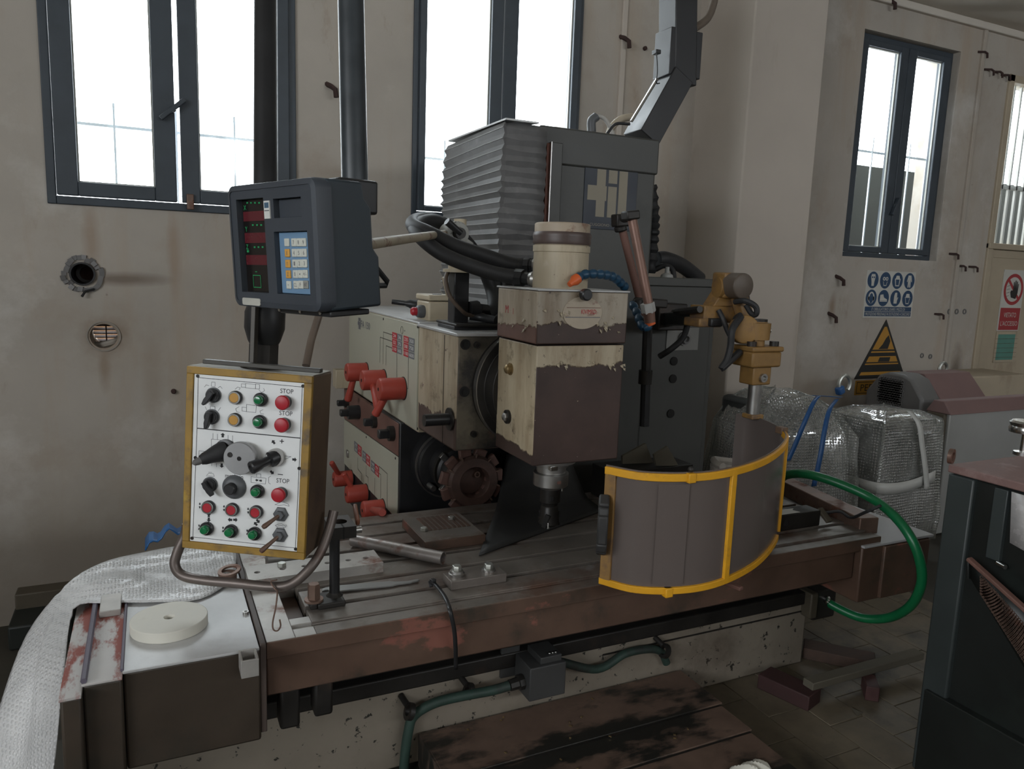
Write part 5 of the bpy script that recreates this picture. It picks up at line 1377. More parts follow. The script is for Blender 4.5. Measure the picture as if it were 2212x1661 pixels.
def upright(i, w, m=mt_yellow):
    a, b = pl2[max(i - 1, 0)], pl2[min(i + 1, len(pl2) - 1)]
    d = (b - a).normalized(); nr = Vector((d.y, -d.x, 0)); p = pl2[i]
    return obox(p + nr * .004 + Vector((0, 0, (GT + GB) / 2)), (w, .014, GT - GB - .01), d)
gp('frame_upright', upright(1, .034, mt_yellowworn), mt_yellowworn, .002)
ix = min(range(NF), key=lambda i: abs((pl2[i] - Vector((P(1572, 1100, y=1.64).x, 1.64, 0))).length))
gp('frame_upright', upright(ix, .024), mt_yellow, .002)
gp('frame_upright', upright(NF - 5, .020), mt_yellow, .002)
ic = min(range(NF), key=lambda i: (pl2[i] - Vector((P(1488, 1022, z=GT).x, P(1488, 1022, z=GT).y, 0))).length)
for z in (GT - .012, GB + .006):
    p = pl2[ic - (0 if z > .9 else 2)]
    gp('clip', box(p.x - .013, p.x + .013, p.y - .016, p.y + .006, z - .014, z + .014), mt_yellow, .003)
p = pl2[ic]; gp('clip_bolt', ball(p + Vector((0, -.004, GT + .012)), .009), mt_dark)
p = pl2[NF]; gp('end_clip', box(p.x - .012, p.x + .02, p.y - .01, p.y + .025, GT - .012, GT + .012), mt_yellowworn, .003)
# black grab handle at the left edge
p = pl2[0] + Vector((-.012, -.016, 0)); d0 = Vector((-.55, -.84, 0))
zc = P(1310, 1130, y=p.y).z
hb = [p + Vector((0, 0, zc + .078)), p + d0 * .034 + Vector((0, 0, zc + .060)), p + d0 * .040 + Vector((0, 0, zc + .04)), p + d0 * .040 + Vector((0, 0, zc - .04)), p + d0 * .034 + Vector((0, 0, zc - .062)), p + Vector((0, 0, zc - .078))]
g = G()
for a, b in zip(hb[:-1], hb[1:]): g = g + bar(a, b + (b - a).normalized() * .006, .032, .030, (d0.y, -d0.x, 0.05))
gh = gp('grab_handle', g, MAT('worn_black_handle', (.034, .033, .032), .5, var=.25), .006)
gp('handle_screw', cyl(hb[0] + d0 * .004 + Vector((0, 0, .0)), hb[0] + d0 * .020, .007), mt_steel, parent=gh)
gp('lower_tab', bar(P(1565, 1258, y=1.72), P(1602, 1272, y=1.66), .02, .012), mt_redbrown, .003)
# sheet scratches: two lapped strips
for i0, i1 in ((7, 9), ):
    pass
gp('sheet_joint', ribbon([p + Vector((.0, -.0035, 0)) for p in pl2[8:13]], GB + .03, GT - .03, .001, .003), mt_guardsheet, parent=sh)

# arm: pole, clamp, swivel blocks and links up to the column
pb0 = P(1626, 897, z=GT + .01); px_, py_ = pb0.x, pb0.y
def at(px, py): return P(px, py, y=py_)
zz = lambda py: P(1626, py, y=py_).z
wpx = lambda n: n * (P(1627, 800, y=py_).x - P(1626, 800, y=py_).x)
gp('pole_shoe', box(px_ - .03, px_ + .03, py_ - .03, py_ + .03, zz(903), zz(893)), mt_yellowworn, .004)
gp('pole', cyl((px_, py_, zz(900)), (px_, py_, zz(822)), wpx(11)), mt_steel)
cx_ = at(1631, 810).x
g1 = gp('pole_clamp', box(cx_ - wpx(19), cx_ + wpx(19), py_ - .04, py_ + .04, zz(829), zz(789)), mt_yellowworn, .006)
gp('clamp_screw', lathe((cx_, py_ - .04, zz(813)), (0, -1, 0), [(0, .017), (.012, .017), (.012, .010), (.004, .009)], 18), mt_steel, parent=g1)
cx_ = at(1634, 768).x
g2 = gp('swivel_block', box(cx_ - wpx(31), cx_ + wpx(31), py_ - .06, py_ + .06, zz(790), zz(757)), mt_yellowworn, .008)
gp('block_plate', box(cx_ - wpx(33), cx_ + wpx(33), py_ - .065, py_ + .065, zz(757), zz(746)), mt_yellowworn, .006, parent=g2)
for dx in (-24, 24): gp('block_bolt', cyl((cx_ + wpx(dx), py_ - .03, zz(748)), (cx_ + wpx(dx), py_ - .03, zz(736)), .018, n=14), mt_dark, parent=g2)
cx_ = at(1636, 715).x
gp('swivel_neck', cyl((cx_, py_, zz(750)), (cx_, py_, zz(728)), wpx(13)), mt_yellowworn)
g3 = gp('swivel_drum', lathe((cx_, py_, zz(733)), (0, 0, 1), [(0, wpx(20)), (zz(697) - zz(733), wpx(21)), (zz(696) - zz(733), wpx(15)), (zz(690) - zz(733), wpx(14))], 26), mt_yellowworn)
gp('drum_bolt', cyl((cx_ + wpx(19), py_, zz(714)), (cx_ + wpx(26), py_, zz(714)), .012), mt_steel, parent=g3)
gp('drum_cap', cyl((cx_, py_, zz(694)), (cx_, py_, zz(689)), wpx(15)), mt_dark, parent=g3)
q0 = P(1612, 702, y=py_ + .06); q1 = P(1592, 640, y=py_ + .12); q2 = P(1578, 622, y=py_ + .12)
gp('hinge_disc', lathe(P(1606, 712, y=py_ + .02), Vector((-.5, -.85, .1)), [(-.03, .055), (.03, .055), (.034, .045)], 26), mt_yellowworn, .003)
gp('arm_link', bar(P(1618, 715, y=py_ + .05), P(1588, 612, y=py_ + .10), .05, .062, (0, 1, 0)), mt_yellowworn, .012)
gp('hinge_disc', lathe(P(1587, 617, y=py_ + .08), (0, -1, 0), [(-.02, .05), (.05, .05), (.054, .044)], 28), MAT('rubbed_hub', (.11, .085, .065), .45, var=.3), .003)
gp('hinge_drum', lathe(P(1570, 622, y=py_ + .12), (1, -.2, 0), [(-.045, .042), (.05, .046), (.05, .03)], 22), mt_yellowworn, .002)
gp('hinge_block', obox(P(1566, 616, y=py_ + .13), (.07, .08, .10), (1, 0, 0)), mt_yellowworn, .008)
b0, b1 = P(1505, 676, y=py_ + .15), P(1585, 680, y=py_ + .15)
gp('arm_bar', bar(b0, b1, .09, .064), mt_yellowworn, .005)
gp('arm_gusset', prism([(0, 0), (.11, 0), (.11, .10), (.07, .10)], P(1541, 662, y=py_ + .11), (1, 0, 0), (0, 0, 1), (0, .07, 0)), mt_yellowworn, .004)
gp('switch_box', box(P(1511, 700, y=py_ + .1).x, P(1560, 700, y=py_ + .1).x, py_ + .1, py_ + .2, P(1530, 707, y=py_ + .1).z, P(1530, 688, y=py_ + .1).z), mt_yellowworn, .006)
gp('switch_cover', box(P(1537, 700, y=py_ + .08).x, P(1562, 700, y=py_ + .08).x, py_ + .08, py_ + .12, P(1545, 706, y=py_ + .08).z, P(1545, 688, y=py_ + .08).z), mt_black, .006)
gp('column_arm', bar(P(1440, 690, y=2.95), P(1512, 686, y=py_ + .17), .06, .06), mt_cab, .006)
gp('column_bracket', box(P(1410, 690, y=2.95).x, P(1470, 690, y=2.95).x, 2.90, 3.02, P(1440, 712, y=2.95).z, P(1440, 655, y=2.95).z), mt_dark, .006)
gp('arm_rod', tube([P(1456, 674, y=2.8), P(1480, 672, y=py_ + .2), P(1512, 668, y=py_ + .1)], .014, 8), mt_dark)
def gh_(pts, r): gp('cable', tube(spline(pts, 7), r, 8), mt_rubber)
gh_([P(1552, 670, y=py_ + .1), P(1562, 690, y=py_ + .08), P(1572, 715, y=py_ + .07), P(1582, 730, y=py_ + .06), P(1590, 715, y=py_ + .05), P(1588, 690, y=py_ + .05), P(1600, 680, y=py_ + .02)], .011)
gh_([P(1600, 684, y=py_ + .01), P(1582, 712, y=py_ - .02), P(1578, 748, y=py_ - .02), P(1570, 778, y=py_ - .02), P(1559, 795, y=py_ - .02), P(1570, 786, y=py_ - .02), P(1598, 760, y=py_)], .014)
gh_([P(1587, 652, y=py_ + .05), P(1610, 650, y=py_), P(1632, 662, y=py_ - .02), P(1634, 678, y=py_ - .02), P(1624, 678, y=py_), P(1612, 660, y=py_ + .03)], .011)
gh_([P(1592, 600, y=py_ + .12), P(1608, 620, y=py_ + .1), P(1613, 650, y=py_ + .08), P(1610, 680, y=py_ + .06)], .012)
# ------------------------------------------------------------------ things lying on the table and the covers
def T8(cx, cy, z=TZ): return P(440 + cx / 3.16, 1060 + cy / 3.16, z=z)
# stand with bored clamp block
st_ = thing('rest_stand', 'black steel rest with post and bored clamp block bolted to the table', 'stand', (.42, 2.03, TZ))
def sp_(name, g, m, bevel=0, parent=None, **k): return part(name, g, m, parent or st_, bevel, **k)
sp_('foot', box(.372, .392, 2.0, 2.06, TZ, TZ + .016) + box(.392, .468, 1.992, 2.072, TZ, TZ + .016), mt_dark, .003)
sp_('post', cyl((.447, 2.04, TZ + .012), (.447, 2.04, .862), .0145, n=24), mt_black)
sp_('post_weld', lathe((.447, 2.04, TZ + .016), (0, 0, 1), [(0, .024), (.006, .017), (.010, .0145)], 24), mt_dark)
# clamp block: square plate with a hole and a saw slit
cb = Vector((.468, 2.055, 0)); vs, fs = [], []; n = 32
bx, by, bw, bl, hr_ = .468, 2.07, .036, .052, .021
def sqhole(z0, z1):
    vs, fs = [], []
    AN = ring_angles(n, bw, bl)
    for a in AN:
        c, s = math.cos(a), math.sin(a); q = 1 / max(abs(c) / bw, abs(s) / bl)
        for rr_, z in (((hr_ * c, hr_ * s), z1), ((q * c, q * s), z1), ((q * c, q * s), z0), ((hr_ * c, hr_ * s), z0)): vs.append((bx + rr_[0], by + rr_[1], z))
    for k in range(len(AN)):
        a, b = 4 * k, 4 * ((k + 1) % len(AN))
        for j in range(4):
            j2 = (j + 1) % 4; fs.append((a + j, b + j, b + j2, a + j2))
    return G().add(vs, fs)
blk = sp_('clamp_block', sqhole(.856, .890), mt_dark)
sp_('slit', box(bx - .002, bx + .002, by - bl - .0006, by - hr_, .8555, .8906), mt_hole, parent=blk)
sp_('slit_screw', cyl((bx + bw, by - .035, .872), (bx + bw + .018, by - .035, .872), .010), mt_steel, parent=blk)
sp_('clamp_lever', bar((bx + bw + .012, by - .02, .886), (bx + bw + .02, by + .05, .915), .012, .02), MAT('orange_brown_lever', (.22, .085, .045), .45, var=.2), .004, parent=blk)
sp_('washer', lathe((.386, 2.025, TZ + .016), (0, 0, 1), [(0, .026), (.006, .026), (.007, .02)], 24), mt_rustysteel)
sp_('hex_nut', hexa((.386, 2.025, TZ + .022), (0, 0, 1), .018, .044), mt_rustysteel, .001)
# loose tube
solo('steel_tube', pipe((.595, 2.435, TZ + .023), (.826, 2.175, TZ + .023), .021, .0175, 24), MAT('rubbed_tube_steel', (.34, .31, .29), .32, metal=.65, var=.3, scale=9, patches=(((.17, .075, .05), 9, .54, .66, .6, .2),)), 'short bright rusted steel tube lying across the table slots', 'tube')
# long flat bar with holes
fb = thing('flat_bar', 'grey drilled flat steel bar at the left end of the table', 'steel bar', (.43, 2.27, TZ))
def plate_holes(x0, x1, y0, y1, z0, z1, holes, r):
    """plate cut into cells, one round hole in each"""
    xs = [x0] + [(holes[i] + holes[i + 1]) / 2 for i in range(len(holes) - 1)] + [x1]
    g = G(); n = 24; ym = (y0 + y1) / 2
    for i, hx in enumerate(holes):
        vs, fs = [], []
        AN = ring_angles(n, xs[i + 1] - hx, y1 - ym, hx - xs[i])
        for a in AN:
            c, s = math.cos(a), math.sin(a)
            qx = (xs[i + 1] - hx) if c > 0 else (hx - xs[i]); qy = (y1 - ym)
            q = min(qx / max(1e-6, abs(c)), qy / max(1e-6, abs(s)))
            for d in ((r, z1), (q, z1), (q, z0), (r, z0)): vs.append((hx + d[0] * c, ym + d[0] * s, d[1]))
        for k in range(len(AN)):
            a, b = 4 * k, 4 * ((k + 1) % len(AN))
            for j in range(4): fs.append((a + j, b + j, b + (j + 1) % 4, a + (j + 1) % 4))
        g.add(vs, fs)
    return g
hs = [.262, .335, .40, .47, .535, .59]
ymid = 2.245
part('bar', plate_holes(.232, .632, 2.188, 2.302, TZ, TZ + .031, hs, .009), mt_greysteel, fb)
c = T8(533, 515, TZ + .031)
hbt = part('hex_bolt', hexa(c, (0, 0, 1), .014, .012), mt_zinc, fb, .001)
solo('steel_roller', lathe((.30, 2.36, TZ + .026), (1, -.12, 0), [(0, .016), (.008, .026), (.10, .026), (.105, .020), (.13, .020)], 28), mt_steel, 'bright steel roller lying behind the control box on the table', 'roller')
# spanner
a, b = Vector((.425, 2.108, TZ + .003)), Vector((.712, 2.068, TZ + .003))
d = (b - a).normalized(); s = Vector((-d.y, d.x, 0)); L = (b - a).length
pol = [(0, -.010), (0, .006), (.012, .014), (.05, .020), (.20, .018), (.215, .009), (.255, .007), (L - .006, .014), (L, .006), (L - .010, -.001), (L - .022, -.003), (L - .03, -.008), (.22, -.010), (.20, -.018), (.05, -.020), (.022, -.016), (.018, -.004), (.010, -.004)]
solo('spanner', prism(pol, a, d, s, (0, 0, .005)), MAT('spanner_steel', (.26, .26, .25), .35, metal=.7, var=.2), 'flat open-ended spanner lying behind the black stand', 'spanner', bevel=.001)
# two-bolt clamp block
ck = thing('clamp_strap', 'small steel block held down by two hex bolts and washers', 'clamp block', (.865, 2.0, TZ))
part('block', box(.779, .962, 1.982, 2.052, TZ, TZ + .028), MAT('oily_clamp_steel', (.20, .175, .155), .36, metal=.5, var=.3, scale=12), ck, .002)
for x, w in ((.812, 2), (.918, 1)):
    yy = 2.022
    part('washer', lathe((x, yy, TZ + .028), (0, 0, 1), [(0, .024), (.008, .025), (.009, .021), (.016, .020), (.017, .012)] if w == 2 else [(0, .021), (.006, .021), (.008, .012)], 24), mt_steel, ck)
    part('hex_bolt', hexa((x, yy, TZ + .028 + (.017 if w == 2 else .008)), (0, 0, 1), .0145, .015), mt_zinc, ck, .001)
# ribbed wedge plate
rp = thing('ribbed_plate', 'brown ribbed angle plate bolted to the table under the face cutter', 'plate', (.93, 2.42, TZ))
part('plate', box(.808, 1.03, 2.302, 2.56, TZ, TZ + .034), mt_tableface, rp, .002)
part('top_face', box(.811, 1.027, 2.305, 2.557, TZ + .0338, TZ + .0348), mt_table, rp)
for k in range(9): part('rib', box(.855 + k * .018, .869 + k * .018, 2.40, 2.54, TZ + .034, TZ + .0375), mt_tableface, rp, .001)
for px, py in ((916, 1146), (975, 1122)):
    c = P(px, py, z=TZ + .035); part('hex_bolt', hexa(c, (0, 0, 1), .013, .012), mt_zinc, rp, .001)
# black cable tie strap over the table edge
q = [P(932, 1268, y=2.02), P(930, 1255, z=TZ + .022), P(940, 1262, z=TZ + .02), P(957, 1283, z=TZ + .012), P(966, 1300, z=TZ + .008), P(972, 1318, y=1.845), P(981, 1360, y=1.842), P(984, 1400, y=1.85), P(985, 1446, y=1.87)]
tie = thing('cable_tie', 'black cable tie hanging over the front edge of the table', 'cable tie', q[4])
sq = spline(q, 6); vs, fs = [], []
for p in sq: vs += [p + Vector((-.006, 0, 0)), p + Vector((.006, 0, 0))]
part('strap', G().add(vs, [(2 * i, 2 * i + 1, 2 * i + 3, 2 * i + 2) for i in range(len(sq) - 1)]), mt_plasticblk, tie, solid=.003)
part('lock_head', obox(P(935, 1256, z=TZ + .022), (.016, .014, .016), (1, .3, 0)), mt_plasticblk, tie, .002)
# dark rubber mat leaning behind the spindle
def mat_fn(u, v):
    a = Vector((.962, 2.20, 0)).lerp(Vector((1.62, 2.47, 0)), u)
    b = Vector((1.385, 2.90, 0)).lerp(Vector((1.67, 2.95, 0)), u)
    p = a.lerp(b, v)
    p.z = TZ + .005 + .30 * max(0, v - .55 + .25 * u) ** 1.3 / .4 ** .3 + .006 * (1 + math.sin(u * 7 + v * 4)) * v
    return p
solo('rubber_mat', surf(mat_fn, 16, 16), MAT('dull_black_mat', (.034, .034, .033), .6, var=.25, scale=9, patches=(((.06, .057, .052), 9, .62, .85),)), 'dull black rubber sheet sloping behind the spindle nose', 'sheet', solid=.006)
# brown boards
for k, (pts, lb) in enumerate(((((1345, 985), (1395, 958), (1412, 1000), (1345, 1002)), 'left brown board behind the guard, mostly in shadow'), (((1413, 982), (1442, 964), (1466, 1006), (1418, 1006)), 'small lighter brown board standing behind the guard'))):
    yy = (2.62, 2.55)[k]
    solo('brown_board', prism([(P(*p, y=yy).x, P(*p, y=yy).z) for p in pts], (0, yy, 0), (1, 0, 0), (0, 0, 1), (0, .012, 0)), mt_board, lb, 'board')
solo('board_support', box(1.70, 2.12, 2.54, 2.70, TZ, P(1430, 1006, y=2.55).z - .004), mt_dark, 'dark steel packing block under the brown boards behind the guard', 'block', bevel=.004)
# right end of the table
bar0, bar1 = P(1905, 1128, z=TZ + .0), P(1752, 1068, z=TZ + .0)
solo('steel_bar', bar((2.50, 1.935, TZ + .012), (2.62, 2.52, TZ + .012), .085, .065), mt_rustysteel, 'thick square brown steel bar lying along the right end sheet', 'steel bar', bevel=.004)
bk = thing('drilled_block', 'dark drilled steel block with a scrap of paper at the right end', 'block', (2.2, 2.04, TZ))
part('block', box(2.02, 2.345, 2.035, 2.11, TZ, TZ + .062), mt_dark, bk, .003)
part('hole', lathe((2.165, 2.0345, TZ + .03), (0, -1, 0), [(0, .016), (.0012, .016), (.0012, .012), (.0002, .011)], 20), mt_hole, bk)
solo('paper_scrap', prism([(2.05, 2.04), (2.24, 2.04), (2.23, 2.07), (2.25, 2.085), (2.05, 2.105)], (0, 0, TZ + .0635), (1, 0, 0), (0, 1, 0), (0, 0, .001)), mt_signwhite, 'scrap of white paper on the drilled steel block', 'paper')
cz_ = TZ + .06
coil = []
for k in range(60):
    a = k / 60 * 2 * math.pi * 2.6
    coil.append(Vector((2.34 + .17 * math.cos(a) + .02 * math.sin(3 * a), 2.45 + .13 * math.sin(a), TZ + .05 + .05 * math.sin(a * .5) ** 2 + k * .001)))
solo('cable_coil', tube(coil, .017, 8), mt_greycable, 'loose coil of grey cable behind the guard', 'cable')
solo('thin_wire', tube(spline([P(1782, 1108, z=TZ + .04), P(1815, 1105, z=TZ + .05), P(1838, 1118, z=TZ + .04), P(1870, 1106, z=TZ + .10), P(1903, 1092, z=TZ + .14)], 6), .006, 6), mt_rubber, 'thin stiff dark wire sticking up before the green hose', 'wire')
solo('dark_clip', bar(P(1770, 1098, z=TZ + .06), P(1792, 1128, z=TZ + .02), .03, .012), mt_olive, 'bent olive clip lying below the cable coil', 'clip', bevel=.003)
# green hose in a big loop over the end of the table
hq = [P(1680, 1040, y=2.35), P(1700, 1026, y=2.3), P(1740, 1024, y=2.2), P(1800, 1040, y=2.1), P(1880, 1075, y=1.98), P(1935, 1118, y=1.86), P(1972, 1170, y=1.78), P(1990, 1225, y=1.75), P(1988, 1270, y=1.76), P(1965, 1310, y=1.82), P(1920, 1334, y=1.92), P(1860, 1334, y=2.02), P(1800, 1308, y=2.12), P(1778, 1290, y=2.16)]
solo('green_hose', tube(spline(hq, 7), .0185, 12), mt_greenhose, 'glossy green hose looping over the right end of the table', 'hose')

# left end: bubble wrap over the cover
def wrapfn(u, v):
    # u from the table end (0) across the cover to the left and down to the floor (1); v from front edge (0) to back (1)
    front = spline([(.205, 2.275, TZ + .010), (.10, 2.17, TZ + .008), (-.02, 2.19, TZ + .010), (-.13, 2.225, TZ + .010), (-.215, 2.22, TZ + .002), (-.225, 2.02, TZ - .06), (-.232, 1.86, .46), (-.25, 1.80, .30), (-.30, 1.76, .12), (-.36, 1.70, .02)], 4)
    back = spline([(.225, 2.47, TZ + .03), (.10, 2.53, TZ + .04), (-.05, 2.52, TZ + .03), (-.16, 2.46, TZ + .03), (-.245, 2.36, TZ + .015), (-.32, 2.25, TZ - .06), (-.37, 2.12, .46), (-.41, 2.05, .30), (-.46, 2.0, .12), (-.52, 1.95, .02)], 4)
    i = u * (len(front) - 1); k = min(int(i), len(front) - 2); f_ = i - k
    p = front[k].lerp(front[k + 1], f_).lerp(back[k].lerp(back[k + 1], f_), v)
    w_ = .010 * math.sin(u * 17 + v * 5) * math.sin(math.pi * v) + .006 * math.sin(v * 11 - u * 9)
    if u < .45: p.z += max(-.002, w_)
    else: p.x += w_ * 1.5 - .004
    return p
solo('bubble_wrap', surf(wrapfn, 72, 20), mt_bubble, 'white bubble wrap sheet draped over the left end of the cover', 'bubble wrap', solid=.003)
# white disc with a hole, small ring, keeper plate, square tube
solo('nylon_disc', pipe((.018, 2.035, TZ), (.018, 2.035, TZ + .028), .093, .0125, 56), mt_ptfe, 'thick white plastic disc with a centre hole on the grey cover', 'disc', bevel=.002)
rg = thing('bearing_ring', 'small steel ring on a collar between cover and pendant', 'ring', P(492, 1262, z=TZ))
c = P(492, 1258, z=TZ)
part('collar', pipe(c, c + Vector((0, 0, .030)), .026, .018, 24), mt_rustysteel, rg)
part('ring', ringdisc(c + Vector((.006, .004, .032)), (-.15, -.1, 1), .033, .022, .006, 28), mt_rustysteel, rg)
solo('steel_keeper', box(P(216, 1320, z=TZ).x, P(262, 1316, z=TZ).x, 2.16, 2.30, TZ - .004, TZ + .014), mt_greysteel, 'flat steel keeper plate slid under the bubble wrap', 'plate', bevel=.002)
x0, x1 = P(519, 1385, y=1.785).x, P(558, 1388, y=1.785).x
g = G()
zt0 = TZ + .004
for a in ((x0, x1, 1.778, 1.783), (x0, x1, 1.831, 1.836), (x0, x0 + .005, 1.783, 1.831), (x1 - .005, x1, 1.783, 1.831)): g = g + box(*a, zt0 - .045, zt0)
solo('square_tube', g, mt_greysteel, 'short open square steel tube on the front corner of the cover', 'tube', bevel=.001)
solo('blue_bag', surf(lambda u, v: Vector((-.04 + .17 * u, 2.60 + .12 * v, TZ + .01 + .055 * math.sin(math.pi * u) * (1 - .4 * v) + .012 * math.sin(u * 19))), 14, 5), mt_bluebag, 'crumpled blue plastic behind the bubble wrap', 'plastic', solid=.004)

# ------------------------------------------------------------------ floor cover, junction box and conduit in front of the base
TT = .115
tr = thing('floor_cover', 'rusty brown sheet steel floor cover with pressed seams before the base', 'floor cover', (1.28, 1.8, 0))
part('top_sheet', box(.748, 1.80, 1.905, 2.145, TT - .006, TT), mt_tray, tr, .002)
part('top_sheet', box(.748, 1.79, 1.745, 1.897, TT - .010, TT - .004), mt_tray, tr, .002)
part('top_sheet', box(.748, 1.78, 1.45, 1.737, TT - .014, TT - .008), mt_tray, tr, .002)
part('side_sheet', box(.742, .75, 1.45, 2.145, 0, TT - .001), mt_tray, tr, .002)
part('side_sheet', box(1.772, 1.782, 1.45, 2.145, 0, TT - .016), mt_tray, tr, .002)
part('seam', box(.75, 1.78, 1.735, 1.748, TT - .02, TT - .009) + box(.75, 1.79, 1.895, 1.907, TT - .016, TT - .005), mt_dark, tr)
for k in range(16):
    x, y = random.uniform(.85, 1.6), random.uniform(1.75, 2.12)
    solo('metal_chip', obox((x, y, TT + .002), (.010 * random.uniform(.5, 1.2), .004, .003), (random.uniform(-1, 1), random.uniform(-1, 1), .1)), mt_brass, 'tiny bright swarf chip on the brown floor cover', 'chip', group='swarf chips on the floor cover')
jb = thing('junction_box', 'dark grey junction box with conduit glands on the machine base', 'junction box', (1.17, 2.1, .14))
x0, x1 = P(1145, 1470, y=2.03).x, P(1222, 1470, y=2.03).x
zt_b, zb_b = P(1150, 1445, y=2.03).z, P(1165, 1512, y=2.03).z
mt_jb = MAT('grey_cast_box', (.050, .050, .049), .45, var=.2)
part('box', box(x0, x1, 2.03, 2.145, zb_b, zt_b), mt_jb, jb, .004)
part('lid_step', box(x0 + .045, x1 - .01, 2.045, 2.145, zt_b - .002, zt_b + .022), mt_jb, jb, .003)
part('mount_plate', box(x0 - .05, x0 + .02, 2.15, 2.162, zb_b + .03, zt_b + .06), mt_jb, jb, .002)
for k in range(3): part('lid_screw', ball((x0 + .085 + .012 * k, 2.06, zt_b + .024), .005, 8, 6), mt_chrome, jb)
part('gland', lathe((x0, 2.08, (zt_b + zb_b) / 2 - .01), (-1, 0, -.1), [(0, .026), (.018, .026), (.02, .02), (.05, .019)], 8), mt_dark, jb)
gc = Vector((x0 - .05, 2.08, (zt_b + zb_b) / 2 - .015))
part('conduit', tube(spline([gc, P(1060, 1492, y=2.09), P(1005, 1502, y=2.10), P(940, 1518, y=2.12), P(895, 1545, y=2.13), P(882, 1580, y=2.13), P(874, 1640, y=2.13), P(870, 1720, y=2.13)], 7), .016, 18), mt_conduit, jb)
part('conduit', tube(spline([Vector((x1, 2.09, zt_b - .03)), P(1290, 1445, y=2.12), P(1350, 1412, y=2.13), P(1400, 1402, y=2.135), P(1428, 1408, y=2.14), P(1440, 1432, y=2.14)], 7), .015, 18), mt_conduit, jb)
for px, py in ((1008, 1492), (880, 1536), (1432, 1405)):
    c = P(px, py, y=2.12); part('pipe_clip', ringdisc(c, (.9, 0, -.35), .028, .015, .016, 14) + cyl(c + Vector((0, .0, .02)), c + Vector((-.01, .04, .035)), .01), mt_dark, jb)

# ------------------------------------------------------------------ pallet timbers and scraps on the floor
solo('red_timber', bar(P(1650, 1462, z=.03), P(1760, 1512, z=.03), .10, .06), MAT('dark_red_timber', (.050, .021, .020), .6, var=.3), 'dark red painted timber on the floor beside the base', 'timber', bevel=.004)
solo('pale_timber', bar(P(1745, 1478, z=.075), P(1985, 1412, z=.075), .05, .03), mt_board, 'pale timber batten lying across the dark red timber', 'timber', bevel=.003)
solo('dark_timber', bar(P(1735, 1400, z=.025), P(1890, 1432, z=.025), .10, .05), mt_wood, 'dark wooden beam under the end of the machine table', 'timber', bevel=.004)
solo('short_timber', bar(P(1875, 1470, z=.03), P(1885, 1500, z=.03), .05, .06), MAT('small_red_timber', (.075, .032, .03), .6, var=.3), 'short red timber end holding up the pale batten', 'timber', bevel=.004)
solo('paper_shred', prism([(0, 0), (.035, .005), (.018, .06)], P(1852, 1546, z=.003), (1, 0, 0), (0, .8, .05), (0, 0, .001)), mt_board, 'small pale paper triangle on the floor tiles', 'paper')
rg_c = P(1622, 1674, z=.10)
solo('white_rag', surf(lambda u, v: rg_c + Vector(((u - .5) * .15, (v - .5) * .08, .008 + .022 * math.sin(math.pi * u) * math.sin(math.pi * v) + .006 * math.sin(u * 21 + v * 9) )), 22, 12), mt_ptfe, 'crumpled white rag at the corner of the floor cover', 'rag', solid=.003)
# ------------------------------------------------------------------ bubble-wrapped machine and motors at the right
def shell(corners, zs, grow, fold, seed, n=72):
    """wrapped outline: rounded polygon rings with folds, closed on top"""
    rnd = random.Random(seed)
    ph = [rnd.uniform(0, 6.28) for _ in range(8)]
    c = sum((Vector((*p, 0)) for p in corners), Vector()) / len(corners)
    ring = spline([Vector((*p, 0)) for q0, q1 in zip(corners, corners[1:] + corners[:1]) for p in ((q0[0] * .965 + q1[0] * .035, q0[1] * .965 + q1[1] * .035), (q0[0] * .035 + q1[0] * .965, q0[1] * .035 + q1[1] * .965))], 9, True)
    vs, fs = [], []
    m = len(ring)
    for j, (z, k) in enumerate(zip(zs, grow)):
        for i, p in enumerate(ring):
            a = 2 * math.pi * i / m
            f_ = fold * (math.sin(7 * a + ph[0] + z * 3) * .5 + math.sin(13 * a + ph[1] - z * 7) * .35 + math.sin(23 * a + ph[2] + z * 11) * .25)
            d = (p - c); q = c + d * (k + f_ / max(.2, d.length))
            vs.append(Vector((q.x, q.y, z + fold * .3 * math.sin(5 * a + ph[3]))))
    for j in range(len(zs) - 1):
        for i in range(m): fs.append((j * m + i, j * m + (i + 1) % m, (j + 1) * m + (i + 1) % m, (j + 1) * m + i))
    vs.append(Vector((c.x, c.y, zs[-1] + .004)))
    top = len(vs) - 1
    for i in range(m): fs.append(((len(zs) - 1) * m + i, (len(zs) - 1) * m + (i + 1) % m, top))
    return G().add(vs, fs)
wy = 2.85
k0 = P(1906, 960, y=wy); xk = k0.x
yl = P(1782, 950, x=xk).y
xr = P(2026, 960, y=wy).x
zt0 = P(1906, 918, y=wy).z
wm = thing('wrapped_machine', 'dark machine packed in clear bubble wrap with white tape and blue straps', 'wrapped machine', (xk + .3, wy + .4, 0))
def wp(name, g, m, bevel=0, **k): return part(name, g, m, wm, bevel, **k)
yl = min(yl, 3.70)
wp('machine_body', box(xk + .03, xr - .04, wy + .04, yl - .06, .05, zt0 - .03), mt_wrapinner, .02)
wp('wrap', shell([(xk, wy), (xr, wy), (xr, yl), (xk, yl)], [.10, .25, .40, .52, .65, zt0 - .12, zt0 - .02, zt0 + .012, zt0 + .05], [1.06, 1.10, 1.06, 1.02, 1.0, 1.0, .99, .95, .55], .014, 4), mt_bubbleclear, solid=.002)
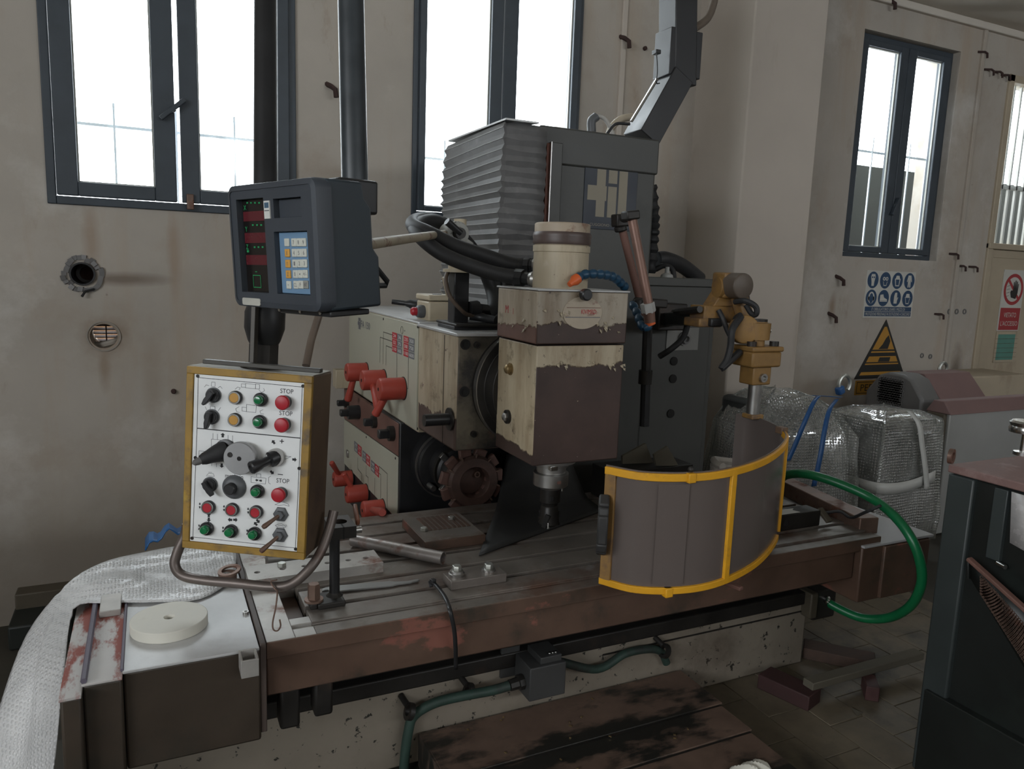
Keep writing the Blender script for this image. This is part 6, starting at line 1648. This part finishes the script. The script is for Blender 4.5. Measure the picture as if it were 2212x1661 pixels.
# tape belt and tape tail
zb1 = P(1900, 1052, y=wy - .02).z
q = [P(1785, 1030, x=xk - .03), P(1840, 1040, x=xk - .03), P(1900, 1055, y=wy - .035), P(1960, 1050, y=wy - .035), P(2020, 1028, y=wy - .035)]
vs = []
for p in spline(q, 5): vs += [p + Vector((0, 0, -.032)), p + Vector((0, 0, .032))]
wp('tape', G().add(vs, [(2 * i, 2 * i + 2, 2 * i + 3, 2 * i + 1) for i in range(len(vs) // 2 - 1)]), mt_tape, solid=.002)
q = [P(1965, 888, y=wy + .02), P(1985, 915, y=wy - .03), P(1992, 960, y=wy - .035), P(2000, 1020, y=wy - .045), P(2002, 1055, y=wy - .05)]
vs = []
for p in spline(q, 5): vs += [p + Vector((-.022, 0, 0)), p + Vector((.022, 0, 0))]
wp('tape', G().add(vs, [(2 * i, 2 * i + 2, 2 * i + 3, 2 * i + 1) for i in range(len(vs) // 2 - 1)]), mt_tape, solid=.002)
# lower lump at the left of the bundle
ly = 3.12
xl0, xl1 = P(1650, 900, y=ly).x, P(1800, 900, y=ly).x
zl = P(1730, 856, y=ly).z
wp('machine_body', box(xl0 + .12, xl1 - .02, ly + .05, ly + .50, .05, zl - .06), mt_wrapinner, .03)
wp('wrap', shell([(xl0 - .02, ly), (xl1, ly - .15), (xl1, ly + .50), (xl0 + .1, ly + .52)], [.10, .30, .50, zl - .22, zl - .08, zl - .02, zl + .01], [1.05, 1.06, 1.0, .93, .70, .50, .25], .030, 9), mt_bubbleclear, solid=.002)
for x0_, x1_, b0_, b1_ in (((1766, 862), (1742, 905), (1716, 960), (1700, 1000)), ((1808, 868), (1788, 905), (1776, 960), (1762, 1030))):
    pass
def strap(q, w):
    vs = []
    for p in spline(q, 6): vs += [p + Vector((-w, 0, 0)), p + Vector((w, 0, 0))]
    wp('strap', G().add(vs, [(2 * i, 2 * i + 2, 2 * i + 3, 2 * i + 1) for i in range(len(vs) // 2 - 1)]), mt_strap, solid=.003)
strap([P(1768, 856, y=3.0), P(1757, 870, y=2.95), P(1738, 912, y=2.9), P(1716, 965, y=2.9), P(1702, 995, y=2.9)], .018)
strap([P(1808, 862, y=3.0), P(1792, 885, y=2.92), P(1782, 925, y=2.86), P(1772, 985, y=2.82), P(1758, 1050, y=2.82)], .018)
strap([P(1750, 854, y=3.3), P(1790, 856, y=3.15), P(1815, 858, y=3.05)], .018)
c = P(1822, 848, y=3.05)
wp('eye_bolt', tube([c + Vector((.045 * math.cos(a * math.pi / 8), 0, .05 + .05 * math.sin(a * math.pi / 8))) for a in range(-2, 11)], .011, 8), mt_zinc)
wp('strap_knot', obox(c + Vector((-.03, 0, .015)), (.05, .04, .05), (1, 0, .4)), mt_strap, .012)

# grey hooded motor behind it
my_ = 3.50
kx = P(1992, 900, y=my_).x
yb = min(4.2, P(1870, 880, x=kx).y)
zt1 = P(1975, 806, y=my_ + .2).z
zlow_ = 0
hm = thing('hooded_motor', 'grey hooded motor with perforated grille and mauve lid behind the wrapped machine', 'motor', (kx + .3, my_ + .4, 0))
hh_ = zt1 - P(1985, 870, y=my_).z
cy_ = (my_ + yb) / 2
ch_ = .16
pf_ = [(my_, zlow_), (my_, zt1 - ch_), (my_ + .10, zt1 - .03), (my_ + .18, zt1), (yb - .18, zt1), (yb - .10, zt1 - .03), (yb, zt1 - ch_), (yb, zlow_)]
part('hood', prism(pf_, (kx - .02, 0, 0), (0, 1, 0), (0, 0, 1), (.20, 0, 0)), mt_hoodgrey, hm, .02)
part('casing', prism([(my_ + .01, zlow_), (my_ + .01, zt1 - ch_ - .02), (yb - .02, zt1 - ch_ - .02), (yb - .02, zlow_)], (kx + .20, 0, 0), (0, 1, 0), (0, 0, 1), (.6, 0, 0)), mt_olive, hm, .01)
part('lid', prism([(my_, zt1 - ch_ - .02), (my_ + .16, zt1), (yb - .16, zt1), (yb, zt1 - ch_ - .02)], (kx + .195, 0, 0), (0, 1, 0), (0, 0, 1), (.52, 0, 0)), mt_mauve, hm, .006)
g0, g1 = P(1900, 815, x=kx - .025), P(1948, 862, x=kx - .025)
gr = part('grille', box(kx - .026, kx - .018, g1.y, g0.y, g1.z - .05, g0.z), mt_dark, hm, .002)
holes = G(); rows_ = 11; cols_ = 9
for i in range(rows_):
    for j in range(cols_):
        yy = g1.y + (g0.y - g1.y) * (j + .5 + (.5 if i % 2 else 0)) / (cols_ + .5); zz_ = g1.z - .05 + (g0.z - g1.z + .05) * (i + .5) / rows_
        holes = holes + ringdisc((kx - .027, yy, zz_), (-1, 0, 0), .021, .013, .004, 8)
part('perforations', holes, mt_hoodgrey, hm, kind='stuff')
c = P(2036, 805, y=my_ + .35)
part('lifting_eye', tube([c + Vector((.045 * math.cos(a * math.pi / 8), 0, .03 + .05 * math.sin(a * math.pi / 8))) for a in range(-2, 11)], .012, 8), mt_zinc, hm)

# mauve-lidded control case in front of the door
by_ = 3.05
bx0, bx1 = P(2052, 930, y=by_).x, P(2215, 930, y=by_).x + .25
zm0, zm1 = P(2052, 890, y=by_).z, P(2060, 868, y=by_ + .1).z
mc = thing('lidded_case', 'grey metal case with chamfered mauve lid in front of the door', 'case', (bx0 + .3, by_ + .3, 0))
part('case', box(bx0, bx1, by_ + .01, by_ + .16, 0, zm0 - .01), MAT('satin_grey_case', (.30, .30, .285), .4, var=.14, scale=2), mc, .008)
part('case_side', box(bx0 - .03, bx0 + .02, by_ + .03, by_ + .15, 0, zm0 - .02), mt_olive, mc, .004)
part('lid', prism([(by_ - .01, zm0 - .02), (by_ + .05, zm1 + .02), (by_ + .12, zm1 + .02), (by_ + .17, zm0 - .02)], (bx0 - .02, 0, 0), (0, 1, 0), (0, 0, 1), (bx1 - bx0 + .03, 0, 0)), mt_mauve, mc, .006)
solo('brown_machine', box(P(2000, 900, y=3.85).x + .38, P(2000, 900, y=3.85).x + 1.2, 3.82, 4.22, 0, P(2080, 815, y=3.82).z), mt_door, 'cream cupboard standing against the door behind the motors', 'cupboard', bevel=.01)

# dark cabinet at the right edge
qx, qy = 2.285, 1.50
ctop = P(2042, 1003, y=qy).z
cbn = thing('dark_cabinet', 'tall dark green-black cabinet with dusty pink top at the right edge', 'cabinet', (qx + .4, 1.1, 0))
def qp(name, g, m, bevel=0, parent=None, **k): return part(name, g, m, parent or cbn, bevel, **k)
qp('body', box(qx + .012, 3.05, .75, qy - .012, .27, ctop - .03), mt_cab, .006)
qp('top', prism([(qx - .012, qy), (3.07, qy), (3.07, .73), (qx - .012, .73)], (0, 0, ctop - .026), (1, 0, 0), (0, 1, 0), (0, 0, .026)), mt_pinktop, .004)
qp('corner_post', box(qx - .006, qx + .04, qy - .085, qy + .0, .0, ctop - .03), mt_cabpost, .006)
qp('plinth', box(qx - .02, 3.05, .75, qy - .02, 0, P(1998, 1478, y=qy).z), mt_cab, .004)
ya2 = P(2152, 1100, x=qx).y
qp('door_edge', box(qx - .004, qx + .014, ya2 - .03, ya2 + .012, P(2148, 1210, x=qx).z, ctop - .035), mt_cabpost, .003)
c = P(2155, 1216, x=qx - .006); qp('door_pin', cyl(c, c + Vector((-.012, -.03, 0)), .007), mt_chrome)
a0_, a1_ = P(2182, 1062, x=qx), P(2178, 1170, x=qx)
pch = [P(2186, 1062, x=qx - .012), P(2240, 1078, x=qx - .012), P(2240, 1205, x=qx - .012), P(2182, 1172, x=qx - .012)]
qp('document_pouch', G().add(pch, [(0, 1, 2, 3)]), MAT('plastic_pouch', (.52, .50, .49), .2, var=.3, scale=14), solid=.004)
c = P(2050, 990, y=qy - .02)
qp('lifting_eye', ringdisc(c + Vector((0, 0, .008)), (.35, -1, 0), .024, .014, .012, 24), mt_rustysteel)
t0 = P(2190, 985, z=ctop)
fg = qp('filler_cap', lathe((t0.x + .05, t0.y - .0, ctop), (0, 0, 1), [(0, .03), (.012, .03), (.014, .012), (.075, .011), (.078, .05), (.09, .052), (.10, .048), (.112, .052), (.118, .044)], 28), mt_chrome)
# sloping perforated tray on the cabinet side
tA, tB = P(2092, 1206, x=qx - .06), P(2230, 1330, x=qx - .06)
tC, tD = P(2230, 1480, x=qx - .06), P(2092, 1250, x=qx - .06)
qp('tray_rim', bar(tA, tB, .022, .012), mt_redbrown, .003)
ty = [tA, tB, tC, tD]
qp('tray_panel', G().add([p + Vector((.01, 0, 0)) for p in ty], [(0, 1, 2, 3)]), mt_cab, solid=.003)
g = G()
for i in range(26):
    for j in range(13):
        u, v = (i + .5 + (.5 if j % 2 else 0)) / 26.5, (j + .5) / 13
        p = (tA.lerp(tB, .18 + .82 * u)).lerp(tD.lerp(tC, .18 + .82 * u), .28 + .6 * v)
        g = g + ringdisc(p + Vector((.008, 0, 0)), (-1, 0, 0), .0062, .0042, .002, 6)
qp('tray_mesh', g, mt_rustysteel, kind='stuff')
for a, b in ((tA, tD), ): qp('tray_edge', bar(a, b, .012, .008), mt_cab, .002)

# dark cupboard and board against the wall at the far left
solo('wall_board', box(P(32, 1300, y=WY - .1).x, P(150, 1300, y=WY - .1).x, WY - .1, WY + .002, P(60, 1330, y=WY - .1).z, P(60, 1282, y=WY - .1).z), mt_olive, 'small dark green board fixed low on the wall at the far left', 'board', bevel=.006)
solo('low_cupboard', box(P(18, 1400, y=4.0).x, P(160, 1400, y=4.0).x, 4.0, 4.25, -.25, P(60, 1350, y=4.0).z), MAT('dark_cupboard', (.014, .017, .014), .5, var=.3), 'low dark cupboard in shadow at the far left', 'cupboard', bevel=.01)
# ------------------------------------------------------------------ wall signs
OLDY = 5.0
def sign(name, label, x, z):
    """sign laid out on a 1:1 sheet, hung on the wall at 86 % of that sheet"""
    o = thing(name, label, 'sign', Matrix.Translation((x * .86, WY, 1.62 + (z - 1.62) * .86)) @ Matrix.Scale(.86, 4))
    INV[o.name] = Matrix.Translation((-x, -OLDY, -z))
    return o
SY = OLDY - .006
WX, WZ, WN = Vector((1, 0, 0)), Vector((0, 0, 1)), Vector((0, -1, 0))
def tagp(parent, name, poly, m, dy=.0006):
    return part(name, G().add([Vector((x, SY - dy, z)) for x, z in poly], [tuple(range(len(poly)))]), m, parent)
def disc(cx, cz, rx, rz, n=28): return [(cx + rx * math.cos(2 * math.pi * k / n), cz + rz * math.sin(2 * math.pi * k / n)) for k in range(n)]
# blue protection sign
x0, x1, z0, z1 = 6.045, 6.72, 1.285, 1.728
sg = sign('safety_sign', 'white sign with eight round blue protection symbols on the wall', (x0 + x1) / 2, z0)
part('board', box(x0, x1, SY, OLDY + .002, z0, z1), mt_signwhite, sg, .002)
rx = .074; cols = [x0 + .085 + .168 * k for k in range(4)]; rows2 = [z1 - .088, z1 - .255]
ids = 0
for r_ in range(2):
    for k in range(4):
        cx, cz = cols[k], rows2[r_]
        o = tagp(sg, 'symbol', disc(cx, cz, rx, .078), mt_signblue, .0008)
        W = lambda poly: part('symbol_figure', G().add([Vector((x, SY - .0016, z)) for x, z in poly], [tuple(range(len(poly)))]), mt_signwhite, o)
        B = lambda poly: part('symbol_detail', G().add([Vector((x, SY - .0022, z)) for x, z in poly], [tuple(range(len(poly)))]), mt_signblue, o)
        if ids == 0: W([(cx - .030, cz + .03), (cx - .022, cz + .055), (cx + .022, cz + .055), (cx + .030, cz + .03), (cx + .018, cz - .02), (cx + .016, cz - .055), (cx - .016, cz - .055), (cx - .018, cz - .02)]); B(disc(cx - .012, cz + .025, .009, .009, 12)); B(disc(cx + .012, cz + .025, .009, .009, 12))
        elif ids == 1: W(disc(cx - .019, cz + .015, .019, .018, 14)); W(disc(cx + .019, cz + .015, .019, .018, 14)); W([(cx - .03, cz - .01), (cx - .024, cz - .01), (cx - .014, cz - .045), (cx + .014, cz - .045), (cx + .024, cz - .01), (cx + .03, cz - .01), (cx + .018, cz - .052), (cx - .018, cz - .052)]); B(disc(cx - .019, cz + .015, .008, .008, 12)); B(disc(cx + .019, cz + .015, .008, .008, 12))
        elif ids == 2: W([(cx - .040, cz + .02), (cx - .03, cz + .02), (cx - .02, cz + .048), (cx + .02, cz + .048), (cx + .03, cz + .02), (cx + .040, cz + .02), (cx + .026, cz - .052), (cx - .026, cz - .052)]); B([(cx - .026, cz + .012), (cx + .026, cz + .012), (cx + .018, cz - .042), (cx - .018, cz - .042)])
        elif ids == 3: W([(cx - .020, cz + .055), (cx + .020, cz + .055), (cx + .036, cz - .005), (cx + .026, cz - .008), (cx + .018, cz + .02), (cx + .020, cz - .06), (cx + .005, cz - .06), (cx, cz - .005), (cx - .005, cz - .06), (cx - .020, cz - .06), (cx - .018, cz + .02), (cx - .026, cz - .008), (cx - .036, cz - .005)])
        elif ids == 4: W(disc(cx, cz + .002, .042, .055, 24)); B(disc(cx, cz - .004, .026, .048, 20)); W([(cx - .046, cz + .01), (cx - .026, cz + .014), (cx - .026, cz - .026), (cx - .044, cz - .026)]); W([(cx + .046, cz + .01), (cx + .026, cz + .014), (cx + .026, cz - .026), (cx + .044, cz - .026)])
        elif ids == 5: W([(cx - .048, cz + .03), (cx - .008, cz + .036), (cx + .006, cz + .005), (cx + .05, cz - .012), (cx + .052, cz - .034), (cx - .05, cz - .034)]); B([(cx - .05, cz - .025), (cx + .052, cz - .025), (cx + .052, cz - .028), (cx - .05, cz - .028)])
        elif ids == 6: W([(cx - .024, cz - .05), (cx + .020, cz - .05), (cx + .022, cz - .02), (cx + .036, cz + .008), (cx + .028, cz + .012), (cx + .018, cz - .002), (cx + .016, cz + .05), (cx + .006, cz + .056), (cx - .014, cz + .052), (cx - .024, cz + .02)])
        else: W([(cx - .046, cz + .008), (cx - .03, cz + .014), (cx - .02, cz + .046), (cx + .02, cz + .046), (cx + .03, cz + .014), (cx + .046, cz + .008)]); W([(cx - .034, cz + .004), (cx - .028, cz + .004), (cx - .016, cz - .044), (cx + .016, cz - .044), (cx + .028, cz + .004), (cx + .034, cz + .004), (cx + .020, cz - .052), (cx - .020, cz - .052)])
        ids += 1
bd = tagp(sg, 'text_band', [(x0 + .015, z0 + .015), (x1 - .015, z0 + .015), (x1 - .015, z0 + .105), (x0 + .015, z0 + .105)], mt_signblue)
text("E' OBBLIGATORIO USARE I MEZZI DI", mt_signwhite, bd, ((x0 + x1) / 2, SY - .0014, z0 + .083), WX, WZ, .028, w=.46)
tagp(sg, 'text_rule', [(x0 + .015, z0 + .058), (x1 - .015, z0 + .058), (x1 - .015, z0 + .062), (x0 + .015, z0 + .062)], mt_signwhite, .0016)
text('PROTEZIONE PERSONALE IN DOTAZIONE A CIASCUNO', mt_signwhite, bd, ((x0 + x1) / 2, SY - .0014, z0 + .036), WX, WZ, .028, w=.615)
# yellow warning triangle with caption
ts = sign('warning_sign', 'yellow and black triangular warning sign under the blue sign', 6.36, .6)
az, bz = 1.27, .70; cxt = 6.375; hw_ = .355
def tri(k, s0=0): return [(cxt - hw_ * k, bz + .02 * s0), (cxt + hw_ * k, bz + .02 * s0), (cxt, az - .03 * s0)]
part('board', prism([(cxt - hw_, bz), (cxt + hw_, bz), (cxt, az)], (0, SY, 0), (1, 0, 0), (0, 0, 1), (0, .006, 0)), mt_signblack, ts, .001)
def slab(za, zb_, inset=.030):
    w = lambda z: hw_ * (az - z) / (az - bz) - inset
    return [(cxt - w(za), za), (cxt + w(za), za), (cxt + max(.004, w(zb_)), zb_), (cxt - max(.004, w(zb_)), zb_)]
tagp(ts, 'yellow_field', slab(.98, 1.20, .028), mt_signyellow)
tagp(ts, 'dark_figure', [(cxt - .07, .985), (cxt + .06, .985), (cxt + .085, 1.06), (cxt + .055, 1.12), (cxt + .02, 1.09), (cxt - .02, 1.03)], mt_signblack, .0014)
tagp(ts, 'yellow_line', slab(.950, .965, .03), mt_signyellow)
tagp(ts, 'yellow_field', slab(.86, .915, .035), mt_signyellow)
tagp(ts, 'dark_figure', [(cxt - .06, .862), (cxt + .10, .862), (cxt + .11, .905), (cxt - .04, .905)], mt_signblack, .0014)
tagp(ts, 'yellow_field', slab(.835, .848, .035), mt_signyellow)
tagp(ts, 'yellow_field', slab(.735, .765, .04), mt_signyellow)
cp = part('caption_board', box(cxt - .33, cxt + .33, SY, OLDY + .001, .545, .685), mt_signyellow, ts, .001)
tagp(ts, 'caption_border', [(cxt - .315, .558), (cxt + .315, .558), (cxt + .315, .672), (cxt - .315, .672)], mt_signblack, .0008)
tagp(ts, 'caption_field', [(cxt - .308, .565), (cxt + .308, .565), (cxt + .308, .665), (cxt - .308, .665)], mt_signyellow, .0012)
text('PERICOLO', mt_signblack, cp, (cxt, SY - .002, .615), WX, WZ, .066, w=.52)
# no access sign on the door
DYs = OLDY + .001
ns_ = sign('no_access_sign', 'white and red no entry sign with black hand on the cream door', 8.29, 1.2)
SY_keep = SY; SY = DYs - .003
vx0, vx1 = 8.10, 8.46
part('board', box(vx0, vx1, SY, DYs + .01, 1.155, 1.80), mt_signwhite, ns_, .002)
ccx, ccz = 8.285, 1.595
part('ban_ring', ringdisc((ccx, SY, ccz), (0, -1, 0), .165, .13, .0012, 40), mt_signred, ns_)
hand = [(-.05, -.085), (.03, -.10), (.055, -.04), (.058, .06), (.045, .06), (.04, .0), (.036, .085), (.022, .085), (.018, .01), (.010, .095), (-.004, .095), (-.006, .01), (-.016, .08), (-.030, .078), (-.028, -.01), (-.06, -.01), (-.072, -.03)]
tagp(ns_, 'black_hand', [(ccx + .02 + x, ccz + z) for x, z in hand], mt_signblack, .0014)
part('ban_bar', stroke([Vector((ccx - .105, SY - .0011, ccz + .105)), Vector((ccx + .105, SY - .0011, ccz - .105))], .032, WN), mt_signred, ns_)
for k in range(4):
    part('motion_line', stroke([Vector((ccx - .115, SY - .0012, ccz + .03 - .035 * k)), Vector((ccx - .07, SY - .0012, ccz + .04 - .035 * k))], .004, WN), mt_signblack, ns_)
rb = tagp(ns_, 'text_panel', [(vx0 + .01, 1.165), (vx1 - .01, 1.165), (vx1 - .01, 1.40), (vx0 + .01, 1.40)], mt_signred)
text('VIETATO', mt_signwhite, rb, ((vx0 + vx1) / 2, SY - .0014, 1.325), WX, WZ, .05, w=.21)
text("L'ACCESSO", mt_signwhite, rb, ((vx0 + vx1) / 2, SY - .0014, 1.235), WX, WZ, .05, w=.29)
tn = sign('notice_card', 'teal notice card in a pale frame under the no entry sign', 8.28, .8)
part('frame', bars_frame(8.105, 8.455, .815, 1.145, .028, SY, DYs + .01), mt_door, tn, .002)
part('card', box(8.13, 8.43, SY + .001, DYs + .008, .84, 1.12), mt_teal, tn)
for k in range(5): part('wire', box(8.09, 8.47, SY - .006, SY - .003, .87 + .05 * k, .8725 + .05 * k), mt_rustysteel, tn)
SY = SY_keep
